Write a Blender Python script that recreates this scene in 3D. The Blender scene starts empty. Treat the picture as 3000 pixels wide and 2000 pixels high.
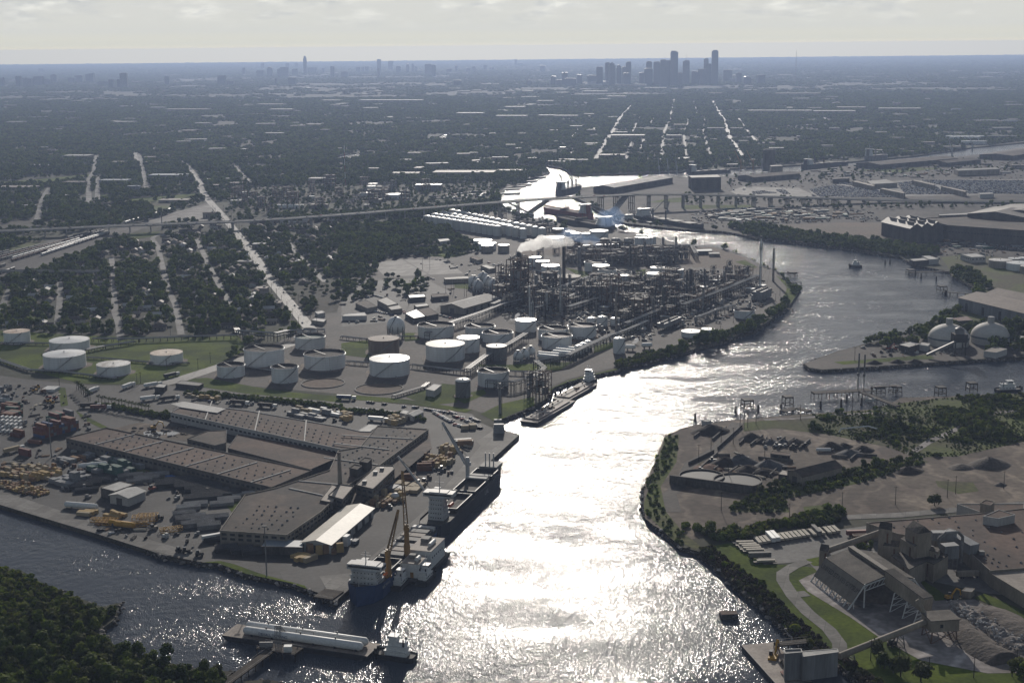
import bpy,bmesh,math,random
import numpy as np
from mathutils import Vector,Matrix
from mathutils.geometry import delaunay_2d_cdt,tessellate_polygon
sc=bpy.context.scene
COL=sc.collection
R=math.radians
rnd=random.Random(7)
# ------------------------------------------------------------------ camera, sky, sun, exposure
FPX,CAMH=4166.67,300.0
PITCH,ROLL=math.atan(861/FPX),R(0.554)
CAM_F=Vector((0,math.cos(PITCH),-math.sin(PITCH)))
u0=Vector((0,math.sin(PITCH),math.cos(PITCH)));r0=Vector((1,0,0))
CAM_R=r0*math.cos(ROLL)-u0*math.sin(ROLL)
CAM_U=r0*math.sin(ROLL)+u0*math.cos(ROLL)
cam=bpy.data.cameras.new('camera');camo=bpy.data.objects.new('camera',cam);COL.objects.link(camo)
cam.lens,cam.sensor_width,cam.clip_start,cam.clip_end=50,36,1,300000
camo.matrix_world=Matrix(((CAM_R.x,CAM_U.x,-CAM_F.x,0),(CAM_R.y,CAM_U.y,-CAM_F.y,0),(CAM_R.z,CAM_U.z,-CAM_F.z,CAMH),(0,0,0,1)))
sc.camera=camo
SUN_EL,SUN_AZ=R(20.0),R(1.0)
w=bpy.data.worlds.new('World');sc.world=w;w.use_nodes=True
def world():
 nt=w.node_tree;N=nt.nodes;L=nt.links;N.clear()
 out=N.new('ShaderNodeOutputWorld');bg=N.new('ShaderNodeBackground');bg.inputs[1].default_value=0.1
 sky=N.new('ShaderNodeTexSky');sky.sky_type='NISHITA';sky.sun_disc=False
 sky.sun_elevation=SUN_EL;sky.sun_rotation=SUN_AZ;sky.air_density=1.0;sky.dust_density=0.8
 tc=N.new('ShaderNodeTexCoord');sx=N.new('ShaderNodeSeparateXYZ');L.new(tc.outputs['Generated'],sx.inputs[0])
 def math_(op,a,b=None,c=None):
  n=N.new('ShaderNodeMath');n.operation=op
  for i,v in enumerate((a,b,c)):
   if v is None:continue
   if isinstance(v,(int,float)):n.inputs[i].default_value=v
   else:L.new(v,n.inputs[i])
  return n.outputs[0]
 z=math_('MAXIMUM',sx.outputs[2],0.0013)
 cb=N.new('ShaderNodeCombineXYZ');L.new(sx.outputs[0],cb.inputs[0]);L.new(sx.outputs[1],cb.inputs[1]);L.new(z,cb.inputs[2])
 L.new(cb.outputs[0],sky.inputs[0])
 # hazy milky band along the horizon
 ramp=N.new('ShaderNodeValToRGB');cr=ramp.color_ramp
 cr.elements[0].position=0.0;cr.elements[0].color=(18.1,13.9,4.2,1)
 cr.elements[1].position=1.0;cr.elements[1].color=(5.2,5.3,5.2,1)
 for p,c in((0.0052,(18.0,13.8,4.2)),(0.0072,(12.3,10.2,4.7)),(0.0096,(9.9,8.65,5.05)),(0.014,(8.25,7.6,5.3)),(0.021,(7.35,7.0,5.5)),(0.05,(6.6,6.55,5.95)),(0.15,(6.45,6.5,6.2)),(0.4,(5.6,5.7,5.5))):
  e=cr.elements.new(p);e.color=c+(1,)
 L.new(math_('MULTIPLY',z,4.0),ramp.inputs[0])
 # small broken cumulus
 mp=N.new('ShaderNodeVectorMath');mp.operation='MULTIPLY';mp.inputs[1].default_value=(26,26,95)
 L.new(tc.outputs['Generated'],mp.inputs[0])
 nz=N.new('ShaderNodeTexNoise');nz.inputs['Scale'].default_value=1.0;nz.inputs['Detail'].default_value=7;nz.inputs['Roughness'].default_value=0.58
 L.new(mp.outputs[0],nz.inputs['Vector'])
 cl=N.new('ShaderNodeMapRange');cl.interpolation_type='SMOOTHSTEP'
 cl.inputs[1].default_value=0.42;cl.inputs[2].default_value=0.72;cl.inputs[3].default_value=0;cl.inputs[4].default_value=1
 L.new(nz.outputs[0],cl.inputs[0])
 el=N.new('ShaderNodeMapRange');el.inputs[1].default_value=0.012;el.inputs[2].default_value=0.035
 L.new(sx.outputs[2],el.inputs[0])
 cf=math_('MULTIPLY',math_('MULTIPLY',cl.outputs[0],el.outputs[0]),0.9)
 nz2=N.new('ShaderNodeTexNoise');nz2.inputs['Scale'].default_value=2.1;nz2.inputs['Detail'].default_value=5
 L.new(mp.outputs[0],nz2.inputs['Vector'])
 cc=N.new('ShaderNodeMix');cc.data_type='RGBA';cc.inputs[6].default_value=(5.0,5.2,5.4,1);cc.inputs[7].default_value=(9.4,9.3,8.6,1)
 mr=N.new('ShaderNodeMapRange');mr.inputs[1].default_value=0.4;mr.inputs[2].default_value=0.62;L.new(nz2.outputs[0],mr.inputs[0])
 L.new(mr.outputs[0],cc.inputs[0])
 mc=N.new('ShaderNodeMix');mc.data_type='RGBA';L.new(cf,mc.inputs[0]);L.new(ramp.outputs[0],mc.inputs[6]);L.new(cc.outputs[2],mc.inputs[7])
 mix=N.new('ShaderNodeMix');mix.data_type='RGBA'
 hs=N.new('ShaderNodeHueSaturation');hs.inputs['Saturation'].default_value=0.62;hs.inputs['Value'].default_value=0.75;L.new(sky.outputs[0],hs.inputs['Color'])
 fe=N.new('ShaderNodeMapRange');fe.interpolation_type='SMOOTHSTEP';fe.inputs[1].default_value=0.035;fe.inputs[2].default_value=0.17
 L.new(z,fe.inputs[0]);az=N.new('ShaderNodeMapRange');az.interpolation_type='SMOOTHSTEP';az.inputs[1].default_value=0.1;az.inputs[2].default_value=0.8;L.new(sx.outputs[1],az.inputs[0])
 L.new(math_('SUBTRACT',1.0,math_('MULTIPLY',math_('SUBTRACT',1.0,fe.outputs[0]),az.outputs[0])),mix.inputs[0]);L.new(mc.outputs[2],mix.inputs[6]);L.new(hs.outputs[0],mix.inputs[7])
 L.new(mix.outputs[2],bg.inputs[0]);L.new(bg.outputs[0],out.inputs[0])
world()
sl=bpy.data.lights.new('sun','SUN');sl.energy=3.6;sl.angle=R(0.5);sl.color=(1.0,0.925,0.83)
so=bpy.data.objects.new('sun',sl);COL.objects.link(so)
sdir=Vector((math.sin(SUN_AZ)*math.cos(SUN_EL),math.cos(SUN_AZ)*math.cos(SUN_EL),math.sin(SUN_EL)))
so.rotation_euler=(-sdir).to_track_quat('-Z','Y').to_euler();so.location=(0,0,3000)
sc.view_settings.view_transform='Standard';sc.view_settings.look='None';sc.view_settings.gamma=1;sc.view_settings.use_curve_mapping=False
sc.view_settings.exposure=0.1
cy=sc.cycles
cy.use_denoising=True
try:cy.denoiser='OPENIMAGEDENOISE'
except Exception:pass
cy.max_bounces=5;cy.diffuse_bounces=2;cy.glossy_bounces=2;cy.transmission_bounces=2;cy.volume_bounces=1;cy.transparent_max_bounces=6
cy.caustics_reflective=False;cy.caustics_refractive=False;cy.volume_max_steps=64
cy.sample_clamp_indirect=4

# ------------------------------------------------------------------ reading the photograph: pixels (3000 x 2000) to ground points
def _zone(x0,y0):return lambda x,y:(x0+x/2.352,y0+y/2.352)
T1,T2,T3=_zone(0,100),_zone(1000,100),_zone(2000,100)
M1,M2,M3=_zone(0,550),_zone(1000,550),_zone(2000,550)
L1,L2,L3=_zone(0,1000),_zone(1000,1000),_zone(2000,1000)
B1,B2,B3=_zone(0,1500),_zone(1000,1500),_zone(2000,1500)
F=lambda x,y:(x*1.27551,y*1.27551)
def ray(p):
 d=CAM_F+CAM_R*((p[0]-1500)/FPX)+CAM_U*((1000-p[1])/FPX);return d
def at(p,z=0.0):
 d=ray(p);t=(z-CAMH)/d.z
 return Vector((d.x*t,d.y*t,z))
def mpp(p,z=0.0):
 return((z-CAMH)/ray(p).z)/FPX
def hgt(p,ytop):
 """metres from ground point p up to the photo height ytop (photo pixels) above the same spot"""
 g=at(p);d=ray((p[0],ytop));t=g.y/d.y
 return CAMH+d.z*t
def pts(zf,*xy):return[zf(xy[i],xy[i+1])for i in range(0,len(xy),2)]
def gp(pl,z=0.0):return[at(p,z)for p in pl]

# ------------------------------------------------------------------ materials
MATS={}
def mat(name,col,rough=0.8,var=0.25,scale=0.05,col2=None,detail=4,metal=0.0,spec=0.12,bump=0.0,bscale=None,stretch=None,trans=0.0,extra=None,lo=0.35,hi=0.65,fine=None):
 """procedural surface: two colours mixed by world-space noise, a finer value break-up, optional bump"""
 if name in MATS:return MATS[name]
 m=bpy.data.materials.new(name);m.use_nodes=True
 nt=m.node_tree;N=nt.nodes;L=nt.links;N.clear()
 out=N.new('ShaderNodeOutputMaterial');b=N.new('ShaderNodeBsdfPrincipled')
 b.inputs['Roughness'].default_value=rough;b.inputs['Metallic'].default_value=metal
 b.inputs['Specular IOR Level'].default_value=spec
 g=N.new('ShaderNodeNewGeometry');vec=g.outputs['Position']
 if stretch:
  v=N.new('ShaderNodeVectorMath');v.operation='MULTIPLY';v.inputs[1].default_value=stretch;L.new(vec,v.inputs[0]);vec=v.outputs[0]
 n1=N.new('ShaderNodeTexNoise');n1.inputs['Scale'].default_value=scale;n1.inputs['Detail'].default_value=detail;L.new(vec,n1.inputs['Vector'])
 mr=N.new('ShaderNodeMapRange');mr.interpolation_type='SMOOTHSTEP';mr.inputs[1].default_value=lo;mr.inputs[2].default_value=hi;L.new(n1.outputs[0],mr.inputs[0])
 c2=col2 or tuple(max(0.0,c*(1-var))for c in col)
 mx=N.new('ShaderNodeMix');mx.data_type='RGBA';mx.inputs[6].default_value=tuple(col)+(1,);mx.inputs[7].default_value=tuple(c2)+(1,)
 L.new(mr.outputs[0],mx.inputs[0])
 n2=N.new('ShaderNodeTexNoise');n2.inputs['Scale'].default_value=fine or scale*9;n2.inputs['Detail'].default_value=2;L.new(vec,n2.inputs['Vector'])
 m2=N.new('ShaderNodeMapRange');m2.inputs[1].default_value=0.3;m2.inputs[2].default_value=0.7;m2.inputs[3].default_value=1-var;m2.inputs[4].default_value=1+var;L.new(n2.outputs[0],m2.inputs[0])
 mu=N.new('ShaderNodeVectorMath');mu.operation='MULTIPLY';L.new(mx.outputs[2],mu.inputs[0]);L.new(m2.outputs[0],mu.inputs[1])
 n3=N.new('ShaderNodeTexNoise');n3.inputs['Scale'].default_value=scale*.22;n3.inputs['Detail'].default_value=3;L.new(vec,n3.inputs['Vector'])
 m3=N.new('ShaderNodeMapRange');m3.inputs[1].default_value=0.3;m3.inputs[2].default_value=0.7;m3.inputs[3].default_value=1-var*.9;m3.inputs[4].default_value=1+var*.7;L.new(n3.outputs[0],m3.inputs[0])
 mu2=N.new('ShaderNodeVectorMath');mu2.operation='MULTIPLY';L.new(mu.outputs[0],mu2.inputs[0]);L.new(m3.outputs[0],mu2.inputs[1])
 cur=mu2.outputs[0]
 if extra:cur=extra(N,L,cur,b,g)
 L.new(cur,b.inputs['Base Color'])
 if bump:
  bn=N.new('ShaderNodeTexNoise');bn.inputs['Scale'].default_value=bscale or scale*10;bn.inputs['Detail'].default_value=4;L.new(vec,bn.inputs['Vector'])
  bp=N.new('ShaderNodeBump');bp.inputs['Strength'].default_value=1.0;bp.inputs['Distance'].default_value=bump;L.new(bn.outputs[0],bp.inputs['Height']);L.new(bp.outputs[0],b.inputs['Normal'])
 sh=b.outputs[0]
 if trans:
  t=N.new('ShaderNodeBsdfTranslucent');L.new(cur,t.inputs[0]);ms=N.new('ShaderNodeMixShader');ms.inputs[0].default_value=trans
  L.new(sh,ms.inputs[1]);L.new(t.outputs[0],ms.inputs[2]);sh=ms.outputs[0]
 L.new(sh,out.inputs[0])
 MATS[name]=m;m['c']=1
 return m

# ------------------------------------------------------------------ mesh building
class MB:
 def __init__(s):s.v=[];s.f=[]
 def add(s,vs,fs):
  o=len(s.v);s.v+=[tuple(v)for v in vs];s.f+=[tuple(i+o for i in f)for f in fs];return s
 def box(s,c,d,rz=0.0,bottom=True):
  """c = centre of the base (x, y, z0), d = (sx, sy, sz)"""
  hx,hy=d[0]/2,d[1]/2;ca,sa=math.cos(rz),math.sin(rz)
  P=[(-hx,-hy),(hx,-hy),(hx,hy),(-hx,hy)]
  b=[(c[0]+x*ca-y*sa,c[1]+x*sa+y*ca)for x,y in P]
  vs=[(x,y,c[2])for x,y in b]+[(x,y,c[2]+d[2])for x,y in b]
  return s.add(vs,[(3,2,1,0),(4,5,6,7),(0,1,5,4),(1,2,6,5),(2,3,7,6),(3,0,4,7)])
 def prism(s,poly,z0,z1,cap=True):
  n=len(poly);z0=z0 if hasattr(z0,'__len__')else[z0]*n;z1=z1 if hasattr(z1,'__len__')else[z1]*n
  a=sum(poly[i][0]*poly[(i+1)%n][1]-poly[(i+1)%n][0]*poly[i][1]for i in range(n))
  ix=list(range(n))if a>0 else list(range(n))[::-1]
  poly=[poly[i]for i in ix];z0=[z0[i]for i in ix];z1=[z1[i]for i in ix]
  vs=[(p[0],p[1],z)for p,z in zip(poly,z0)]+[(p[0],p[1],z)for p,z in zip(poly,z1)]
  fs=[(i,(i+1)%n,n+(i+1)%n,n+i)for i in range(n)]
  if cap:fs+=[tuple(range(n))[::-1],tuple(range(n,2*n))]
  return s.add(vs,fs)
 def lathe(s,c,prof,n=24,capb=True,capt=True):
  """c = axis foot, prof = [(r, z), ...] from the bottom up"""
  vs=[];fs=[]
  for r,z in prof:
   for k in range(n):
    a=2*math.pi*k/n;vs.append((c[0]+r*math.cos(a),c[1]+r*math.sin(a),c[2]+z))
  m=len(prof)
  for j in range(m-1):
   for k in range(n):
    k2=(k+1)%n;fs.append((j*n+k,j*n+k2,(j+1)*n+k2,(j+1)*n+k))
  if capb:fs.append(tuple(range(n))[::-1])
  if capt:fs.append(tuple(range((m-1)*n,m*n)))
  return s.add(vs,fs)
 def tube(s,p,q,r,n=6,r2=None):
  p,q=Vector(p),Vector(q);d=q-p
  if d.length<1e-6:return s
  d.normalize();a=d.orthogonal().normalized();b=d.cross(a);r2=r if r2 is None else r2
  vs=[p+(a*math.cos(2*math.pi*k/n)+b*math.sin(2*math.pi*k/n))*r for k in range(n)]
  vs+=[q+(a*math.cos(2*math.pi*k/n)+b*math.sin(2*math.pi*k/n))*r2 for k in range(n)]
  fs=[(k,(k+1)%n,n+(k+1)%n,n+k)for k in range(n)]+[tuple(range(n))[::-1],tuple(range(n,2*n))]
  return s.add(vs,fs)
 def path(s,pl,r,n=6):
  for a,b in zip(pl,pl[1:]):s.tube(a,b,r,n)
  return s
 def beam(s,p,q,w_,h):
  """rectangular bar from p to q, w_ wide (level), h deep"""
  p,q=Vector(p),Vector(q);d=(q-p).normalized();sd=d.cross(Vector((0,0,1)))
  sd=sd.normalized()if sd.length>1e-4 else Vector((1,0,0));up=sd.cross(d).normalized()
  vs=[e+sd*(i*w_/2)+up*(j*h/2)for e in(p,q)for i,j in((-1,-1),(1,-1),(1,1),(-1,1))]
  return s.add(vs,[(3,2,1,0),(4,5,6,7),(0,1,5,4),(1,2,6,5),(2,3,7,6),(3,0,4,7)])
 def sphere(s,c,r,n=16,m=10,sz=1.0,jit=0.0,rg=None):
  vs=[(c[0],c[1],c[2]-r*sz)]
  for j in range(1,m):
   t=math.pi*j/m
   for k in range(n):
    a=2*math.pi*k/n;rr=r*(1+(rg.uniform(-jit,jit)if jit else 0))
    vs.append((c[0]+rr*math.sin(t)*math.cos(a),c[1]+rr*math.sin(t)*math.sin(a),c[2]-rr*sz*math.cos(t)))
  vs.append((c[0],c[1],c[2]+r*sz));fs=[]
  for k in range(n):fs.append((0,1+(k+1)%n,1+k))
  for j in range(m-2):
   for k in range(n):
    k2=(k+1)%n;fs.append((1+j*n+k,1+j*n+k2,1+(j+1)*n+k2,1+(j+1)*n+k))
  e=1+(m-2)*n
  for k in range(n):fs.append((e+k,e+(k+1)%n,len(vs)-1))
  return s.add(vs,fs)
 def quad(s,a,b,c,d):return s.add([a,b,c,d],[(0,1,2,3)])
 def mesh(s,name,m,smooth=False):
  me=bpy.data.meshes.new(name);me.from_pydata(s.v,[],s.f);me.materials.append(m);me.update()
  if smooth:
   me.polygons.foreach_set('use_smooth',[True]*len(me.polygons))
   try:me.set_sharp_from_angle(angle=R(40))
   except Exception:pass
  return me
 def obj(s,name,m,parent=None,smooth=False,loc=None):
  o=bpy.data.objects.new(name,s.mesh(name,m,smooth));COL.objects.link(o)
  if parent is not None:o.parent=parent
  if loc is not None:o.location=loc
  return o
def tag(o,label=None,cat=None,group=None,kind=None):
 if label:o['label']=label
 if cat:o['category']=cat
 if group:o['group']=group
 if kind:o['kind']=kind
 return o
def thing(name,label,cat,loc=(0,0,0),rz=0.0,group=None):
 o=bpy.data.objects.new(name,None);COL.objects.link(o);o.location=loc;o.rotation_euler=(0,0,rz)
 return tag(o,label,cat,group)
def dup(root,loc=None,rz=None,label=None,group=None,scale=None):
 """a copy of a thing with copies of its parts and sub-parts (mesh data shared)"""
 def cp(o,par):
  c=o.copy();COL.objects.link(c)
  if par is not None:c.parent=par
  for ch in kids.get(o.name,()):cp(ch,c)
  return c
 kids={}
 def walk(o):
  kids[o.name]=list(o.children)
  for ch in o.children:walk(ch)
 if 'kidcache' not in dup.__dict__:dup.kidcache={}
 if root.name not in dup.kidcache:
  walk(root);dup.kidcache[root.name]=kids
 kids=dup.kidcache[root.name]
 r=cp(root,None)
 if loc is not None:r.location=loc
 if rz is not None:r.rotation_euler=(0,0,rz)
 if label:r['label']=label
 if group:r['group']=group
 if scale:r.scale=scale if hasattr(scale,'__len__')else(scale,)*3
 return r
def struct(name,mb,m):return tag(mb.obj(name,m),kind='structure')
def tri_poly(poly,z):
 """a flat sheet from an outline"""
 P=[Vector((p[0],p[1],0))for p in poly]
 mb=MB();fs=[]
 for t in tessellate_polygon([P]):
  a,b,c=(P[i]for i in t)
  fs.append(t if(b-a).cross(c-a).z>0 else(t[0],t[2],t[1]))
 return mb.add([(p.x,p.y,z)for p in P],fs)
def patch(name,poly,m,z=0.05,kind='structure'):
 return tag(tri_poly(gp(poly)if not isinstance(poly[0],Vector)else poly,z).obj(name,m),kind=kind)
def strip(mb,line,wd,z):
 """a ribbon along ground points"""
 line=[Vector((p[0],p[1],0))for p in line];n=len(line);vs=[]
 for i,p in enumerate(line):
  d=(line[min(i+1,n-1)]-line[max(i-1,0)]).normalized();s=Vector((-d.y,d.x,0))*wd/2
  vs+=[(p.x+s.x,p.y+s.y,z),(p.x-s.x,p.y-s.y,z)]
 return mb.add(vs,[(2*i,2*i+1,2*i+3,2*i+2)for i in range(n-1)])
def inside(poly,x,y):
 """even-odd test, numpy arrays x, y"""
 x=np.asarray(x,float);y=np.asarray(y,float);r=np.zeros(x.shape,bool);n=len(poly)
 for i in range(n):
  x1,y1=poly[i][0],poly[i][1];x2,y2=poly[(i+1)%n][0],poly[(i+1)%n][1]
  c=((y1>y)!=(y2>y))
  if abs(y2-y1)<1e-9:continue
  r^=c&(x<(x2-x1)*(y-y1)/(y2-y1)+x1)
 return r
def seg_dist(x,y,a,b):
 dx,dy=b[0]-a[0],b[1]-a[1];l2=dx*dx+dy*dy+1e-9
 t=np.clip(((x-a[0])*dx+(y-a[1])*dy)/l2,0,1)
 return np.hypot(x-a[0]-t*dx,y-a[1]-t*dy)
def text(t,body,loc,size,rot,m):
 """painted or raised lettering as a mesh part"""
 cu=bpy.data.curves.new('lettering','FONT');cu.body=body;cu.size=size;cu.align_x='CENTER';cu.extrude=.02
 tmp=bpy.data.objects.new('lettering_outline',cu);me=bpy.data.meshes.new_from_object(tmp);me.name='lettering'
 o=bpy.data.objects.new('lettering',me);COL.objects.link(o);me.materials.clear();me.materials.append(m);o.location=loc;o.rotation_euler=rot;o.parent=t
 bpy.data.objects.remove(tmp);return o
AVOID=[] # (x, y, radius): building footprints that keep trees away
ROADS=[] # (points, width): streets that keep trees away
# ------------------------------------------------------------------ ground, water, haze
WATER_PX=(pts(B1,2050,1400,2010,1185,1850,1150,1700,1160,1600,1215,1545,1170,1600,1095,1350,1075,1100,1020,870,950,730,880,690,815,735,775,785,742,812,680,828,625,800,625,700,650,500,570,300,490,150,400,0,370,-400,240,
 -400,-190,0,-52,330,48,640,140,1000,253,1110,290,1290,325,1400,345,1500,350,1700,425,1830,452,2000,487,2120,530,2190,552)+
pts(F,768,1383,1193,998)+pts(L2,1060,603,1042,598,1062,560,1110,532,1240,482,1330,446,1418,388,1422,360,1470,316,1560,281,1720,236,1900,196,2010,162,2230,112,2352,74)+
pts(L3,100,46,238,10)+pts(M3,490,988,640,884,720,828,748,795,806,706,730,650,640,572,540,532,430,472,330,432,200,402,0,398)+
pts(M2,2200,350,2050,318,1900,292,1850,282,1600,272,1480,238,1340,212,1200,176,1080,132,1085,100)+
pts(T2,1090,1142,1110,1092,1140,1062,1250,1036,1280,1002,1390,972,1440,952,1400,932,1290,936,1130,906,1180,898,1420,906,1530,930,1570,956,1640,978,1790,968,2110,956,2352,946)+
pts(T3,30,936,330,926,700,906,840,899,1140,881,1260,869,1600,839,2000,780,2330,748,2700,712,2700,758,2330,790,2020,845,1850,862,1640,862,1260,887,1150,916,840,943,700,951,330,976,0,986)+
pts(T2,2352,982,2130,974,2000,1008,1830,1042,1640,1058,1645,1085,1625,1125)+pts(M2,1610,76,1640,82,1780,172,1830,197,1960,246,2352,286)+
pts(M3,280,300,380,316,520,351,700,366,900,391,1130,417,1300,447,1500,477,1600,532,1840,577,1860,612,1950,652,2020,694,1990,750,1930,800,1850,870,1780,900,1680,948,1640,978,1600,995,1300,1063,1160,1102,1090,1122)+
pts(L3,1080,62,960,106,835,152,870,182,960,196,1200,181,2000,126,2352,106,3200,60,3200,320,2352,352,2300,357,1900,374,1500,387,1430,427,1300,467,880,497,560,522,150,562,0,597)+
pts(L2,2232,652,2187,750,2147,860,2087,980,2082,1110)+pts(B2,2087,0,2150,60,2270,180,2352,240)+
pts(B3,100,266,230,366,380,516,560,656,760,856,862,930,902,985,1000,1010,1080,1046,1150,1110,1300,1230,1300,1400))
WATER=[(v.x,v.y)for v in gp(WATER_PX)]
PONDS=[[(v.x,v.y)for v in gp(p)]for p in(
pts(T2,655,712,700,688,762,676,762,694,722,708,745,718,885,728,885,738,790,736,690,722),pts(T2,535,777,560,763,640,755,682,752,672,766,620,777),
pts(T2,-40,842,60,818,142,820,142,845,84,855,74,872,-40,866),pts(T2,915,660,950,655,945,666,915,668))]
def ground():
 box=[(-30000,-3000),(30000,-3000),(30000,35000),(-30000,35000)]
 grid=[(x,y)for x in range(-2000,2001,500)for y in range(500,5000,500)]
 loops=[box,WATER]+PONDS;V=[];E=[]
 for lp in loops:
  o=len(V);V+=[Vector(p)for p in lp];E+=[(o+i,o+(i+1)%len(lp))for i in range(len(lp))]
 V+=[Vector(p)for p in grid]
 vo,eo,fo,*_=delaunay_2d_cdt(V,E,[],1,1e-4)
 cx=np.array([sum((vo[i]for i in f),Vector((0,0)))/len(f)for f in fo]);wet=np.zeros(len(fo),bool)
 for lp in[WATER]+PONDS:wet|=inside(lp,cx[:,0],cx[:,1])
 mb=MB();mb.add([(v.x,v.y,0)for v in vo],[tuple(f)for f,k in zip(fo,wet)if not k])
 struct('ground',mb,mat('ground',(0.046,0.052,0.030),0.95,0.35,0.006,(0.062,0.056,0.044),6,fine=0.05))
 bk=MB()
 for lp in[WATER]+PONDS:
  n=len(lp);a=sum(lp[i][0]*lp[(i+1)%n][1]-lp[(i+1)%n][0]*lp[i][1]for i in range(n))
  for i in range(n):
   p,q=(lp[i],lp[(i+1)%n])if a>0 else(lp[(i+1)%n],lp[i])
   bk.quad((q[0],q[1],0),(p[0],p[1],0),(p[0],p[1],-6),(q[0],q[1],-6))
 struct('river_bank',bk,mat('bank',(0.085,0.075,0.06),0.9,0.4,0.08,(0.045,0.042,0.034)))
ground()
WZ=-3.0
def water(far,spec,rough):
 m=bpy.data.materials.new('water');m.use_nodes=True;nt=m.node_tree;N=nt.nodes;L=nt.links;N.clear()
 out=N.new('ShaderNodeOutputMaterial');b=N.new('ShaderNodeBsdfPrincipled')
 b.inputs['Base Color'].default_value=(0.050,0.060,0.077,1);b.inputs['Specular IOR Level'].default_value=spec;b.inputs['IOR'].default_value=1.33;b.inputs['Roughness'].default_value=rough
 g=N.new('ShaderNodeNewGeometry');pos=g.outputs['Position']
 def nz(s,d,mul=(1,1,1),rot=0.0):
  mp=N.new('ShaderNodeMapping');mp.inputs['Scale'].default_value=mul;mp.inputs['Rotation'].default_value=(0,0,rot);L.new(pos,mp.inputs[0])
  n=N.new('ShaderNodeTexNoise');n.inputs['Scale'].default_value=s;n.inputs['Detail'].default_value=d;L.new(mp.outputs[0],n.inputs['Vector']);return n.outputs[0]
 def M(op,a,b2):
  n=N.new('ShaderNodeMath');n.operation=op
  for i,v in enumerate((a,b2)):
   if isinstance(v,(int,float)):n.inputs[i].default_value=v
   else:L.new(v,n.inputs[i])
  return n.outputs[0]
 h=M('ADD',M('MULTIPLY',nz(1.3,1.0,(1,0.6,1),0.25),0.46),M('MULTIPLY',nz(0.22,2,(1,0.8,1),-0.3),1.0))
 # gusts and slicks: streaked patches where the ripples die down or pick up
 def mr(v,a,b2,c,d):
  n=N.new('ShaderNodeMapRange');n.interpolation_type='SMOOTHSTEP'
  for i,x in enumerate((a,b2,c,d)):n.inputs[i+1].default_value=x
  L.new(v,n.inputs[0]);return n.outputs[0]
 gust=M('ADD',mr(nz(0.012,5,(1,1.8,1),-0.5),0.35,0.65,0.0,0.7),mr(nz(0.035,5,(0.55,1.5,1),0.3),0.35,0.65,0.0,0.38))
 st=M('ADD',M('MULTIPLY',gust,0.75),0.35)
 bp=N.new('ShaderNodeBump');bp.inputs['Distance'].default_value=0.8;L.new(h,bp.inputs['Height']);L.new(st,bp.inputs['Strength'])
 L.new(bp.outputs[0],b.inputs['Normal']);L.new(b.outputs[0],out.inputs[0])
 y0,y1=(3050,9500)if far else(200,3050);mb=MB();mb.quad((-2500,y0,WZ),(4500,y0,WZ),(4500,y1,WZ),(-2500,y1,WZ));struct('water',mb,m)
water(0,0.045,0.10);water(1,0.07,0.12)
def haze():
 mb=MB();mb.box((0,16000,-7.0),(60400,38400,352.0));m=bpy.data.materials.new('haze');m.use_nodes=True;N=m.node_tree.nodes;N.clear()
 out=N.new('ShaderNodeOutputMaterial');v=N.new('ShaderNodeVolumePrincipled')
 v.inputs['Density'].default_value=5.0e-5;v.inputs['Color'].default_value=(0.41,0.52,0.765,1);v.inputs['Anisotropy'].default_value=0.35
 m.node_tree.links.new(v.outputs[0],out.inputs['Volume']);tag(mb.obj('haze',m),kind='stuff')
haze()

# ------------------------------------------------------------------ ground cover zones
def slabs(w_,h_,rot,dark=.72,pale=1.18):
 """cast slabs: joints and slabs of slightly different age"""
 def f(N,L,cur,b,g):
  mp=N.new('ShaderNodeMapping');mp.inputs['Rotation'].default_value=(0,0,-rot);L.new(g.outputs['Position'],mp.inputs[0]);t=N.new('ShaderNodeTexBrick');t.inputs['Scale'].default_value=1;t.inputs['Brick Width'].default_value=w_;t.inputs['Row Height'].default_value=h_;t.inputs['Mortar Size'].default_value=.12;t.offset=.3
  t.inputs['Color1'].default_value=(dark,dark,dark,1);t.inputs['Color2'].default_value=(pale,pale,pale,1);t.inputs['Mortar'].default_value=(.55,.55,.55,1);L.new(mp.outputs[0],t.inputs[0])
  m=N.new('ShaderNodeVectorMath');m.operation='MULTIPLY';L.new(cur,m.inputs[0]);L.new(t.outputs[0],m.inputs[1]);return m.outputs[0]
 return f
def tracks(N,L,cur,b,g):
 """wheel ruts and wash marks: stretched, warped streaks"""
 n=N.new('ShaderNodeTexWave');n.inputs['Scale'].default_value=.012;n.inputs['Distortion'].default_value=14;n.inputs['Detail'].default_value=4;n.inputs['Detail Scale'].default_value=1.2;L.new(g.outputs['Position'],n.inputs[0])
 r=N.new('ShaderNodeMapRange');r.inputs[1].default_value=.72;r.inputs[2].default_value=.97;r.inputs[3].default_value=1.0;r.inputs[4].default_value=1.55;L.new(n.outputs['Fac'],r.inputs[0])
 m=N.new('ShaderNodeVectorMath');m.operation='MULTIPLY';L.new(cur,m.inputs[0]);L.new(r.outputs[0],m.inputs[1]);return m.outputs[0]
asphalt=mat('asphalt',(0.056,0.054,0.052),0.8,0.22,0.03,(0.036,0.035,0.034),6,spec=0.15,fine=0.35,extra=slabs(34,21,.3,.82,1.14))
concrete=mat('concrete',(0.15,0.142,0.13),0.8,0.2,0.05,(0.095,0.09,0.082),6,spec=0.15,fine=0.4,extra=slabs(12,9,1.28))
gravel=mat('gravel',(0.085,0.073,0.064),0.85,0.25,0.02,(0.055,0.05,0.045),6,fine=0.3)
dirt=mat('dirt',(0.134,0.108,0.084),0.9,0.28,0.018,(0.072,0.055,0.044),7,fine=0.2,extra=tracks)
reddirt=mat('red_dirt',(0.13,0.092,0.068),0.9,0.3,0.015,(0.10,0.08,0.06),6,fine=0.2)
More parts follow.
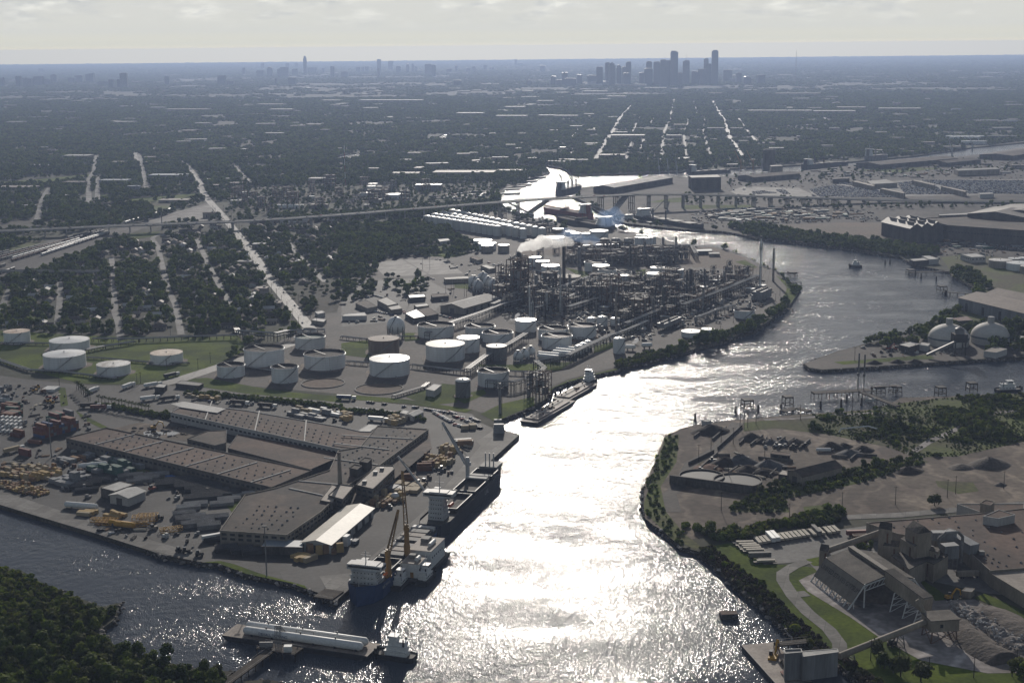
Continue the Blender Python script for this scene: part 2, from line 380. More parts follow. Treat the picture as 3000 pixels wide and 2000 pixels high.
lawn=mat('lawn',(0.088,0.118,0.012),0.95,0.22,0.03,(0.048,0.068,0.014),5,fine=0.4,spec=0.05)
rgrass=mat('rough_grass',(0.076,0.098,0.018),0.95,0.3,0.015,(0.075,0.068,0.04),6,fine=0.25,spec=0.1)
dust=mat('white_dust',(0.27,0.245,0.23),0.9,0.25,0.03,(0.13,0.115,0.105),7,fine=0.25,extra=tracks)
roadm=mat('road_concrete',(0.19,0.18,0.165),0.65,0.2,0.03,(0.12,0.115,0.105),5,spec=0.15,fine=0.4)
road2=mat('road_asphalt',(0.165,0.158,0.148),0.75,0.25,0.03,(0.08,0.077,0.072),5,spec=0.12,fine=0.3)
lanem=mat('lane_paint',(0.5,0.48,0.42),0.7,0.1,0.2)
QUAY_PX=pts(B1,-400,-190,0,-52,330,48,640,140,1000,253,1110,290,1290,325,1400,345,1500,350,1700,425,1830,452,2000,487,2120,530,2190,552)+pts(F,768,1383,1193,998)+pts(L2,1060,603)
YARD_PX=QUAY_PX+pts(L2,960,560,900,500,560,450,0,392)+pts(L1,1900,352,1300,312,1000,296,880,308,560,300,200,262,-400,180)
REFINERY_PX=(pts(L1,1240,296,1690,112)+pts(M1,2050,1000,2140,960,2100,880)+pts(M2,-30,860,10,700,100,640,200,520,480,470,760,440,900,360,780,300,590,262,560,215,800,190,1080,150,1200,178,1340,214,1480,240,1600,274,1850,284,1900,294,2050,320,2200,352)+
pts(M3,0,400,200,404,330,434,430,474,540,534,640,574,720,690,700,770,640,860,490,960,238,1030)+pts(L3,0,30)+pts(L2,2230,85,2010,140,1900,178,1720,215,1560,262,1440,310,1400,370,1330,420,1240,450,1060,520,900,470,450,400,0,362)+pts(L1,1500,290))
TANKGRASS_PX=pts(M1,-300,985,0,985,700,1022,1440,1030,1640,1012)+pts(L1,1700,60,1250,270,1020,292,880,296,560,290,0,150,-300,70)
patch('dock_yard',YARD_PX,asphalt,0.06)
patch('refinery_ground',REFINERY_PX,gravel,0.06)
patch('tank_field_grass',TANKGRASS_PX,lawn,0.12)
# quay apron, grass strips, pads
patch('quay_apron',pts(B1,-400,-190,0,-52,330,48,640,140,1000,253,1290,322,1420,300,1000,180,640,60,330,-40,0,-150,-400,-270),concrete,0.10)
patch('quay_apron',pts(F,768,1383,1193,998)+pts(L2,1060,603,930,690,960,720,800,900,560,1176)+pts(B2,300,230,60,420)+pts(B1,2200,440),concrete,0.11)
patch('bank_grass',pts(B1,1400,345,1500,350,1700,425,1830,452,2000,487,2120,530,2100,505,1800,425,1620,360,1520,335),lawn,0.14)
patch('grass_verge',pts(L1,400,315,450,320,470,440,420,450),lawn,0.14)
patch('grass_verge',pts(L1,520,475,560,500,740,590,700,600,560,530),lawn,0.14)
patch('grass_verge',pts(L1,1560,1130,1740,1060,1750,1100,1600,1176),lawn,0.14)
patch('grass_verge',pts(L1,870,860,1000,880,1700,1080,1600,1110,1000,920),rgrass,0.13)
patch('dike_grass',pts(L1,1250,262,1420,250,1900,340,2352,380,2352,420,1700,360,1290,300),lawn,0.16)
patch('dike_grass',pts(L2,0,362,450,400,900,470,860,490,450,430,0,395),lawn,0.16)
patch('hedge_verge',pts(L1,1260,352,1500,360,2352,445,2352,470,1500,388,1270,372),rgrass,0.16)
patch('entry_road',pts(L1,1030,300,1240,240,1700,95,1990,10,2060,20,1720,125,1290,270,1120,312),roadm,0.2)
for q in(pts(L2,440,380,700,290,800,300,800,420,600,440),pts(L2,880,160,1180,160,1600,140,1500,200,1130,200),pts(L2,760,380,980,330,1000,360,850,430),pts(L2,960,500,1100,430,1330,380,1330,440,1230,480,1060,552),
  pts(M2,0,1070,180,1050,200,1176,0,1150),pts(M2,420,1000,540,1000,540,1050,440,1060),pts(M2,1740,1090,1880,1060,1880,1100,1740,1140),pts(M2,1950,950,2100,930,2060,985,1950,990),
  pts(M2,490,410,760,400,880,455,760,480,560,470),pts(M2,780,660,880,660,880,700,780,690),pts(M2,1540,550,1690,580,1740,640,1640,610),pts(M2,2030,570,2100,560,2080,650,2020,640),pts(M2,1170,540,1280,510,1280,550,1180,590),
  pts(L2,1430,330,1560,270,1900,185,2010,150,2010,162,1900,196,1720,236,1560,281,1470,316,1422,360),pts(M3,640,600,700,640,806,706,748,795,690,770,720,690),pts(M3,360,510,430,500,520,550,480,555)):
 patch('lawn',q,lawn,0.14)
patch('bare_field',pts(M3,0,410,200,412,330,444,430,484,540,560,480,575,300,560,0,540),reddirt,0.13)
patch('bare_field',pts(M2,1240,440,1500,420,1660,430,1660,460,1240,470),reddirt,0.13)
for cx_,cy_,rx in((260,328,168),(-125,290,150)): # round pads of dismantled tanks
 c=at(L2(cx_,cy_));rr=rx*mpp(L2(cx_,cy_))/2.352
 patch('tank_pad',[Vector((c.x+rr*math.cos(a*0.2618),c.y+rr*math.sin(a*0.2618),0))for a in range(24)],reddirt,0.18)
 ring=MB();ring.lathe((c.x,c.y,0.1),[(rr,0),(rr,0.7),(rr-0.9,0.7),(rr-0.9,0)],48,False,False)
 struct('tank_pad_kerb',ring,concrete)
# parking lots and plant lots by the refinery gate
patch('process_slab',pts(M2,1090,850,1100,690,1280,600,1480,690,1650,700,1780,650,2000,690,2352,640)+pts(M3,240,600,500,610,620,700,560,800,430,900,100,960)+pts(M2,2200,1000,1960,1050,1850,1000,1640,1050,1800,880,1560,880,1350,850),mat('oily_slab',(0.06,0.052,0.046),0.85,0.35,0.05,(0.03,0.027,0.025),6,fine=0.3),0.1)
patch('process_slab',pts(M2,1580,420,2352,420,2352,545,1600,545),MATS['oily_slab'],0.1)
patch('parking_lot',pts(M2,215,520,420,495,600,600,300,615),concrete,0.12)
patch('parking_lot',pts(M2,430,495,720,500,840,590,610,600),concrete,0.12)
patch('parking_lot',pts(M2,0,650,200,640,560,620,760,720,600,900,0,960),asphalt,0.12)
patch('plant_road',pts(M2,900,830,1050,790,1050,850,960,900,880,900),concrete,0.13)
# residential side: open fields
for q in(pts(M1,540,160,900,95,1300,90,1100,190,700,240,600,240,420,215),pts(M1,1180,90,1400,40,1400,70,1300,90),pts(M1,680,60,800,50,790,85,690,100),pts(M1,880,320,1110,300,1060,335,850,370),pts(M1,0,345,200,340,330,370,0,460)):
 patch('field',q,lawn if q[0][0]>250 else rgrass,0.11)
for q in(pts(T1,0,1020,330,995,660,960,600,985,330,1025,0,1045),pts(T1,680,1110,800,1100,790,1150,690,1160),pts(T1,820,1140,1390,1095,1380,1120,960,1160),pts(T1,300,540,410,560,180,570),pts(T2,300,628,580,636,500,642),pts(T2,780,620,850,632,800,640),pts(T2,1570,965,1650,925,1660,950,1640,976),pts(T2,490,765,560,757,540,772)):
 patch('field',q,lawn,0.11)
patch('rail_yard_bed',pts(M1,-100,480,300,370,700,300,900,270,1450,95,1440,120,960,290,700,400,300,540,0,640,-100,650),mat('ballast',(0.10,0.092,0.085),0.9,0.25,0.05),0.1)
patch('depot_yard',pts(M1,1060,200,1440,110,1500,220,1180,245,960,250),concrete,0.12)
# east bank: works, car park, scrap yards
patch('works_yard',pts(T2,1640,1085,1830,1045,2130,978)+pts(T3,0,990,700,955,1260,895,1640,868,2352,800,2700,780)+pts(M3,2700,520,1560,470,1300,440,900,385,520,345,280,294)+pts(M2,2352,280,1960,240,1830,190,1640,76),mat('works_ground',(0.066,0.057,0.050),0.9,0.38,0.02,(0.028,0.027,0.024),7,fine=0.12),0.06)
patch('red_dirt_field',pts(M3,500,270,700,255,1100,240,1380,240,1380,330,1590,385,1300,370,900,330,720,300),reddirt,0.12)
patch('car_park',pts(T3,870,1070,1100,1030,1490,1010,2352,1000,2700,1010,2700,1110,2352,1105,900,1128),concrete,0.12)
patch('truck_park',pts(T3,320,1080,420,1050,800,1060,930,1120,400,1120),concrete,0.12)
for q in(pts(T3,1200,940,1500,915,1800,925,1500,955),pts(T2,2280,1130,2352,1125,2352,1160,2100,1160),pts(M3,0,120,480,118,500,135,0,150)):
 patch('field',q,lawn,0.12)
# right bank and the pointed terminal
patch('right_bank_green',pts(M3,1850,575,1780,480,2000,450,2700,560,2700,1176)+pts(L3,3000,60,2352,104,2000,124)+pts(M3,1640,978,1850,870,1990,750,2020,694,1950,652,1860,612),rgrass,0.07)
patch('terminal_ground',pts(L3,838,152,960,108,1080,64,1160,45,1500,0)+pts(M3,1400,1030,1700,1000,2352,900,2700,880)+pts(L3,3200,40,2352,103,2000,123,1200,178,960,193,872,179),gravel,0.12)
for q in(pts(L3,1040,142,1700,92,1740,120,1100,160),pts(M3,1600,1000,1800,920,1790,990,1640,1020),pts(M3,1390,1050,1690,1015,1690,1035,1420,1062)):
 patch('lawn',q,lawn,0.16)
# peninsula with bulk bins and the cleared field
patch('peninsula_dirt',pts(L3,3200,322,2352,354,2300,359,1900,376,1500,389,1430,429,1300,469,880,499,560,524,150,564,0,599)+pts(L2,2236,654,2191,752,2151,860,2091,980,2086,1110)+pts(B3,-260,40,-200,90,0,200,500,90,3000,-100),dirt,0.06)
patch('brush_ground',pts(L3,880,505,1300,475,1430,432,1900,380,2352,358,3000,340,3000,640,2352,690,1900,790,1600,800,1420,730,1000,640,640,600,420,620,420,560,600,540),rgrass,0.11)
patch('brush_ground',pts(L3,320,1130,480,1050,700,970,1250,850,1600,800,1700,830,1200,980,700,1090,740,1176,330,1176),rgrass,0.12)
for q in(pts(L3,1740,960,2000,970,2040,1030,1900,1050,1760,1000),pts(L3,830,1140,1000,1120,980,1160,840,1170),pts(L3,0,880,140,790,220,770,60,890)):
 patch('weeds_ground',q,rgrass,0.13)
patch('shore_brush_ground',pts(L2,2236,654,2330,640,2310,830,2200,1000,2240,1176)+pts(B2,2300,70,2352,140)+pts(B3,120,230,100,262,0,215)+pts(B2,2352,236,2272,180,2152,60,2089,0,2084,-60),rgrass,0.1)
# gypsum works
patch('works_lawn',pts(B3,190,235,340,210,560,360,740,360,1200,420,1400,860,1700,980,3000,1100,3000,1300,1300,1240,1150,1105,1080,1042,1000,1006,905,980,866,926,764,852,566,650,386,510),lawn,0.09)
patch('works_lot',pts(B3,440,230,1010,130,1260,95,3000,60,3000,640,2100,560,1600,450,1000,380,930,410,850,330,730,350,560,360),mat('lot_concrete',(0.14,0.136,0.128),0.8,0.2,0.04,(0.11,0.105,0.10),7,spec=0.15,fine=0.3),0.15)
patch('white_ground',pts(B3,860,440,1000,380,1600,440,1740,610,2010,600,2352,800,2900,1000,2900,1100,2100,1110,1640,1020,1350,860,1150,720,860,545,800,470),dust,0.18)
for q in(pts(B3,1620,450,1740,520,1850,600,1740,610,1680,540),pts(B3,2010,590,2080,560,2352,680,2700,860,2352,740),pts(B3,850,325,930,310,1060,290,1060,340,960,370,900,370)):
 patch('lawn',q,lawn,0.22)
mb=MB();strip(mb,gp(pts(B3,1085,980,1080,905,1010,810,860,690,760,580,690,470,690,420,760,375,860,335)),7.5,0.24);struct('works_path',mb,concrete)
mb=MB();strip(mb,gp(pts(B3,720,575,860,560)),8,0.26);struct('works_path',mb,concrete)
mb=MB();strip(mb,gp(pts(B3,1000,40,1500,20,2352,-60,3000,-120)),9,0.22);struct('access_road',mb,concrete)
mb=MB();strip(mb,gp(pts(L3,1560,780,1700,690,1900,600,1990,545,2100,500,2352,470,2700,440)),6,0.2);struct('dirt_track',mb,dust)
mb=MB();strip(mb,gp(pts(L3,560,540,800,530,1000,510,1400,490)),6,0.2);struct('dirt_track',mb,dust)
mb=MB();strip(mb,gp(pts(L3,380,560,240,740,60,840)+pts(L2,2330,1000,2260,1050,2290,1176)),10,0.16);struct('dirt_track',mb,gravel)

# ------------------------------------------------------------------ streets
road_defs=[('avenue',14,pts(M1,2140,975,1990,790,1840,610,1740,450,1620,300,1540,200,1430,80,1380,0)+pts(T1,1400,1060,1330,955,1260,880))]
for q in(pts(M1,395,935,410,810,412,650),pts(M1,832,1050,815,930,790,860,783,600,768,480),pts(M1,1248,1015,1210,810,1155,690,1120,540,1085,400,1050,352),pts(M1,1600,830,1500,650,1430,520,1400,450,1350,350),pts(M1,0,870,40,750,75,680),pts(M1,2240,650,2070,480,1990,380)):
 road_defs.append(('street',7.6,q))
road_defs.append(('street',8,pts(M1,1050,352,1060,338,1190,300)))
for q in(pts(M1,255,220,300,60,342,0),pts(T1,612,1176,612,1000,650,940,660,835),pts(T1,670,1150,678,985),pts(T1,1010,1065,980,920,960,825),pts(T1,945,885,930,820,1060,800,1080,745),pts(T1,1285,915,1240,870),pts(T1,1740,1040,1660,960,1600,895),pts(T1,930,880,940,900)):
 road_defs.append(('street',11,q))
for wd,q in((16,pts(T2,1745,885,1830,730,1920,580,2000,490)),(9,pts(T2,1585,715,1650,640,1735,575)),(7,pts(T2,1575,835,1605,785)),(8,pts(T2,1955,885,1990,770,2000,680,2060,570)),(8,pts(T2,2050,825,2085,720)),(9,pts(T2,2205,880,2220,680,2260,600,2295,450)),(8,pts(T2,2130,625,2155,565)),
   (8,pts(T3,25,870,10,700,40,580)),(8,pts(T3,75,460,98,545)),(8,pts(T3,200,840,142,690,150,570)),(14,pts(T3,412,848,320,700,290,600,200,455)),(9,pts(T3,540,775,430,650,375,565)),(9,pts(T3,890,538,1000,590,1050,625)),(8,pts(T3,1130,660,1182,692)),(8,pts(T3,1215,710,1310,760)),(7,pts(T2,1140,390,1250,370)),(7,pts(T3,490,570,540,615))):
 road_defs.append(('street',wd,q))
for nm,wd,q in road_defs:
 g=gp(q);mb=MB();strip(mb,g,wd,0.3);struct(nm,mb,roadm if nm=='avenue' or wd>8.6 and g[0].y>3900 else road2);ROADS.append((g,wd))
mk=MB()
g=gp(road_defs[0][2])
for a,b in zip(g,g[1:]):
 n=int((b-a).length/14)
 for k in range(n):strip(mk,[a+(b-a)*((k+0.2)/n),a+(b-a)*((k+0.6)/n)],0.5,0.36)
struct('lane_marking',mk,lanem)
# ------------------------------------------------------------------ vegetation
NR=np.random.RandomState(11)
def vnoise(x,y,s,seed=0):
 """smooth value noise 0..1"""
 g=np.random.RandomState(seed).rand(256,256);x=np.asarray(x)/s+1000.5;y=np.asarray(y)/s+1000.5
 xi=np.floor(x).astype(int);yi=np.floor(y).astype(int);fx=x-xi;fy=y-yi;fx=fx*fx*(3-2*fx);fy=fy*fy*(3-2*fy)
 a=g[xi%256,yi%256];b=g[(xi+1)%256,yi%256];c=g[xi%256,(yi+1)%256];d=g[(xi+1)%256,(yi+1)%256]
 return(a*(1-fx)+b*fx)*(1-fy)+(c*(1-fx)+d*fx)*fy
leafm=mat('foliage',(0.105,0.140,0.016),0.8,0.38,0.05,(0.044,0.068,0.010),4,fine=0.8,trans=0.38)
leaf2=mat('foliage_olive',(0.095,0.104,0.026),0.8,0.3,0.05,(0.050,0.060,0.017),4,fine=0.8,trans=0.38)
leaf3=mat('foliage_bright',(0.150,0.178,0.024),0.75,0.28,0.06,(0.058,0.084,0.018),4,fine=0.8,trans=0.35)
leafd=mat('foliage_russet',(0.070,0.048,0.036),0.8,0.35,0.06,(0.035,0.036,0.018),4,fine=0.6,trans=0.15)
barkm=mat('bark',(0.075,0.06,0.048),0.9,0.25,0.5)
def crown_mb(seed,n=230,rad=4.2,h=6.0,z0=2.0,lobes=7,leaf=0.62):
 """a crown of leaf clumps spread through several uneven lobes"""
 g=random.Random(seed);mb=MB();L=[]
 for i in range(lobes):
  a=g.uniform(0,6.283);d=rad*g.uniform(0.15,0.62);t=g.random()
  L.append((d*math.cos(a)*(1-0.4*t),d*math.sin(a)*(1-0.4*t),z0+h*(0.25+0.6*t),rad*g.uniform(0.34,0.58)))
 for l in L:
  mb.sphere(l[:3],l[3]*0.74,7,5,0.85,0.28,g)
 for i in range(n):
  l=L[i%lobes];u=g.uniform(-0.75,1);a=g.uniform(0,6.283);s=math.sqrt(1-u*u);rr=l[3]*g.uniform(0.78,1.16)
  c=Vector((l[0]+rr*s*math.cos(a),l[1]+rr*s*math.sin(a),l[2]+rr*u*0.85))
  nrm=Vector((s*math.cos(a)+g.uniform(-.7,.7),s*math.sin(a)+g.uniform(-.7,.7),u+g.uniform(-.5,.9))).normalized()
  t1=nrm.orthogonal().normalized();t2=nrm.cross(t1);k=leaf*g.uniform(0.6,1.5);th=g.uniform(0,3.14)
  e1=(t1*math.cos(th)+t2*math.sin(th))*k;e2=(t2*math.cos(th)-t1*math.sin(th))*k*g.uniform(0.5,1)
  mb.quad(c-e1-e2*0.6,c+e1*0.3-e2,c+e1+e2*0.5,c-e1*0.4+e2)
 return mb
def trunk_mb(seed,h=4.5,r=0.32):
 g=random.Random(seed+99);mb=MB();top=(g.uniform(-.3,.3),g.uniform(-.3,.3),h)
 mb.tube((0,0,-0.6),(top[0]*.5,top[1]*.5,h*.5),r,7,r*.8);mb.tube((top[0]*.5,top[1]*.5,h*.5),top,r*.8,7,r*.5)
 for i in range(4):
  a=i*1.57+g.uniform(-.5,.5);mb.tube((top[0]*.6,top[1]*.6,h*g.uniform(.5,.8)),(math.cos(a)*2,math.sin(a)*2,h+g.uniform(.5,2)),r*.4,5,r*.15)
 return mb
TREES=[]
for k in range(9):
 m=(leafm,leafm,leaf2,leaf3,leafm,leaf2,leaf3,leafm,leaf2)[k]
 sh=((4.4,6.0),(3.8,7.5),(4.8,5.5),(4.0,6.0),(3.4,8.5),(4.6,6.2),(3.6,6.6),(5.0,6.6),(3.2,7.2))[k]
 TREES.append((crown_mb(40+k,420,sh[0],sh[1],1.4,8,0.5).mesh('crown',m),trunk_mb(40+k).mesh('trunk',barkm)))
def tree(p,label,group,s=1.0,kind=None,name='broadleaf_tree',z=0.0):
 k=rnd.randrange(9)if kind is None else kind
 t=thing(name,label,'tree',(p[0],p[1],z),rnd.uniform(0,6.28),group);t.scale=(s*rnd.uniform(.9,1.1),s*rnd.uniform(.9,1.1),s*rnd.uniform(.85,1.15))
 for nm,me in(('crown',TREES[k][0]),('trunk',TREES[k][1])):
  o=bpy.data.objects.new(nm,me);COL.objects.link(o);o.parent=t
 return t
def proto_coll(name,meshes):
 c=bpy.data.collections.new(name)
 for i,me in enumerate(meshes):c.objects.link(bpy.data.objects.new('%s_%02d'%(name,i),me))
 return c
_gn={}
def gn_tree(coll,n):
 if coll.name in _gn:return _gn[coll.name]
 ng=bpy.data.node_groups.new('scatter_'+coll.name,'GeometryNodeTree')
 ng.interface.new_socket('Geometry',in_out='INPUT',socket_type='NodeSocketGeometry');ng.interface.new_socket('Geometry',in_out='OUTPUT',socket_type='NodeSocketGeometry')
 N=ng.nodes;L=ng.links;gi=N.new('NodeGroupInput');go=N.new('NodeGroupOutput')
 ci=N.new('GeometryNodeCollectionInfo');ci.inputs['Collection'].default_value=coll;ci.inputs['Separate Children'].default_value=True;ci.inputs['Reset Children'].default_value=True
 ip=N.new('GeometryNodeInstanceOnPoints');ip.inputs['Pick Instance'].default_value=True
 def attr(nm,ty):
  a=N.new('GeometryNodeInputNamedAttribute');a.data_type=ty;a.inputs['Name'].default_value=nm;return a.outputs[0]
 cx=N.new('ShaderNodeCombineXYZ');L.new(attr('rz','FLOAT'),cx.inputs[2])
 L.new(gi.outputs[0],ip.inputs['Points']);L.new(ci.outputs[0],ip.inputs['Instance']);L.new(attr('idx','INT'),ip.inputs['Instance Index'])
 L.new(cx.outputs[0],ip.inputs['Rotation']);L.new(attr('sc','FLOAT_VECTOR'),ip.inputs['Scale']);L.new(ip.outputs[0],go.inputs[0])
 _gn[coll.name]=ng;return ng
def scatter(name,P,coll,n,s0,s1,label=None,zs=1.0):
 """uncountable growth: one object, instances of a few plants on points"""
 P=np.asarray(P,np.float32)
 if not len(P):return None
 if P.shape[1]==2:P=np.c_[P,np.zeros(len(P),np.float32)]
 me=bpy.data.meshes.new(name);me.vertices.add(len(P));me.vertices.foreach_set('co',P.astype(np.float32).ravel())
 s=NR.uniform(s0,s1,len(P)).astype(np.float32)
 a=me.attributes.new('rz','FLOAT','POINT');a.data.foreach_set('value',NR.uniform(0,6.28,len(P)).astype(np.float32))
 a=me.attributes.new('idx','INT','POINT');a.data.foreach_set('value',NR.randint(0,n,len(P)).astype(np.int32))
 a=me.attributes.new('sc','FLOAT_VECTOR','POINT');a.data.foreach_set('vector',np.c_[s,s,s*NR.uniform(.8,1.2,len(P))*zs].astype(np.float32).ravel())
 o=bpy.data.objects.new(name,me);COL.objects.link(o);md=o.modifiers.new('scatter','NODES');md.node_group=gn_tree(coll,n)
 return tag(o,label,None,None,'stuff')
def jitter_grid(x0,x1,y0,y1,s):
 xs,ys=np.meshgrid(np.arange(x0,x1,s),np.arange(y0,y1,s));xs=xs.ravel();ys=ys.ravel()
 return xs+NR.uniform(-.48,.48,len(xs))*s,ys+NR.uniform(-.48,.48,len(xs))*s
def in_view(x,y,m=1.08):
 return np.abs(x)<0.36*m*(y*1.02+60)
def keep_clear(x,y,extra=3.0):
 k=np.ones(len(x),bool)
 for g,wd in ROADS:
  for a,b in zip(g,g[1:]):k&=seg_dist(x,y,a,b)>wd/2+extra
 for ax,ay,ar in AVOID:k&=(x-ax)**2+(y-ay)**2>(ar+extra-1)**2
 return k
def fill(poly,s,water=True):
 xs=[p[0]for p in poly];ys=[p[1]for p in poly];x,y=jitter_grid(min(xs),max(xs),min(ys),max(ys),s);k=inside(poly,x,y)
 x,y=x[k],y[k]
 if water and len(x):k=~inside(WATER,x,y);x,y=x[k],y[k]
 return x,y
LOWTREES=proto_coll('suburb_tree',[crown_mb(70+i,110,r_,h_,0.8,6,0.95).mesh('suburb_tree_%d'%i,m)for i,(r_,h_,m)in enumerate(((4.6,5.6,leafm),(3.8,6.4,leafm),(5.2,6.0,leafm),(4.2,5.2,leaf2),(4.4,7.0,leafm)))])
CLUMPS=proto_coll('wood_clump',[crown_mb(80+i,60,7.5,4.6,0.0,9,1.9).mesh('wood_clump_%d'%i,m)for i,m in enumerate((leafm,leafm,leaf2))])
SHRUBS=proto_coll('shrub',[crown_mb(90+i,90,1.9,2.0,0.0,5,0.5).mesh('shrub_%d'%i,m)for i,m in enumerate((leafm,leaf2,leaf3,leafm))])
RUSSET=proto_coll('russet_shrub',[crown_mb(95+i,90,1.6,1.9,0.0,5,0.45).mesh('russet_shrub_%d'%i,m)for i,m in enumerate((leafd,leafd,leaf2))])
ZX=[gp(p)for p in(YARD_PX,REFINERY_PX,TANKGRASS_PX,
pts(M1,-100,470,300,365,700,295,960,250,1450,90,1500,225,1180,255,700,405,330,560,0,650,-100,650),
pts(M1,880,320,1110,300,1060,335,850,370),pts(T1,-40,1020,330,990,660,960,600,990,330,1030,0,1050),pts(M1,540,160,900,95,1300,90,1100,190,700,240,600,240),pts(M1,1180,90,1400,40,1400,70,1300,90),pts(M1,680,60,800,50,790,85,690,100),pts(T1,820,1140,1390,1095,1380,1120,960,1160),
pts(M1,1640,0,2352,-30,2352,170,1560,225,1500,140),pts(M2,-10,-20,1200,-40,1100,60,1000,95,560,140,0,180),
pts(M1,1840,690,2050,640,2352,700,2352,900,2130,980,2060,960,1850,780),pts(M2,0,640,200,520,480,470,760,440,900,360,780,300,590,262,560,215,0,900),
pts(T2,1640,1085,1830,1045,2130,978)+pts(T3,0,960,700,895,1260,860,1640,830,2352,735,2700,700)+pts(M3,2700,1176,1560,560,1300,440,900,385,520,345,280,294)+pts(M2,2352,280,1960,240,1830,190,1640,76))]
def clear_zones(x,y):
 k=in_view(x,y,1.06)&~inside(WATER,x,y)
 for z in ZX+PONDS:k&=~inside(z,x,y)
 return k
def clear_zones_ok(p):
 x,y=np.array([p.x]),np.array([p.y]);return clear_zones(x,y)[0]and keep_clear(x,y,20)[0]
# ------------------------------------------------------------------ storage tanks
def plates(N,L,cur,b,g):
 """welded plate courses and thin rust runs below the rim"""
 s=N.new('ShaderNodeSeparateXYZ');L.new(g.outputs['Position'],s.inputs[0])
 def m(op,a,v):n=N.new('ShaderNodeMath');n.operation=op;L.new(a,n.inputs[0]);n.inputs[1].default_value=v;return n.outputs[0]
 seam=N.new('ShaderNodeMapRange');seam.inputs[1].default_value=.0;seam.inputs[2].default_value=.14;seam.inputs[3].default_value=.8;seam.inputs[4].default_value=1;L.new(m('FRACT',m('MULTIPLY',s.outputs[2],.41),0),seam.inputs[0])
 v=N.new('ShaderNodeVectorMath');v.operation='MULTIPLY';v.inputs[1].default_value=(1.1,1.1,.05);L.new(g.outputs['Position'],v.inputs[0]);n=N.new('ShaderNodeTexNoise');n.inputs['Scale'].default_value=1;n.inputs['Detail'].default_value=3;L.new(v.outputs[0],n.inputs['Vector'])
 r=N.new('ShaderNodeMapRange');r.inputs[1].default_value=.62;r.inputs[2].default_value=.78;r.inputs[4].default_value=.55;L.new(n.outputs[0],r.inputs[0])
 x=N.new('ShaderNodeMix');x.data_type='RGBA';x.inputs[7].default_value=(.26,.16,.09,1);L.new(r.outputs[0],x.inputs[0]);L.new(cur,x.inputs[6])
 k=N.new('ShaderNodeVectorMath');k.operation='MULTIPLY';L.new(x.outputs[2],k.inputs[0]);L.new(seam.outputs[0],k.inputs[1]);return k.outputs[0]
tw=mat('tank_white',(0.62,0.63,0.62),0.5,0.06,0.06,(0.52,0.52,0.505),5,spec=0.25,stretch=(1,1,0.12),fine=0.6,extra=plates)
tshiny=mat('tank_roof_white',(0.62,0.62,0.60),0.36,0.08,0.07,(0.50,0.49,0.46),5,spec=0.5,fine=0.5)
tstreak=mat('tank_roof_streaked',(0.55,0.53,0.49),0.42,0.2,0.12,(0.22,0.18,0.14),6,spec=0.45,stretch=(1,0.35,1),fine=0.8)
trust=mat('tank_roof_rusty',(0.46,0.36,0.27),0.55,0.22,0.1,(0.24,0.15,0.09),6,spec=0.3,fine=0.7)
ttan=mat('tank_tan',(0.30,0.265,0.225),0.6,0.1,0.08,(0.23,0.20,0.165),5,stretch=(1,1,0.12))
tbrown=mat('tank_brown',(0.20,0.155,0.12),0.6,0.15,0.1,(0.13,0.095,0.075),5,stretch=(1,1,0.12))
tgrey=mat('tank_grey',(0.17,0.17,0.17),0.6,0.12,0.1,(0.12,0.12,0.12),5,stretch=(1,1,0.12))
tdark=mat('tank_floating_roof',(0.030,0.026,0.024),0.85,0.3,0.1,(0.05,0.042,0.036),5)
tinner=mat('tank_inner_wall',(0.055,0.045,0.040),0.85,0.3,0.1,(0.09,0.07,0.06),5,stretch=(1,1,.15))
tgreen=mat('tank_green_roof',(0.10,0.14,0.115),0.7,0.2,0.1)
trbrown=mat('tank_brown_roof',(0.16,0.115,0.09),0.7,0.3,0.08,(0.10,0.075,0.06),6)
tmott=mat('tank_mottled_roof',(0.30,0.28,0.25),0.55,0.35,0.22,(0.16,0.14,0.12),6)
steel=mat('grey_steel',(0.21,0.205,0.20),0.5,0.2,0.15,(0.14,0.135,0.13),4,spec=0.12)
dsteel=mat('dark_steel',(0.055,0.05,0.046),0.75,0.25,0.15,(0.035,0.032,0.03),4,spec=0.08)
pipem=mat('pipe_silver',(0.28,0.275,0.262),0.45,0.2,0.2,(0.22,0.21,0.20),4,spec=0.5)
rustm=mat('rusty_steel',(0.15,0.085,0.055),0.7,0.3,0.15,(0.09,0.055,0.04),5)
padm=mat('tank_pad_soil',(0.17,0.14,0.115),0.9,0.2,0.06,(0.12,0.10,0.085),6)
whitem=mat('white_paint',(0.56,0.56,0.545),0.5,0.1,0.1,(0.55,0.55,0.53),4,spec=0.3)
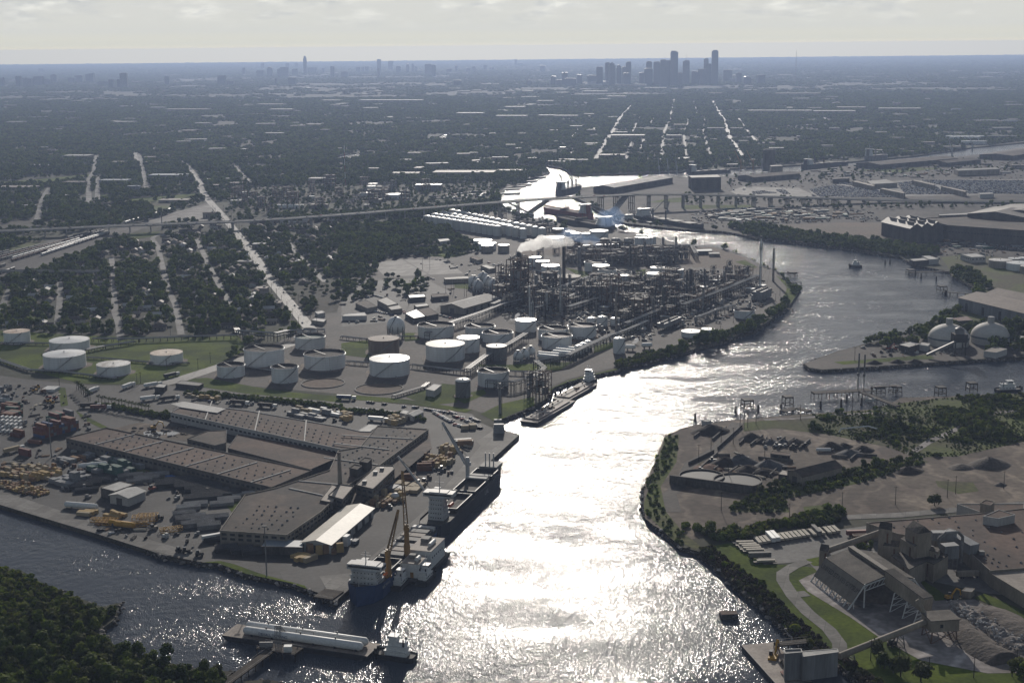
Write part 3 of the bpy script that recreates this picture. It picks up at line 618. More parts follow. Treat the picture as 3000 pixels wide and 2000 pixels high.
def tank_geo(r,h,style,wall,roofm,n=44,stair=None,depth=None):
 """list of (part, mesh): the shell, its roof, top rail, stair; origin at the centre of the foot"""
 out=[];mb=MB()
 if style in('open','green'):
  mb.lathe((0,0,0),[(r,0),(r,h),(r-.12,h)],n,False,False)
  rim=MB();rim.lathe((0,0,h-.9),[(r+.02,0),(r+.75,.05),(r+.75,.2),(r+.02,.25)],n,False,False)
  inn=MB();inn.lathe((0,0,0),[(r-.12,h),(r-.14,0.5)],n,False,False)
  d=depth if depth is not None else 2.2;z=h-d
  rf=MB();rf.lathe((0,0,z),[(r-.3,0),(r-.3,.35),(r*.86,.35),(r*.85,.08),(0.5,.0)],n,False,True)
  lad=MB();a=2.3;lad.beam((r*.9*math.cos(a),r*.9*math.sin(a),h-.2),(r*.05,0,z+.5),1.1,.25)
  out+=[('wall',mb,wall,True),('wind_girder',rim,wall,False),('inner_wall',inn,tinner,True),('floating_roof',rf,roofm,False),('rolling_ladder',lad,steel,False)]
 else:
  rise={'cone':r*.085,'flat':r*.02,'dome':r*.28}[style]
  mb.lathe((0,0,0),[(r,0),(r,h)],n,True,False)
  prof=[(r+.12,h-.1),(r+.12,h+.05)]+([(r*math.cos(t*.1571),h+.06+rise*math.sin(t*.1571))for t in range(1,10)]+[(.01,h+.06+rise)]if style=='dome' else[(r*.5,h+.05+rise*.5),(.3,h+.05+rise)])
  rf=MB();rf.lathe((0,0,0),prof,n,True,True)
  rl=MB()
  rl.lathe((0,0,h+rise-.2),[(.5,0),(.5,.9),(.8,.95),(.8,1.2)],8)
  out+=[('wall',mb,wall,True),('roof',rf,roofm,True),('roof_vent',rl,wall,False)]
 if r>5:
  kr=MB()
  for k in range(n//2):
   a=4*math.pi*k/n;b=4*math.pi*(k+1)/n;P=(r*math.cos(a),r*math.sin(a));Q=(r*math.cos(b),r*math.sin(b))
   kr.tube((*P,h),(*P,h+1.1),.05,4);kr.tube((*P,h+1.1),(*Q,h+1.1),.05,4)
  out.append(('handrail',kr,steel,False))
  st=MB();a0=stair if stair is not None else rnd.uniform(3.9,4.9);sp=min(1.6,h*1.35/r);m=16
  for k in range(m):
   a=a0+sp*k/m;b=a0+sp*(k+1)/m;za,zb=h*k/m,h*(k+1)/m;q=r+.5
   st.beam((q*math.cos(a),q*math.sin(a),za),(q*math.cos(b),q*math.sin(b),zb),1.0,.3)
   st.tube(((r+1)*math.cos(a),(r+1)*math.sin(a),za+1),((r+1)*math.cos(b),(r+1)*math.sin(b),zb+1),.06,4)
  out.append(('stair',st,steel,False))
  nz=MB();a=-1.2;nz.tube((r*math.cos(a),r*math.sin(a),1),((r+3)*math.cos(a),(r+3)*math.sin(a),1),.4,8);nz.tube(((r+3)*math.cos(a),(r+3)*math.sin(a),1),((r+3)*math.cos(a),(r+3)*math.sin(a),0),.4,8)
  out.append(('pipe_connection',nz,pipem,False))
 return out
def parts(root,lst):
 on={}
 for nm,mb,m,sm in lst:on[nm]=mb.obj(nm,m,on.get({'wind_girder':'wall','stair':'wall','pipe_connection':'wall','handrail':'wall','rolling_ladder':'floating_roof','roof_vent':'roof'}.get(nm),root),sm)
def tank_at(zf,xl,xr,yr,yb,style,label,wall=None,roofm=None,group=None,stair=None,depth=None,name='storage_tank',pad=True):
 pf=zf((xl+xr)/2,yb);g=at(pf);r=(xr-xl)/2.352*mpp(pf)/2;h=hgt(pf,zf(0,yr)[1])
 dr=Vector((g.x,g.y,0)).normalized();c=g+dr*r
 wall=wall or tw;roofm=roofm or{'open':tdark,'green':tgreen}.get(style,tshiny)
 t=thing(name,label,'storage tank',(c.x,c.y,0.1),0,group);parts(t,tank_geo(r,h,style,wall,roofm,44 if r>8 else 28,stair,depth))
 AVOID.append((c.x,c.y,r));return t,c,r,h
def soil(c,r):
 patch('tank_base',[Vector((c.x+r*math.cos(a*.5236)*(1+.12*math.sin(a*2.7)),c.y+r*math.sin(a*.5236)*(1+.12*math.cos(a*1.9)),0))for a in range(12)],padm,0.17)
G1='white tanks on the grass tank field'
for zf,xl,xr,yr,yb,st,wl,rf,lab,gr in(
(M1,33,210,1003,1080,'flat',tw,trust,'white tank with rust-stained flat roof, leftmost on the grass field',G1),
(M1,348,620,1072,1134,'cone',tw,tshiny,'wide white cone-roofed tank half hidden behind another on the grass field',G1),
(L1,307,595,112,200,'cone',tw,tshiny,'wide white tank with clean cone roof in front of its twin on the grass',G1),
(L1,672,903,177,243,'flat',tw,tstreak,'low white tank with streaked roof nearest the yard fence',G1),
(L1,1040,1263,98,162,'flat',tw,trust,'white tank with brown rust blotches on its roof beside the entry road',G1),
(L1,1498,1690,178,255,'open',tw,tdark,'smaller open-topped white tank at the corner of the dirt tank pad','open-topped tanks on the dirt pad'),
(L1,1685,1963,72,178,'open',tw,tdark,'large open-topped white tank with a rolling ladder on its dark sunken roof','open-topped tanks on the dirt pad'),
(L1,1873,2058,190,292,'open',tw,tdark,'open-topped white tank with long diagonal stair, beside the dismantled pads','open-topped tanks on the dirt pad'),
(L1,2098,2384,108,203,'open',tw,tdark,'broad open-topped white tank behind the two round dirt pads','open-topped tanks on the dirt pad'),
(M1,2048,2183,990,1010,'open',tw,tdark,'open white tank mostly hidden behind the green-roofed tank',None),
(M1,2035,2243,1040,1118,'green',tw,tgreen,'white tank with faded green floating roof near the foot of the avenue',None),
(L2,195,475,145,250,'cone',tw,tshiny,'big white tank with bright ribbed cone roof behind a round dirt pad',None),
(M2,187,402,1058,1152,'flat',tbrown,trbrown,'rust brown tank with brown roof below the large white sphere',None),
(M2,582,855,1100,1203,'flat',tw,tmott,'big white tank with mottled grey roof and diagonal stair',None),
(M2,798,955,1045,1142,'flat',tw,tshiny,'tall white tank with gleaming white roof behind the mottled-roofed tank',None),
(M2,998,1142,1102,1188,'flat',tgrey,tmott,'dark grey tank with pale roof beside the pipe rack',None),
(M2,527,778,965,1042,'open',tw,tdark,'wide open-topped white tank right of the large sphere',None),
(M2,853,1060,968,1040,'open',tw,tdark,'open-topped white tank left of the tank with the bright roof',None),
(M2,973,1183,1012,1075,'open',tw,tdark,'open-topped white tank overlapping the one behind it, centre of the refinery',None),
(M2,1198,1345,922,1000,'cone',tw,tshiny,'tall white tank with glaring white roof at the edge of the process units',None),
(M2,1357,1565,985,1062,'open',tw,tdark,'open-topped white tank behind the brown-roofed tank',None),
(M2,1380,1590,1034,1118,'open',tw,trbrown,'open white tank with brown inner wall nearest the small white silos',None),
(M2,1560,1758,962,1043,'open',tw,trbrown,'open white tank with reddish floating roof, rightmost of the large open tanks',None),
(M2,1690,1763,908,950,'dome',tw,tshiny,'small white dome-topped tank, left of the trio by the pipe rack','trio of small white tanks'),
(M2,1762,1835,900,958,'dome',tw,tshiny,'small white dome-topped tank, middle of the trio by the pipe rack','trio of small white tanks'),
(M2,1850,1923,910,955,'dome',tw,tshiny,'small white dome-topped tank, right of the trio by the pipe rack','trio of small white tanks'),
(M2,1605,1668,1097,1146,'dome',tw,tshiny,'little white tank nearest the river in a row of three','row of three little tanks'),
(M2,1637,1698,1082,1130,'dome',tw,tshiny,'little white tank in the middle of a row of three','row of three little tanks'),
(M2,1673,1727,1064,1110,'dome',tw,tshiny,'little white tank farthest back in a row of three','row of three little tanks'),
(M2,1872,1955,1050,1146,'dome',tw,tshiny,'tall narrow white tank with spiral stair near the river bank',None),
(L2,940,1155,222,320,'open',tw,tdark,'open-topped white tank nearest the barge dock',None),
(L2,787,892,280,388,'dome',tgrey,tshiny,'narrow grey tank with pale domed top beside the barge dock tank',None)):
 t,c,r,h=tank_at(zf,xl,xr,yr,yb,st,lab,wl,rf,gr);soil(c,r*1.28)
for zf,xl,xr,yr,yb,st,wl,rf,lab in(
(M2,1280,1378,484,545,'flat',tw,tshiny,'white tank left of the tan tank behind the crude tower'),(M2,1338,1437,512,575,'flat',ttan,tshiny,'tan tank between two white tanks behind the crude tower'),
(M2,1378,1505,543,622,'flat',tw,tshiny,'white tank in front of the tan tank behind the crude tower'),(M2,1675,1823,518,580,'open',tw,trbrown,'open white tank with pale floor, behind the mid refinery tan tank'),
(M2,1728,1848,543,608,'flat',ttan,tshiny,'tan tank with diagonal stair in the middle of the refinery'),(M2,1770,1895,570,633,'open',tw,tdark,'open dark-topped white tank in front of the mid refinery tan tank'),
(M2,1843,1895,602,655,'flat',tw,tshiny,'small white cylinder left of its twin in mid refinery'),(M2,1922,1990,607,660,'flat',tw,tshiny,'small white cylinder right of its twin in mid refinery'),
(M2,1890,1998,585,628,'open',tw,tdark,'open dark tank behind the two small white cylinders'),(M2,1475,1650,622,678,'flat',tbrown,trbrown,'wide low dark brown tank right of the tall black stack'),
(M2,2128,2228,555,600,'flat',tw,tshiny,'white tank behind a second one right of mid refinery'),(M2,2103,2228,598,640,'flat',tw,tshiny,'white tank in front of a second one right of mid refinery'),
(M2,2268,2360,568,628,'flat',tw,tshiny,'white tank at the edge of the cleared red field'),
(M2,910,1040,368,412,'flat',tw,tshiny,'white tank farthest back in the group below the dome-roofed rows'),(M2,943,1068,388,430,'flat',tw,tshiny,'white tank in the middle of the group below the dome-roofed rows'),
(M2,965,1048,402,444,'flat',ttan,tshiny,'tan tank in front of the group below the dome-roofed rows'),(M2,1080,1158,398,444,'flat',ttan,tshiny,'tan tank standing alone right of the group below the dome-roofed rows'),
(M2,1663,1722,402,432,'flat',tw,tshiny,'small white tank left of a pair beyond the process units'),(M2,1755,1832,398,428,'flat',tw,tshiny,'small white tank beyond the process units, middle of three'),
(M2,1837,1917,396,432,'flat',tw,tshiny,'small white tank beyond the process units, right of three'),(M2,1415,1545,349,392,'flat',tw,tshiny,'broad white tank hidden partly by the steam plume'),
(M2,1543,1612,304,340,'flat',ttan,tshiny,'tan tank by the tanker berth'),(M2,1455,1532,286,312,'flat',ttan,tshiny,'low tan tank nearest the docked tanker'),
(M2,1577,1650,316,350,'flat',tw,tshiny,'white tank in front of the tan tank by the tanker berth'),(M2,1655,1730,318,350,'flat',tw,tshiny,'white tank between the smoke and the tanker berth'),
(M2,1712,1840,303,352,'flat',tw,tshiny,'broad white tank on the river bank beyond the smoke'),(M2,1570,1648,366,408,'dome',tgrey,tgrey,'dark dome-topped tank, left of four beyond the process units'),
(M2,1780,1850,362,392,'dome',tbrown,tbrown,'brown dome-topped tank, second of four beyond the process units'),(M2,1860,1922,358,388,'dome',tgrey,tgrey,'dark dome-topped tank, third of four beyond the process units'),
(M2,1948,2012,358,395,'dome',tgrey,tgrey,'dark dome-topped tank, right of four beyond the process units'),(M2,1265,1328,368,400,'dome',ttan,ttan,'low domed tan tank left of the steam plume'),
(M3,353,496,852,905,'open',tw,trbrown,'open white tank among pipe racks near the river bend'),(M3,-10,130,1000,1035,'flat',tw,tshiny,'low white tank on the river bank below the pipe racks'),(M3,128,220,980,1015,'flat',tw,tshiny,'small low white tank beside the bank service road'),
(M3,2107,2266,508,556,'flat',ttan,tstreak,'tan tank with pale roof on the far right bank'),(M3,2230,2400,528,575,'flat',tw,tshiny,'white tank in front of the tan one on the far right bank'),(M3,2240,2330,492,520,'flat',ttan,tshiny,'small tan tank behind on the far right bank'),(M3,2315,2400,487,512,'flat',tw,tshiny,'small pale tank at the right edge of the far bank'),(M3,2325,2480,550,600,'flat',ttan,tstreak,'tan tank cut by the right edge of the picture')):
 tank_at(zf,xl,xr,yr,yb,st,lab,wl,rf,None)
# silvery dome-roofed farm beyond the suburb: four long rows of identical tanks
first=None;rows=(((590,258),(1075,333),14),((645,243),(1150,322),14),((705,228),(1250,352),15),((765,214),(1385,348),16))
tm=mat('tank_silver',(0.50,0.50,0.48),0.4,0.08,0.06,(0.40,0.395,0.375),4,spec=0.45,stretch=(1,1,.15))
for ri,(a,b,n)in enumerate(rows):
 A,B=at(M2(*a)),at(M2(*b));lab='silver dome-roofed tank in the %s of the four long tank rows'%('front row','second row','third row','back row')[ri]
 for k in range(n):
  p=A+(B-A)*(k/(n-1));r=56/2.352*mpp(M2(800,300))/2
  if first is None:
   first=thing('dome_tank',lab,'storage tank',(p.x,p.y+r,0.1),0,'silver dome-roofed tanks, front row');parts(first,tank_geo(r,14.5,'dome',tm,tm,24)[:3])
  else:dup(first,(p.x,p.y+r,0.1),rnd.uniform(0,6),lab,'silver dome-roofed tanks, '+('front row','second row','third row','back row')[ri])
# a few cylinders by the far process units, and the farms in the distance
cyl=None
for x,y in((2040,398),(2062,402),(2085,398),(2106,404),(2130,400),(2050,382),(2078,384),(2102,384),(2126,386),(2150,392)):
 p=at(M2(x,y))
 if cyl is None:cyl=thing('slim_tank','slim white cylinder tank in the cluster by the far process units','storage tank',(p.x,p.y,0.1),0,'slim white cylinders');parts(cyl,tank_geo(4.2,13,'flat',tw,tshiny,20)[:3])
 else:dup(cyl,(p.x,p.y,0.1))
for zf,lst,lab,gr in((T2,((180,252,1032,1050),(305,428,1108,1138),(132,206,1095,1118),(176,240,1050,1085)),'white tank in the chemical works beyond the highway','tanks of the chemical works'),
    (T1,((1650,1730,1090,1115),(1690,1730,1125,1140)),'white tank at the near end of the chemical works','tanks of the chemical works'),
    (M1,((1905,1938,118,140),(1945,1975,118,140),(1985,2020,118,140),(2025,2060,118,142),(2065,2095,118,140),(2130,2170,60,80)),'small pale tank in the row by the highway works','tanks of the highway works'),
    (T3,tuple((x,x+55,702+(i%2)*6,728+(i%2)*5)for i,x in enumerate(range(1812,2040,26)))+tuple((x,x+50,738,762)for x in range(1918,2060,32)),'white tank in the far terminal across the upper reach','far terminal tanks'),
    (T3,tuple((x,x+46,702,724)for x in range(2095,2260,40)),'dim grey tank right of the far white terminal','far grey tanks')):
 for xl,xr,yr,yb in lst:tank_at(zf,xl,xr,yr,yb,'flat',lab,tgrey if 'grey' in lab else tw,tmott if 'grey' in lab else tshiny,gr)

# ------------------------------------------------------------------ spheres and bullets
def sphere_tank(zf,x,y,r_px,yfoot,label,group=None):
 pf=zf(x,yfoot);g=at(pf);r=r_px/2.352*mpp(pf);zc=hgt(pf,zf(0,y)[1]);zc=max(zc,r*1.12)
 t=thing('spherical_tank',label,'sphere tank',(g.x,g.y+r*.3,0.1),0,group)
 b=MB();b.sphere((0,0,zc),r,28,18);b.obj('shell',tw,t,True)
 rg=MB();rg.lathe((0,0,zc+r*.99),[(1.6,0),(1.6,1.2),(1.2,1.2)],10,True,True);rg.obj('top_platform',steel,t)
 for k in range(10):
  a=k*.6283;l=MB();l.tube((r*.93*math.cos(a),r*.93*math.sin(a),0),(r*.97*math.cos(a),r*.97*math.sin(a),zc),max(.35,r*.045),8);l.obj('leg',tgrey if group is None else tw,t)
 br=MB()
 for k in range(10):
  a=k*.6283;c=a+.6283
  br.tube((r*.95*math.cos(a),r*.95*math.sin(a),1),(r*.95*math.cos(c),r*.95*math.sin(c),zc*.6),.12,5)
 br.obj('bracing',steel,t)
 st=MB()
 for k in range(14):
  u=-1.25+2.5*k/14;v=-1.25+2.5*(k+1)/14;a,c=4.2+u*.5,4.2+v*.5;q=r+.6
  st.beam((q*math.cos(u)*math.cos(a),q*math.cos(u)*math.sin(a),zc+q*math.sin(u)),(q*math.cos(v)*math.cos(c),q*math.cos(v)*math.sin(c),zc+q*math.sin(v)),.9,.3)
 st.obj('stair',steel,t);AVOID.append((g.x,g.y,r))
sphere_tank(M2,376,952,62,1035,'large white sphere tank on blue-grey legs behind the brown tank')
for x,y,r,yf,l in((920,652,38,690,'left rear white sphere of the cluster'),(978,624,41,680,'tallest white sphere at the back of the cluster'),(1012,650,36,692,'white sphere half hidden behind two others'),(943,674,37,716,'front left white sphere of the cluster'),(1050,668,37,712,'front right white sphere of the cluster'),(905,640,30,684,'small white sphere at the left edge of the cluster')):
 sphere_tank(M2,x,y,r,yf,l+' beside the big gabled warehouse','cluster of white sphere tanks')
for x,y,r,yf,l in((1218,104,33,138,'near'),(1262,86,33,122,'middle'),(1306,68,31,106,'far')):
 sphere_tank(L2,x,y,r,yf,'%s one of three small white spheres by the river pipe rack'%l,'three small spheres')
def bullet(p,q,r,label,group,z=1.6,cat='pressure vessel',m=None):
 p,q=Vector(p),Vector(q);d=q-p;n=d.normalized();t=thing('bullet_tank',label,cat,((p.x+q.x)/2,(p.y+q.y)/2,p.z),math.atan2(d.y,d.x),group)
 h=d.length/2;mb=MB();N_=16;prof=[(-h-r*.55,.05),(-h-r*.45,r*.6),(-h,r),(h,r),(h+r*.45,r*.6),(h+r*.55,.05)]
 vs=[(x,rr*math.cos(6.2832*k/N_),z+r+rr*math.sin(6.2832*k/N_))for x,rr in prof for k in range(N_)];fs=[]
 for j in range(5):
  for k in range(N_):fs.append((j*N_+k,(j+1)*N_+k,(j+1)*N_+(k+1)%N_,j*N_+(k+1)%N_))
 fs+=[tuple(range(N_)),tuple(range(5*N_,6*N_))[::-1]];mb.add(vs,fs);mb.obj('shell',m or whitem,t,True)
 for s in(-.6,.6):b=MB();b.box((s*h,0,0),(r*.4,r*1.4,z+r*.5));b.obj('saddle',concrete,t)
 return t
for i,(a,b)in enumerate((((1360,125),(1500,140)),((1360,110),(1500,122)),((1460,100),(1610,115)),((1480,85),(1610,98)),((1500,70),(1615,82)))):
 bullet(at(L2(*a)),at(L2(*b)),2.4,'long white horizontal bullet tank beside the river pipe rack','white bullet tanks')
for a,b in(((2075,50),(2135,48)),((1960,60),(2020,62))):bullet(at(L2(*a)),at(L2(*b)),2.2,'short white bullet tank near the refinery bank','short bullet tanks')
# ------------------------------------------------------------------ refinery: towers, stacks, frames, racks
bargem=mat('beige_steel',(0.27,0.235,0.195),0.6,0.15,0.1,(0.19,0.165,0.135),5,stretch=(1,1,.2))
def column(zf,x,yt,yb,wpx,label,m=None,plat=4,name='process_column',cat='tower',group=None,taper=1.0,cap=None):
 pf=zf(x,yb);g=at(pf);h=hgt(pf,zf(0,yt)[1]);r=max(.5,wpx/2.352*mpp(pf)/2);m=m or steel
 t=thing(name,label,cat,(g.x,g.y,0.05),0,group);b=MB();b.lathe((0,0,0),[(r*1.15,0),(r*1.15,1.5),(r,3),(r*(1+taper)/2,h*.55),(r*taper,h-r*.5),(r*taper*.6,h-.1),(.05,h)]if name=='process_column' else[(r*1.25,0),(r,3),(r*taper,h)],14);body_=b.obj('shell',m,t,True)
 for i in range(plat):
  z=h*(i+1.0)/(plat+.4);pm=MB();q=r+1.2;pm.lathe((0,0,z),[(r*.9,0),(q,0),(q,.15),(r*.9,.15)],12,False,False)
  for k in range(8):a=k*.785;pm.tube((q*math.cos(a),q*math.sin(a),z),(q*math.cos(a),q*math.sin(a),z+1.1),.06,4);c=a+.785;pm.tube((q*math.cos(a),q*math.sin(a),z+1.1),(q*math.cos(c),q*math.sin(c),z+1.1),.06,4)
  pm.obj('platform',dsteel,t)
 if plat:
  l=MB();l.beam((r+.5,-.3,0),(r+.5,-.3,h*.95),.5,.3);l.obj('ladder',dsteel,t)
  p=MB();a=3.9;p.path([((r+.5)*math.cos(a),(r+.5)*math.sin(a),0),((r+.5)*math.cos(a),(r+.5)*math.sin(a),h+.8),(0,0,h+.9),(0,0,h-.5)],.28,6);p.obj('overhead_pipe',pipem,t)
 if cap:
  c=MB();c.lathe((0,0,h*.86),[(r*taper*1.08,0),(r*taper*1.08,h*.14+.15)],14,False,True);c.obj('top_band',cap,body_,True)
 return t
for i in range(18):
 x,y=rnd.uniform(1380,2330),rnd.uniform(720,900);h_=rnd.uniform(70,150);column(M2,x,y-h_,y,rnd.uniform(7,15),'slim dark tower standing among the units of the refinery centre',rnd.choice((dsteel,dsteel,rustm,steel)),rnd.choice((1,3,4)),'process_column','tower','slim infill towers')
redband=mat('red_band',(0.22,0.04,0.025),0.6,0.2,0.2)
pale=mat('pale_column',(0.42,0.42,0.41),0.5,0.1,0.1)
REFC=((1225,440,735,34,'crude tower under the white steam plume',dsteel,6),(1208,520,740,22,'slim tower left of the crude tower under the plume',dsteel,6),(1262,525,730,20,'slim tower right of the crude tower under the plume',dsteel,5),
(1343,598,760,24,'banded grey tower right of the crude unit',steel,5),(1427,545,660,22,'brown tower in front of the white tank behind the crude unit',bargem,3),(1460,620,760,14,'slim tower between two stacks',dsteel,4),(1573,596,700,16,'short tower in front of the brown tank',steel,3),
(1416,725,850,16,'pale tower at the front of the process units',pale,2),(1310,790,890,12,'white column beside the tall white column',pale,2),(1322,785,888,9,'thin white column right of the tall white one',pale,1),(2013,570,690,20,'dark twin tower behind the right process blocks',dsteel,4),(1985,600,690,16,'dark tower next to the twin tower',dsteel,4),
(1640,405,545,26,'grey tower rising through the blue smoke',steel,4),(1740,400,500,16,'tower below the second smoke wisp',dsteel,3),(1990,400,540,12,'slim tower in the far lattice row',dsteel,3),(2090,370,500,12,'pale slim tower at the right of the far lattice row',steel,3),(2215,340,470,14,'tower by the far river bank',steel,3),(2305,335,470,12,'tower farthest right by the far river bank',steel,3),
(2275,705,850,20,'tower with many platforms at the right process block',dsteel,6),(2215,690,880,16,'black slim tower of the right process block',dsteel,2),(2165,690,790,14,'short dark tower near the right block',dsteel,4),(2145,770,890,10,'thin black tower at the right block front',dsteel,2),(1840,690,800,16,'dark tower in the process centre',dsteel,4),(1770,700,800,14,'brown tower in the process centre',bargem,4),(2060,700,800,14,'tower in the centre right of the process units',dsteel,4),(1110,640,760,18,'dark tower left edge of the crude unit',dsteel,4),(1150,600,750,14,'narrow tower behind the gabled warehouse',dsteel,4))
for x,yt,yb,wp,lab,m,pl in REFC:column(M2,x,yt,yb,wp,lab,m,pl)
for x,yt,yb,wp,lab,m in((55,560,720,26,'broad dark tower left of the river flare',dsteel),(28,570,740,14,'dark column at the left of the bend units',dsteel),(150,560,690,12,'thin column near the bend units',dsteel),(285,580,700,9,'thin column before the cleared field',steel),(140,690,840,12,'column in front of the bend units',steel),(75,680,800,12,'dark column in front of the bend units',dsteel),(40,740,830,10,'short column in front of the bend units',dsteel)):column(M3,x,yt,yb,wp,lab,m,4)
for x,yt,yb,wp,lab,m,cp,ta in((1533,400,690,22,'tall black chimney at the centre of the refinery',dsteel,None,.85),(1510,545,860,10,'tall thin pale chimney beside the process units',pale,None,.9),(1298,678,890,11,'tall thin white chimney at the front of the process units',whitem,None,.9),(1884,590,790,12,'black chimney left of the red-banded one',dsteel,None,.9),(1911,590,750,11,'dark chimney with reddish top',rustm,redband,.9),(1893,720,1005,13,'brown chimney rising from the tank rows',bargem,None,.85),(2295,582,700,9,'black chimney near the red field',dsteel,None,.9),(2222,684,890,14,'black chimney of the right block',dsteel,None,.85)):
 column(M2,x,yt,yb,wp,lab,m,1,'chimney','chimney',None,ta,cp)
column(L2,1095,288,500,15,'grey flue stack on the bank beside the barge dock',steel,2,'chimney','chimney',None,.9)
for x,yt,yb,wp,lab,m in((532,352,692,13,'tall white flare stack beside the river bend',whitem),(622,436,645,10,'dark flare stack at the river edge',dsteel)):
 t=column(M3,x,yt,yb,wp,lab,m,2,'flare_stack','flare stack',None,.9)
 pf=M3(x,yb);h=hgt(pf,M3(0,yt)[1]);r=wp/2.352*mpp(pf)/2
 b=MB();b.lathe((0,0,h-14),[(r*1.5,0),(r*1.6,4),(r*1.2,5)],12);b.lathe((0,0,h),[(r*.6,0),(r*1.3,1.5),(r*.9,4)],12);b.obj('flare_tip',steel,t,True)
 gl=MB()
 for k in range(3):a=k*2.09;gl.tube((0,0,h*.9),(math.cos(a)*22,math.sin(a)*22,0),.08,4)
 gl.obj('guy_wires',dsteel,t)
ang=lambda zf,a,b:math.atan2(*reversed((at(zf(*b))-at(zf(*a))).xy))
RA=ang(M3,(0,870),(520,660))
def frame_unit(seed,nx,ny,nz,s=6.0,hz=5.5):
 """an open steel structure with decks, vessels and pipes; origin at the centre of the foot"""
 g=random.Random(seed);W,D=nx*s,ny*s;fr=MB();dk=MB();ps=MB();vs=MB()
 for i in range(nx+1):
  for j in range(ny+1):
   top=nz*hz+(1.5 if g.random()<.4 else 0);fr.box((i*s-W/2,j*s-D/2,0),(.5,.5,top))
 for k in range(1,nz+1):
  for i in range(nx+1):fr.beam((i*s-W/2,-D/2,k*hz),(i*s-W/2,D/2,k*hz),.35,.5)
  for j in range(ny+1):fr.beam((-W/2,j*s-D/2,k*hz),(W/2,j*s-D/2,k*hz),.35,.5)
  for i in range(nx):
   for j in range(ny):
    x,y=(i+.5)*s-W/2,(j+.5)*s-D/2
    if g.random()<.5:dk.box((x,y,k*hz+.26),(s*.96,s*.96,.12))
    u=g.random()
    if u<.3:vs.lathe((x,y,k*hz-hz+.4),[(1.4,0),(1.6,.6),(1.6,hz*.7),(1.2,hz*.85),(.1,hz*.9)],10)
    elif u<.55:vs.tube((x-s*.42,y,k*hz-hz*.5),(x+s*.42,y,k*hz-hz*.5),1.0,9)
    if g.random()<.5:z=k*hz+g.uniform(-2,1);ps.tube((x-s,y+g.uniform(-2,2),z),(x+s,y+g.uniform(-2,2)*0,z),g.uniform(.15,.4),6)
    if g.random()<.4:ps.tube((x+1,y+2,0),(x+1,y+2,k*hz+2),g.uniform(.15,.35),6)
  fr.beam((-W/2,-D/2,(k-1)*hz),(-W/2+s,-D/2,k*hz),.25,.25);fr.beam((W/2,-D/2,(k-1)*hz),(W/2,-D/2+s,k*hz),.25,.25)
 return fr,dk,ps,vs
UNITS=[]
for i,(nx,ny,nz)in enumerate(((3,2,3),(4,2,2),(2,2,4),(5,2,2),(3,3,3),(2,1,3),(6,1,2))):
 fr,dk,ps,vs=frame_unit(300+i,nx,ny,nz)
 UNITS.append((('frame',fr.mesh('frame',dsteel if i%2 else rustm)),('deck',dk.mesh('deck',dsteel)),('piping',ps.mesh('piping',pipem)),('vessels',vs.mesh('vessels',bargem if i%3==0 else steel,True))))
def unit(p,k,rz,label,group,s=1.0):
 t=thing('process_unit',label,'process unit',(p.x,p.y,0.05),rz,group);t.scale=(s,s,s*rnd.uniform(1.0,1.5))
 for nm,me in UNITS[k]:
  o=bpy.data.objects.new(nm,me);COL.objects.link(o);o.parent=t
  if nm in('vessels','piping','deck'):o['kind']='stuff'
 return t
for x,y,k,s in((1110,790,0,1.2),(1160,740,4,1.25),(1215,760,2,1.6),(1250,700,2,1.5),(1290,800,0,1.1),(1180,820,3,1.0),(1120,720,2,1.2)):unit(at(M2(x,y)),k,RA,'dense steel process unit around the crude tower','process units round the crude tower',s)
for x,y in((1380,740),(1450,720),(1400,830),(1480,820),(1560,760),(1600,830),(1650,780),(1720,800),(1700,720),(1780,760),(1810,830),(1850,740),(1900,830),(1950,760),(1960,870),(2020,730),(2050,840),(2100,780),(2130,720),(2170,850),(2200,760),(2250,800),(2290,730),(2300,860),(2060,920),(1980,930)):
 unit(at(M2(x+rnd.uniform(-12,12),y+rnd.uniform(-8,8))),rnd.randrange(7),RA+(math.pi/2 if rnd.random()<.35 else 0),'open steel process unit with pipes in the middle of the refinery','process units mid refinery',rnd.uniform(.85,1.3))
for x,y in((20,700),(60,660),(90,740),(130,640),(180,700),(230,650),(260,710),(310,640),(360,680),(400,630),(40,800),(180,780),(440,650),(110,820),(300,740),(210,600),(320,590),(420,590)):
 unit(at(M3(x,y)),rnd.choice((0,1,3,5,6,5,6)),RA+(math.pi/2 if rnd.random()<.3 else 0),'low steel process unit on the river bend side of the refinery','process units by the river bend',rnd.uniform(.7,1.0))
for x,y in((1620,520),(1680,500),(1740,520),(1800,480),(1860,500),(1920,470),(1960,510),(2030,490),(2080,520),(2140,480),(2200,500),(2250,520),(2320,490),(1790,530),(1890,530),(2000,530),(2160,530),(1600,470),(1850,455),(2100,460)):
 unit(at(M2(x,y)),rnd.choice((1,3,6,3,0)),RA*.2,'dark lattice process unit in the far row of the refinery','far row of process units',rnd.uniform(.9,1.35))
for x,y,k in((1190,295,5),(1240,350,5),(1120,200,5),(1380,270,5),(1420,300,1),(1340,300,5),(2190,590,5),(1480,445,5),(1370,465,5),(1385,330,0)):unit(at(M2(x,y)),k,.3,'small pump and pipe structure between the outer tanks','small outer process units',.8)
x,y=fill(gp(pts(M2,1380,690,1650,700,1780,660,2000,690,2352,650,2352,960,2000,960,1860,860,1560,870,1360,840)),42);k=rnd.sample(range(len(x)),min(34,len(x)))
for i in k:unit(Vector((x[i],y[i],0)),rnd.choice((0,2,4,5,5)),RA,'tangled steel process unit filling the refinery centre','infill process units',rnd.uniform(.7,1.1))
x,y=fill(gp(pts(M1,1560,20,2352,-20,2352,150,1600,200)),50);k=rnd.sample(range(len(x)),min(16,len(x)))
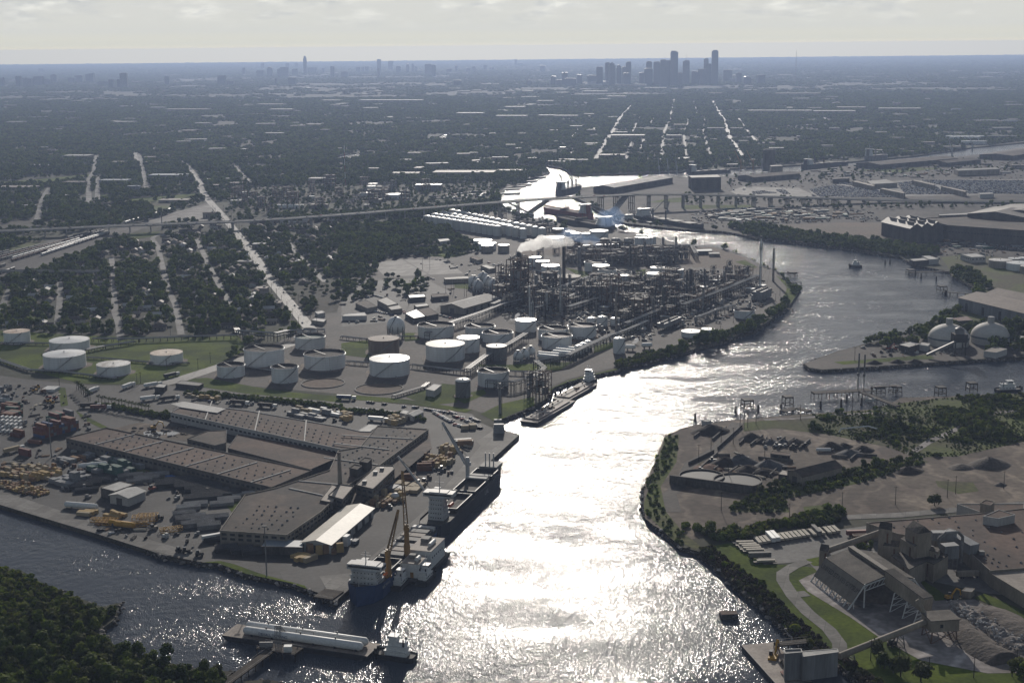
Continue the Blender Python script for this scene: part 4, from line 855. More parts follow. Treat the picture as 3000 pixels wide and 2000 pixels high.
for i in k:unit(Vector((x[i],y[i],0)),rnd.choice((0,2,4,5)),.1,'process unit of the chemical works beyond the highway, left part','chemical works units, left',rnd.uniform(.8,1.2))
x,y=fill(gp(pts(M2,0,-20,500,-20,700,60,300,130,0,140)),60);k=rnd.sample(range(len(x)),min(12,len(x)))
for i in k:unit(Vector((x[i],y[i],0)),rnd.choice((0,1,4,5)),.1,'process unit of the chemical works beyond the highway, right part','chemical works units, right',rnd.uniform(.8,1.2))
# equipment on the ground between the units
def exch_mb():
 v=MB();v.tube((-3.2,0,1.9),(3.2,0,1.9),.75,12);v.tube((-3.6,0,1.9),(-3.2,0,1.9),.95,12);v.tube((3.2,0,1.9),(3.5,0,1.9),.6,12);return v
def drum_mb():
 v=MB();v.lathe((0,0,1.2),[(.2,0),(1.5,.5),(1.6,1),(1.6,6),(1.4,6.6),(.2,7)],12);return v
def shed_mb():
 v=MB();v.prism([(-5,-3.5),(5,-3.5),(5,3.5),(-5,3.5)],0,3.8);return v
SMALL=[]
e=thing('heat_exchanger','silver heat exchanger between the process units','heat exchanger',(0,0,-50),0,'heat exchangers');exch_mb().obj('shell',pipem,e,True)
b=MB();b.box((-2,0,0),(.5,1.2,1.5));b.obj('saddle',concrete,e);b=MB();b.box((2,0,0),(.5,1.2,1.5));b.obj('saddle',concrete,e);SMALL.append(e)
e=thing('pressure_drum','upright grey drum between the process units','drum',(0,0,-50),0,'upright drums');drum_mb().obj('shell',steel,e,True)
b=MB();b.lathe((0,0,0),[(1.3,0),(1.2,1.6)],10);b.obj('skirt',dsteel,e);SMALL.append(e)
e=thing('control_hut','small flat-roofed hut between the process units','hut',(0,0,-50),0,'plant huts');shed_mb().obj('wall',bargem,e)
b=MB();b.box((0,0,3.82),(10.8,7.8,.3));b.obj('roof',whitem,e);b=MB();b.box((1,-3.55,0),(1.2,.12,2.2));b.obj('door',dsteel,e);SMALL.append(e)
used=set()
PROC=gp(pts(M2,1090,850,1100,700,1280,640,1480,690,1650,700,1780,650,2000,690,2352,640)+pts(M3,240,600,500,610,620,700,560,800,430,900,100,960)+pts(M2,2200,1000,1960,1050,1850,1000,1640,1050,1800,880,1560,880,1350,850))
x,y=fill(PROC,19);q=[(a,b)for a,b in zip(x,y)if rnd.random()<.8][:300]
for a,b in q:
 k=rnd.choices((0,1,2),(5,4,1.3))[0]
 if k in used:dup(SMALL[k],(a,b,.06),RA+rnd.choice((0,math.pi/2)))
 else:SMALL[k].location=(a,b,.06);used.add(k)
def rack(line,wd,h,label,npipe=5,group=None,m=None,m2=None,step=7.0,name='pipe_rack'):
 """pipe rack: bents along a line carrying parallel pipes; two parts"""
 p0=line[0];t=thing(name,label,'pipe rack',(p0.x,p0.y,0),0,group);fr=MB();pi=MB()
 L_=[p-p0 for p in line]
 for a,b in zip(L_,L_[1:]):
  d=b-a;n=max(1,int(d.length/step));dn=d.normalized();s=Vector((-dn.y,dn.x,0))
  for k in range(n+1):
   c=a+d*(k/n)
   for e in(-1,1):fr.box((c.x+s.x*e*wd/2,c.y+s.y*e*wd/2,0),(.4,.4,h),math.atan2(d.y,d.x))
   for z in((h,h*.62)if h>5 else(h,)):fr.beam(c-s*wd/2+Vector((0,0,z)),c+s*wd/2+Vector((0,0,z)),.35,.4)
  for e in(-1,1):fr.beam(a+s*e*wd/2+Vector((0,0,h)),b+s*e*wd/2+Vector((0,0,h)),.25,.3)
  for j in range(npipe):
   o=s*(wd*((j+.5)/npipe-.5));z=Vector((0,0,h+.5));r=.18+.2*rnd.random();pi.tube(a+o+z,b+o+z,r,6)
   if h>5 and j%2:pi.tube(a+o+Vector((0,0,h*.62+.4)),b+o+Vector((0,0,h*.62+.4)),r*.8,6)
 fr.obj('frame',m or dsteel,t);o=pi.obj('pipes',m2 or pipem,t);o['kind']='stuff';return t
for zf,ln,wd,h,lab,n in(
(M3,(0,870,260,770,520,660),7,11,'long elevated pipe rack climbing toward the white flare stack',6),(M3,(100,935,250,875,355,850),5,7,'pipe rack ending at the open tank near the river bend',5),(M2,(1960,990,2200,890,2352,830),6,9,'pipe rack running up to the right process block',6),
(L2,(870,240,990,150,1160,60,1270,-10),6,7,'double pipe rack between the dock tank and the grey tank',6),(M2,(590,1050,760,975,980,900,1100,850,1240,815),6,8,'pipe rack passing behind the open tanks toward the crude unit',6),(L2,(1340,190,1560,150,1700,80,1870,0),6,8,'pipe rack beside the bullet tanks running along the river bank',6),
(L2,(1340,190,1400,240,1330,300,1180,340,1000,325),5,8,'pipe rack bending down to the barge dock',5),(L2,(1870,0,2000,-50,2110,-100),5,7,'pipe rack on the bank beyond the tall narrow tank',5),(L2,(0,150,190,165),4,2.5,'low pipe rack left of the big cone-roofed tank',4),(L2,(480,180,640,200,880,230),5,3,'low pipe rack in front of the mottled-roofed tank',5),
(L2,(1150,225,1250,230,1350,240),4,3,'low pipe rack right of the dock tank',4),(M2,(0,1040,180,1060,420,1040,530,1040),4,2.5,'low pipe rack behind the brown tank',4),(M2,(1500,740,1640,680,1780,640),6,9,'elevated silver pipe rack crossing mid refinery',6),(M2,(1040,860,1090,840,1250,740),6,10,'pipe rack in front of the crude unit',5),
(M2,(2060,920,2200,860,2352,800),6,10,'pipe rack with cooler bank at the right block',6),(M2,(1560,880,1750,820,1900,760,2060,690,2280,640),7,10,'long pipe rack through the middle process units',6),(M2,(1340,880,1500,830,1640,770),6,9,'pipe rack through the front process units',6),(M2,(1600,450,1900,440,2352,445),7,10,'long dark pipe rack along the far process row',6),(M3,(0,445,60,440,95,500),6,10,'pipe rack end at the red field',5),
(M1,(0,1080,350,1085),4,2.0,'low pipe run joining the two left tanks on the grass',4),(M1,(600,1135,720,1110,930,1078),5,3,'low pipe rack crossing the grass toward the suburb edge',6),(M1,(640,1063,960,1065,1300,1050,1640,1040),5,4,'long pipe rack along the suburb edge',6),(L1,(-200,60,0,140,200,210,420,220,800,270),5,2.0,'low pipe run along the yard fence below the tank field',5),
(L1,(600,120,760,130,1040,155,1300,160),4,1.6,'pipe run between the streaked and rusty tanks',4),(M1,(1630,1025,1640,1040,1900,1060,1990,1040,2240,1035),6,9,'tall pipe bridge over the entry road',6),(L1,(1690,185,1900,215),3,1.5,'low pipes between the open tanks on the dirt pad',4),(L2,(360,390,560,330,600,300),4,2.0,'pipe run near the round dirt pad',4),(M2,(1150,580,1290,600,1480,640),6,8,'pipe rack behind the white sphere cluster',5),(M2,(2352,600,2290,640,2240,700),6,9,'pipe rack at the end of the red field',5)):
 rack([at(zf(ln[i],ln[i+1]))for i in range(0,len(ln),2)],wd,h,lab,n)
# dock structure by the barges
t=unit(at(L2(1385,400)),2,RA,'tall steel loading structure at the barge dock',None,1.0)
t=unit(at(L2(1300,370)),5,RA,'steel loading frame behind the barge dock',None,.9)
# finned cooler block by the river bend
t=thing('cooling_block','long grey finned cooler block by the bend of the river','cooler',at(M3(545,765)),RA);b=MB();b.box((0,0,1),(34,12,10));b.obj('casing',steel,t)
for k in range(6):b=MB();b.lathe((-14+k*5.6,0,11),[(2.2,0),(2.4,1.4)],14,False,True);b.obj('fan',dsteel,t)
t=thing('cooling_block','grey finned cooler bank at the right process block','cooler',at(M2(2260,960)),RA);b=MB();b.box((0,0,3),(46,9,5));b.obj('casing',steel,t)
for k in range(8):b=MB();b.lathe((-19+k*5.4,0,8),[(2.1,0),(2.3,1.2)],12,False,True);b.obj('fan',dsteel,t)
b=MB()
for k in range(9):b.box((-21+k*5.2,-4,0),(.5,.5,3));b.box((-21+k*5.2,4,0),(.5,.5,3))
b.obj('supports',dsteel,t)
# smoke and steam
def plume(name,pl,r0,r1,dens,col,label,seed,an=0.2,n=26):
 g=random.Random(seed);mb=MB()
 for i in range(n):
  u=i/(n-1);j=u*(len(pl)-1);a=min(int(j),len(pl)-2);c=pl[a].lerp(pl[a+1],j-a);rr=r0+(r1-r0)*u
  mb.sphere((c.x+g.uniform(-.4,.4)*rr,c.y+g.uniform(-.4,.4)*rr,c.z+g.uniform(-.4,.45)*rr),rr*g.uniform(.6,1.05),9,7,.9,.16,g)
 m=bpy.data.materials.new(name+'_vapour');m.use_nodes=True;N=m.node_tree.nodes;N.clear();o_=N.new('ShaderNodeOutputMaterial');v=N.new('ShaderNodeVolumePrincipled')
 v.inputs['Density'].default_value=dens;v.inputs['Color'].default_value=col+(1,);v.inputs['Anisotropy'].default_value=an;m.node_tree.links.new(v.outputs[0],o_.inputs['Volume'])
 o=mb.obj(name,m);md=o.modifiers.new('melt','REMESH');md.mode='VOXEL';md.voxel_size=max(1.0,r0*.3);return tag(o,kind='stuff')
def abv(zf,x,y,yb_ref):
 """a point in the air over the ground point yb_ref that shows at (x, y)"""
 g=at(zf(x,yb_ref));d=ray(zf(x,y));t=g.y/d.y;return Vector((d.x*t,g.y,CAMH+d.z*t))
plume('steam_plume',[abv(M2,*q,735)for q in((1226,436),(1243,418),(1280,408),(1335,388),(1400,378))],3.2,8.5,.12,(1,1,1),'',5,.65,44)
plume('steam_plume',[abv(M2,*q,735)for q in((1395,378),(1450,372),(1500,378),(1545,372),(1585,388))],8.5,5,.045,(1,1,1),'',15,.65,26)
plume('blue_smoke',[abv(M2,*q,500)for q in((1740,385),(1760,350),(1640,350),(1600,330),(1520,330))],6,10,.02,(0.45,0.65,1.0),'',6,.3,14)
plume('blue_smoke',[abv(M2,*q,400)for q in((1800,260),(1820,220),(1840,200),(1880,180))],10,15,.014,(0.45,0.65,1.0),'',7,.3,12)
for i,q in enumerate((((2040,975),(2090,965)),((2010,1065),(2045,1050)),((1130,915),(1200,905),(1220,880)))):plume('steam_plume',[abv(M2,*p,985 if i==0 else 1075 if i==1 else 925)for p in q],1.5,2.6,.25,(0.97,0.97,0.98),'',8+i,.2,8)
# ------------------------------------------------------------------ buildings
roofb=mat('roof_brown',(0.112,0.073,0.055),0.85,0.25,0.03,(0.068,0.050,0.042),6,fine=0.3,extra=slabs(27,40,.3,.86,1.1))
roofd=mat('roof_dark',(0.090,0.068,0.055),0.85,0.3,0.04,(0.045,0.04,0.036),7,fine=0.3)
roofw=mat('roof_white',(0.42,0.41,0.385),0.7,0.12,0.06,(0.32,0.31,0.29),5,spec=0.12)
roofg=mat('roof_grey',(0.19,0.186,0.175),0.7,0.2,0.06,(0.13,0.125,0.117),5,spec=0.12)
rooft=mat('roof_tan',(0.27,0.235,0.2),0.7,0.15,0.06,(0.2,0.17,0.145),5,spec=0.12)
rbluegrey=mat('roof_bluegrey',(0.17,0.205,0.235),0.5,0.12,0.06,spec=0.3)
wallc=mat('wall_concrete',(0.15,0.138,0.124),0.85,0.18,0.1,(0.085,0.078,0.07),5,stretch=(1,1,.4))
wallw=mat('wall_white',(0.36,0.35,0.335),0.7,0.12,0.1,(0.34,0.33,0.31),5,stretch=(1,1,.3))
wallt=mat('wall_tan',(0.26,0.23,0.19),0.8,0.15,0.1,(0.19,0.165,0.135),5,stretch=(1,1,.3))
walld=mat('wall_dark',(0.085,0.078,0.072),0.8,0.25,0.1,(0.055,0.05,0.046),5,stretch=(1,1,.3))
corr=mat('corrugated_grey',(0.20,0.205,0.21),0.55,0.15,0.15,(0.14,0.142,0.145),4,spec=0.25,stretch=(1,1,.1))
glassm=mat('dark_glass',(0.025,0.028,0.032),0.25,0.2,0.3,spec=0.4)
ROOF={}
def flat(name,label,cat,roof_px,h,wm,rm,parapet=0.5,group=None,band=0,z0=0.0):
 P=[at(p,h)for p in roof_px];c=sum(P,Vector())/len(P);c.z=0
 t=thing(name,label,cat,(c.x,c.y,0),0,group);Q=[(p.x-c.x,p.y-c.y)for p in P]
 if sum(Q[i][0]*Q[(i+1)%len(Q)][1]-Q[(i+1)%len(Q)][0]*Q[i][1]for i in range(len(Q)))<0:Q=Q[::-1]
 w=MB();w.prism(Q,z0,h,False);wo=w.obj('wall',wm,t)
 r=tri_poly(Q,h+.02);ro=r.obj('roof',rm,t);ROOF[t.name]=ro
 n=len(Q)
 if parapet:
  pm=MB()
  for i in range(n):
   a,b=Vector((*Q[i],h+parapet/2-.1)),Vector((*Q[(i+1)%n],h+parapet/2-.1));pm.beam(a,b,.45,parapet+.2)
  pm.obj('parapet',wm,ro)
 for k in range(band):
  z=h*(k+1)/(band+1)+h*.12
  for i in range(n):
   a,b=Vector((*Q[i],z)),Vector((*Q[(i+1)%n],z));d=b-a
   if d.length<12 or(a+b).y>2*max(q[1]for q in Q)-1:continue
   m=MB();nn=max(2,int(d.length/5));out=Vector((d.y,-d.x,0)).normalized()*.06
   for j in range(nn):m.beam(a+d*((j+.2)/nn)+out,a+d*((j+.8)/nn)+out,.2,1.5)
   o=m.obj('window_band',glassm,wo);o['kind']='stuff'
 AVOID.append((c.x,c.y,max(math.hypot(*q)for q in Q)*.8));t['h']=h;t['q']=0
 return t,c,Q
def gable(name,label,cat,px,eave,rise,wm,rm,group=None,z0=0.0,doors=0):
 """px = eave corners a, b, c, d; the ridge runs midway along a-b"""
 A,B,C,D=(at(p,eave)for p in px);c=(A+B+C+D)/4;u=((B-A)+(C-D));rz=math.atan2(u.y,u.x);L_=u.length/2;u.normalize()
 v=Vector((-u.y,u.x,0));W=abs(((D-A)+(C-B)).dot(v))/2;return gable_c(name,label,cat,c,rz,L_,W,eave,rise,wm,rm,group,doors)
def gable_mb(L_,W,eave,rise):
 w=MB();x,y=L_/2,W/2
 w.add([(-x,-y,0),(x,-y,0),(x,y,0),(-x,y,0),(-x,-y,eave),(x,-y,eave),(x,y,eave),(-x,y,eave),(-x,0,eave+rise),(x,0,eave+rise)],
  [(0,1,5,4),(2,3,7,6),(1,2,6,9,5),(3,0,4,8,7)])
 r=MB();e=min(1.0,.05*W);k=rise/y*e;T=.22
 for s in(-1,1):
  a=[(-x-e,s*(y+e),eave-k+.05),(x+e,s*(y+e),eave-k+.05),(x+e,0,eave+rise+.05),(-x-e,0,eave+rise+.05)]
  b=[(p[0],p[1],p[2]+T)for p in a];f=[(0,1,2,3),(7,6,5,4),(0,4,5,1),(1,5,6,2),(3,7,4,0)]
  r.add(a+b,f if s>0 else[q[::-1]for q in f])
 return w,r
def gable_c(name,label,cat,c,rz,L_,W,eave,rise,wm,rm,group=None,doors=0):
 t=thing(name,label,cat,(c.x,c.y,0),rz,group);w,r=gable_mb(L_,W,eave,rise);wo=w.obj('wall',wm,t);r.obj('roof',rm,t)
 for k in range(doors):
  for s in(-1,1):
   d=MB();d.box((-L_/2+L_*(k+.5)/doors,s*(W/2+.05),0),(4,.15,eave*.7));d.obj('door',dsteel,wo)
 d=MB();d.box((-L_/2-.05,0,0),(.15,min(6,W*.3),eave*.8));d.obj('door',walld,wo)
 AVOID.append((c.x,c.y,max(L_,W)*.45));return t
ventm=MB();ventm.lathe((0,0,0),[(1.0,0),(1.0,.5),(.25,1.2)],4,False,True);ventme=None
def vents(t,c,h,pairs,m=None):
 """small roof vents, each a part"""
 global ventme
 if ventme is None:ventme=ventm.mesh('roof_vent',corr)
 for p in pairs[:98]:
  o=bpy.data.objects.new('roof_vent',ventme);COL.objects.link(o);o.parent=ROOF[t.name];o.location=(p.x-c.x,p.y-c.y,h+.03);s=rnd.uniform(.5,.85);o.scale=(s,s,s)
def grid_px(zf,a,b,d,n,m,h,jit=0.0,f0=.08,f1=.95):
 A,B,D=at(zf(*a),h),at(zf(*b),h),at(zf(*d),h)
 return[A+(B-A)*(f0+(f1-f0)*(i+.5+rnd.uniform(-jit,jit))/n)+(D-A)*((j+.6)/(m+.2))for i in range(n)for j in range(m)]
# the long transit warehouses on the dock
t,c,Q=flat('dock_warehouse','long brown flat-roofed warehouse wing beside the crate yard','warehouse',pts(L1,455,668,1870,1008,2150,890,735,598),7.5,wallc,roofb,.7,None,1)
vents(t,c,7.5,grid_px(L1,(455,668),(1870,1008),(735,598),24,4,7.5));A,B,D=at(L1(455,668),7.5),at(L1(1870,1008),7.5),at(L1(735,598),7.5)
for k in range(1,7):p=A+(B-A)*(k/6.6);f=MB();f.beam(p-c+Vector((0,0,7.7-7.5)),p+(D-A)-c+Vector((0,0,.2)),.9,.9);f.obj('fire_wall',wallw,ROOF[t.name])
t,c,Q=flat('dock_warehouse','long brown flat-roofed warehouse wing nearest the tank farm','warehouse',pts(L1,1175,490,2352,745)+pts(L2,150,735,240,625,130,622,0,592)+pts(L1,1700,478,1290,430),7.5,wallw,roofb,.6,None,1)
vents(t,c,7.5,grid_px(L1,(1175,490),(2352,745),(1420,440),22,4,7.5));A,B,D=at(L1(1175,490),7.5),at(L1(2352,745),7.5),at(L1(1340,437),7.5)
for k in(1.1,2.6,4.0):p=A+(B-A)*(k/5);q=p+(at(L1(2352,592),7.5)-B)*.98;f=MB();f.beam(p-c+Vector((0,0,.2)),q-c+Vector((0,0,.2)),.9,.9);f.obj('fire_wall',wallw,ROOF[t.name])
can=MB();e=gp(pts(L1,1180,497,1270,480,1560,530,1500,560,1250,520));can.prism([(p.x-c.x,p.y-c.y)for p in e],8.2,8.5);can.obj('canopy',roofw,t)
t,c,Q=flat('dock_warehouse','wide brown roofed warehouse along the ship quay joining the two wings','warehouse',pts(B1,1515,130,1975,160,2210,0)+pts(L2,60,985,270,850,600,608,250,584,130,730,-20,755,-80,890)+pts(L1,1900,1012,1690,1058),8.5,wallt,roofd,.7,None,2)
vents(t,c,8.5,grid_px(L2,(0,960),(260,840),(-30,780),7,3,8.5,.3)+grid_px(L2,(270,835),(560,640),(130,740),8,4,8.5,.3)+grid_px(B1,(1560,120),(1960,140),(1740,-60),5,6,8.5,.3))
for a,b in(((-60,700),(330,745)),((0,645),(500,672)),((-120,800),(250,850)),((-290,960),(-20,985)),((-360,1010),(-80,1070))):f=MB();f.beam(at(L2(*a),8.8)-c,at(L2(*b),8.8)-c,.8,.7);f.obj('fire_wall',wallw,ROOF[t.name])
cn=MB();e=[at(p,4.6)for p in pts(L2,606,625,622,735,380,935,30,1176,-110,1160,60,1000,275,862)];cn.prism([(p.x-c.x,p.y-c.y)for p in e],4.2,4.6);cn.obj('loading_canopy',roofd,t)
ps=[at(p,4.2)for p in pts(L2,615,735,500,830,380,930,200,1055,40,1165)]
for a,b in zip(ps,ps[1:]):
 for k in range(4):q=a+(b-a)*(k/4)-c;p=MB();p.box((q.x-.8,q.y+.5,0),(.5,.5,4.2));p.obj('canopy_post',wallc,t)
for px,h,lab in((pts(L2,125,828,180,838,210,808,160,800),15,'square dark penthouse block on the quay warehouse roof, the taller one'),(pts(L2,55,872,110,885,140,858,90,848),14,'square dark penthouse block on the quay warehouse roof, the nearer one')):
 flat('roof_tower',lab,'roof block',px,h,walld,roofd,.5,None,0,8.52)
t,c,Q=flat('dock_office','long pale-roofed office with rows of windows above the quay','office',pts(L2,100,990,218,1018,366,880,360,858,245,856),11,wallc,rooft,.6,None,2)
for x,y in((280,885),(235,910),(160,975)):p=at(L2(x,y),11)-c;b=MB();b.box((p.x,p.y,11.03),(3,2.4,1.8));b.obj('air_handler',steel,ROOF[t.name])
t,c,Q=flat('dock_office','pale-roofed office at the near end of the window row above the quay','office',pts(L2,-90,1062,10,1090,88,998,-10,985),10.5,wallc,rooft,.6,None,2)
flat('brick_annex','low annex with pale panels roof beside the chimney','annex',pts(L1,2205,1095,2290,1110,2360,1010,2290,985),9.5,wallc,rooft,.4)
t=thing('chimney','tall square brown chimney standing on the warehouse roof','chimney',at(L1(2343,985),8.5));b=MB();b.lathe((0,0,0),[(1.6,0),(1.1,22)],4,True,True);b.obj('shaft',wallt,t);b=MB();b.lathe((0,0,22),[(1.3,0),(1.3,.8)],4);b.obj('cap',walld,t)
flat('courtyard_roof','low brown roof filling the courtyard between the warehouse wings','warehouse',pts(L1,1570,735,2140,882,2330,800,2340,770,1640,640),4.2,walld,roofb,.4)
flat('derelict_block','derelict narrow block standing in the demolished part of the courtyard','building',pts(L1,1290,672,1480,718,1555,700,1560,612,1430,618),6.5,wallc,roofd,.5,None,1)
b=MB()
for k in range(60):
 p=at(L1(rnd.uniform(900,1300),rnd.uniform(590,670)));s=rnd.uniform(.6,2.4);b.sphere((p.x,p.y,0),s,6,4,.5,.35,rnd)
tag(b.obj('rubble',gravel),kind='stuff')
patch('demolition_ground',pts(L1,750,605,960,560,1320,600,1560,640,1560,745,1290,690),dirt,0.1)
for x,y in((1030,632),(1090,642),(1190,633)):c=at(L1(x,y));patch('puddle',[Vector((c.x+5*math.cos(a)*(1+.3*math.sin(3*a)),c.y+9*math.sin(a),0))for a in(k*.524 for k in range(12))],mat('wet_ground',(0.03,.03,.03),0.08,.2,.1,spec=.5),.12)
t,c,Q=flat('white_canopy_building','white flat canopy roof in the corner between wing and quay warehouse','canopy',pts(L1,1745,1090,1905,1074,1968,998,1890,1003),7,walld,roofw,.3)
gable('transit_shed','long cream ribbed-roof transit shed on the quay apron','shed',pts(F,697,1240,800,1160,853,1169,756,1255),6,2.2,wallw,mat('roof_cream',(0.46,0.42,0.35),0.55,.1,.05,(.36,.33,.27),4,spec=.25),None,0,6)
flat('loading_canopy','blue-grey loading canopy at the near end of the quay warehouse','canopy',pts(B1,1800,235,2085,242,2098,192,1832,182),5,walld,rbluegrey,.2)
gable('yard_shed','small white gabled shed in the pipe yard','shed',pts(L1,780,1045,900,1000,972,1040,860,1090),6,1.8,wallw,roofw)
flat('open_shed','white flat-roofed open shed behind the small gabled one in the pipe yard','shed',pts(L1,693,1007,790,1032,922,985,825,963),6.5,walld,roofw,.2)
flat('white_shed','white flat-roofed shed beside the warehouse end near the parked cars','shed',pts(L2,108,618,180,630,262,576,190,570),6,wallw,roofw,.2)
gable('gate_building','white gatehouse with twin gables by the parked cars','gatehouse',pts(L2,450,502,520,470,552,492,480,522),4,1.6,wallw,roofw)
flat('gate_building','low white gatehouse left of the twin-gabled one','gatehouse',pts(L2,405,490,445,500,470,480,430,470),4,wallw,roofw,.2)
flat('guard_canopy','white canopy over the truck gate','canopy',pts(L1,1065,312,1130,318,1152,296,1095,292),5,walld,roofw,.2)
flat('yard_office','dark low office with white end by the truck gate','office',pts(L1,1210,290,1370,306,1402,288,1250,268),3.6,walld,roofg,.2)
flat('white_building','white boxy building on legs near the grey dock tank','building',pts(L2,582,328,640,340,690,300,640,292),6,wallw,roofw,.2)
# refinery buildings
t=gable('gabled_warehouse','big pale gabled warehouse with red sign beside the crude unit','warehouse',pts(M2,680,815,965,735,1052,772,845,828),7.5,4.0,wallt,roofg,None,0,5)
for px,h,wm,rm,lab in((pts(M2,5,885,25,870,160,858,175,882),5,wallw,roofw,'white flat building near the sphere'),(pts(M2,98,795,180,830,248,818,165,770),5,wallt,roofd,'dark-roofed block at the refinery car park, left'),(pts(M2,248,775,320,812,390,798,310,752),6,wallt,roofg,'grey-roofed block at the refinery car park, middle'),
(pts(M2,320,822,345,842,420,832,400,806),5,wallt,roofg,'small grey block in front of the middle one'),(pts(M2,440,865,500,900,580,885,520,835),5,walld,rbluegrey,'dark green-grey block left of a striped-roof one'),(pts(M2,520,840,590,885,670,868,600,823),5,walld,roofb,'brown striped-roof block before the gabled warehouse'),
(pts(M2,500,808,520,822,605,812,590,796),4.5,wallt,roofw,'pale-roofed small block behind the striped-roof one'),(pts(M2,460,740,470,758,580,750,570,733),5,walld,rbluegrey,'long dark shed behind the car park blocks'),(pts(M2,617,735,630,755,740,745,725,726),5,walld,roofd,'dark shed left of the sphere cluster'),
(pts(M2,706,618,715,632,882,625,870,608),5,wallt,roofg,'open carport roof behind the sphere cluster'),(pts(M2,960,535,1020,560,1065,552,1000,530),5,wallt,roofg,'small plant office left of the crude tower'),(pts(M2,885,478,940,500,975,490,920,472),5,wallt,roofb,'brown block by the tan tanks'),(pts(M2,665,355,680,372,748,362,735,350),5,wallw,roofw,'white block by the park lawn'),
(pts(M2,1110,600,1125,612,1185,604,1170,592),4,walld,rbluegrey,'blue-grey hut behind the crude unit'),(pts(M2,1958,425,1962,436,2112,432,2106,420),9,walld,rooft,'tan flat roof in the far row of process units'),(pts(M1,2170,855,2190,870,2240,860,2220,845),5,wallw,roofw,'white building at the avenue foot parking'),(pts(M1,2145,912,2230,925,2250,905,2170,896),4,wallt,roofw,'pale canopy at the avenue foot'),
(pts(M3,88,425,92,438,205,436,200,420),5,walld,mat('roof_teal',(.10,.15,.17),.6,.15,.1),'teal-roofed shed on the red field'),(pts(M3,178,445,182,456,256,456,250,442),4,wallt,roofg,'small shed on the red field')):
 flat('plant_building',lab,'building',px,h,wm,rm,.3,None,0)
# domes on the pointed terminal
for x0,x1,yt,yb,lab in((1690,1968,938,1105,'left white storage dome with dark hoop on the pointed terminal'),(1983,2246,925,1090,'right white storage dome with dark hoop on the pointed terminal')):
 pf=M3((x0+x1)/2,yb);g=at(pf);r=(x1-x0)/2.352*mpp(pf)/2;cc=g+Vector((g.x,g.y,0)).normalized()*r;H=hgt((pf[0],pf[1]-12),M3(0,yt)[1]);wl=r*.32
 t=thing('storage_dome',lab,'dome silo',(cc.x,cc.y,.1));b=MB();prof=[(r,0),(r,wl)]+[(r*math.cos(a),wl+(H-wl)*math.sin(a))for a in(k*.157 for k in range(1,10))]+[(r*.13,H)]
 b.lathe((0,0,0),prof,48,True,True);b.obj('shell',mat('dome_white',(.46,.44,.40),.7,.08,.05,(.36,.34,.31),5),t,True)
 b=MB();b.lathe((0,0,wl-.2),[(r+.1,0),(r+.3,.3),(r+.3,1.6),(r+.1,1.9)],48,False,False);b.obj('hoop',mat('hoop_blue',(.10,.12,.14),.6,.2,.2),t)
 b=MB();b.lathe((0,0,H-.3),[(r*.17,0),(r*.17,6),(r*.16,6.2)],16,False,True);b.obj('head_house',wallw,t)
 b=MB();b.box((-r*.2,-r*1.02,0),(5,3,5));b.obj('door',walld,t)
for zf,px,h,wm,rm,lab,cat in((M3,(1490,1080,1560,1098,1640,1075,1570,1060),6,walld,roofw,'open-fronted white-roofed shed left of the domes','shed'),(M3,(1632,1080,1690,1090,1706,1072,1650,1064),6,wallw,roofw,'white shed adjoining the open one left of the domes','shed'),(M3,(2075,1125,2160,1135,2236,1110,2150,1095),6,wallw,rooft,'tan-roofed white shed in front of the right dome','shed'),
(M3,(2290,1035,2352,1040,2420,1025,2330,1020),5,wallt,roofw,'small building at the right picture edge by the domes','building'),(M3,(1840,900,1900,918,2000,912,1960,885),6,walld,mat('roof_darkred',(.12,.06,.05),.7,.2,.1),'dark red roofed shed behind the left dome','shed')):
 flat('terminal_shed',lab,cat,pts(zf,*px),h,wm,rm,.2)
for a,lab in(((1975,765,2080,728,2700,850,2560,925),'long blue-walled tan-roofed mill hall behind the domes'),((2130,735,2210,705,2700,800,2640,850),'second tan-roofed mill hall behind the first at the right edge')):
 gable('mill_hall',lab,'mill hall',[M3(a[0],a[1]),M3(a[6],a[7]),M3(a[4],a[5]),M3(a[2],a[3])],14,5,corr,mat('roof_millbrown',(.19,.15,.12),.7,.15,.04,(.14,.11,.09),5),None,0,5)
# big steelworks halls on the east bank
for a,lab,wm in(((1375,235,1580,280,1790,262,1600,220),'dark three-ridged works hall standing in front of the red dirt field',walld),((1640,214,2700,330,2900,250,1900,190),'vast dark steelworks hall stretching to the right edge',walld)):
 pass
t0=gp(pts(M3,1375,225))[0]
A,B,D=at(M3(1378,236),22),at(M3(1575,282),22),at(M3(1490,216),22);u=(B-A);W3=(at(M3(1790,262),22)-B)/3
for k in range(3):
 c=A+u/2+W3*(k+.5);t=gable_c('works_hall',('left bay','middle bay','right bay')[k]+' of the dark three-ridged works hall by the red dirt field','works hall',c,math.atan2(u.y,u.x),u.length,W3.length*.98,22,7,walld,mat('roof_works',(.17,.145,.12),.6,.2,.05,(.11,.095,.08),5,spec=.25))
 for j in range(3):v=MB();v.beam((-u.length*.3+u.length*.3*j,-2.5,29.4),(-u.length*.3+u.length*.3*j,2.5,29.4),u.length*.2,1.6);v.obj('roof_monitor',walld,t)
flat('steelworks','vast dark flat-roofed steelworks stretching to the right edge of the picture','works hall',pts(M3,1640,215,1830,262,2800,330,2800,170,2010,195),24,walld,roofd,1,None,1)
for x0,y0,x1,y1,lab in((2010,168,2120,185,'first'),(2120,140,2352,190,'second'),(2200,130,2500,165,'third')):
 gable('works_roof_bay',lab+' raised ridge roof behind the vast steelworks','works hall',[M3(x0,y0),M3(x0+110,y0-30),M3(x1+300,y1),M3(x1+180,y1+30)],30,6,walld,MATS['roof_works'])
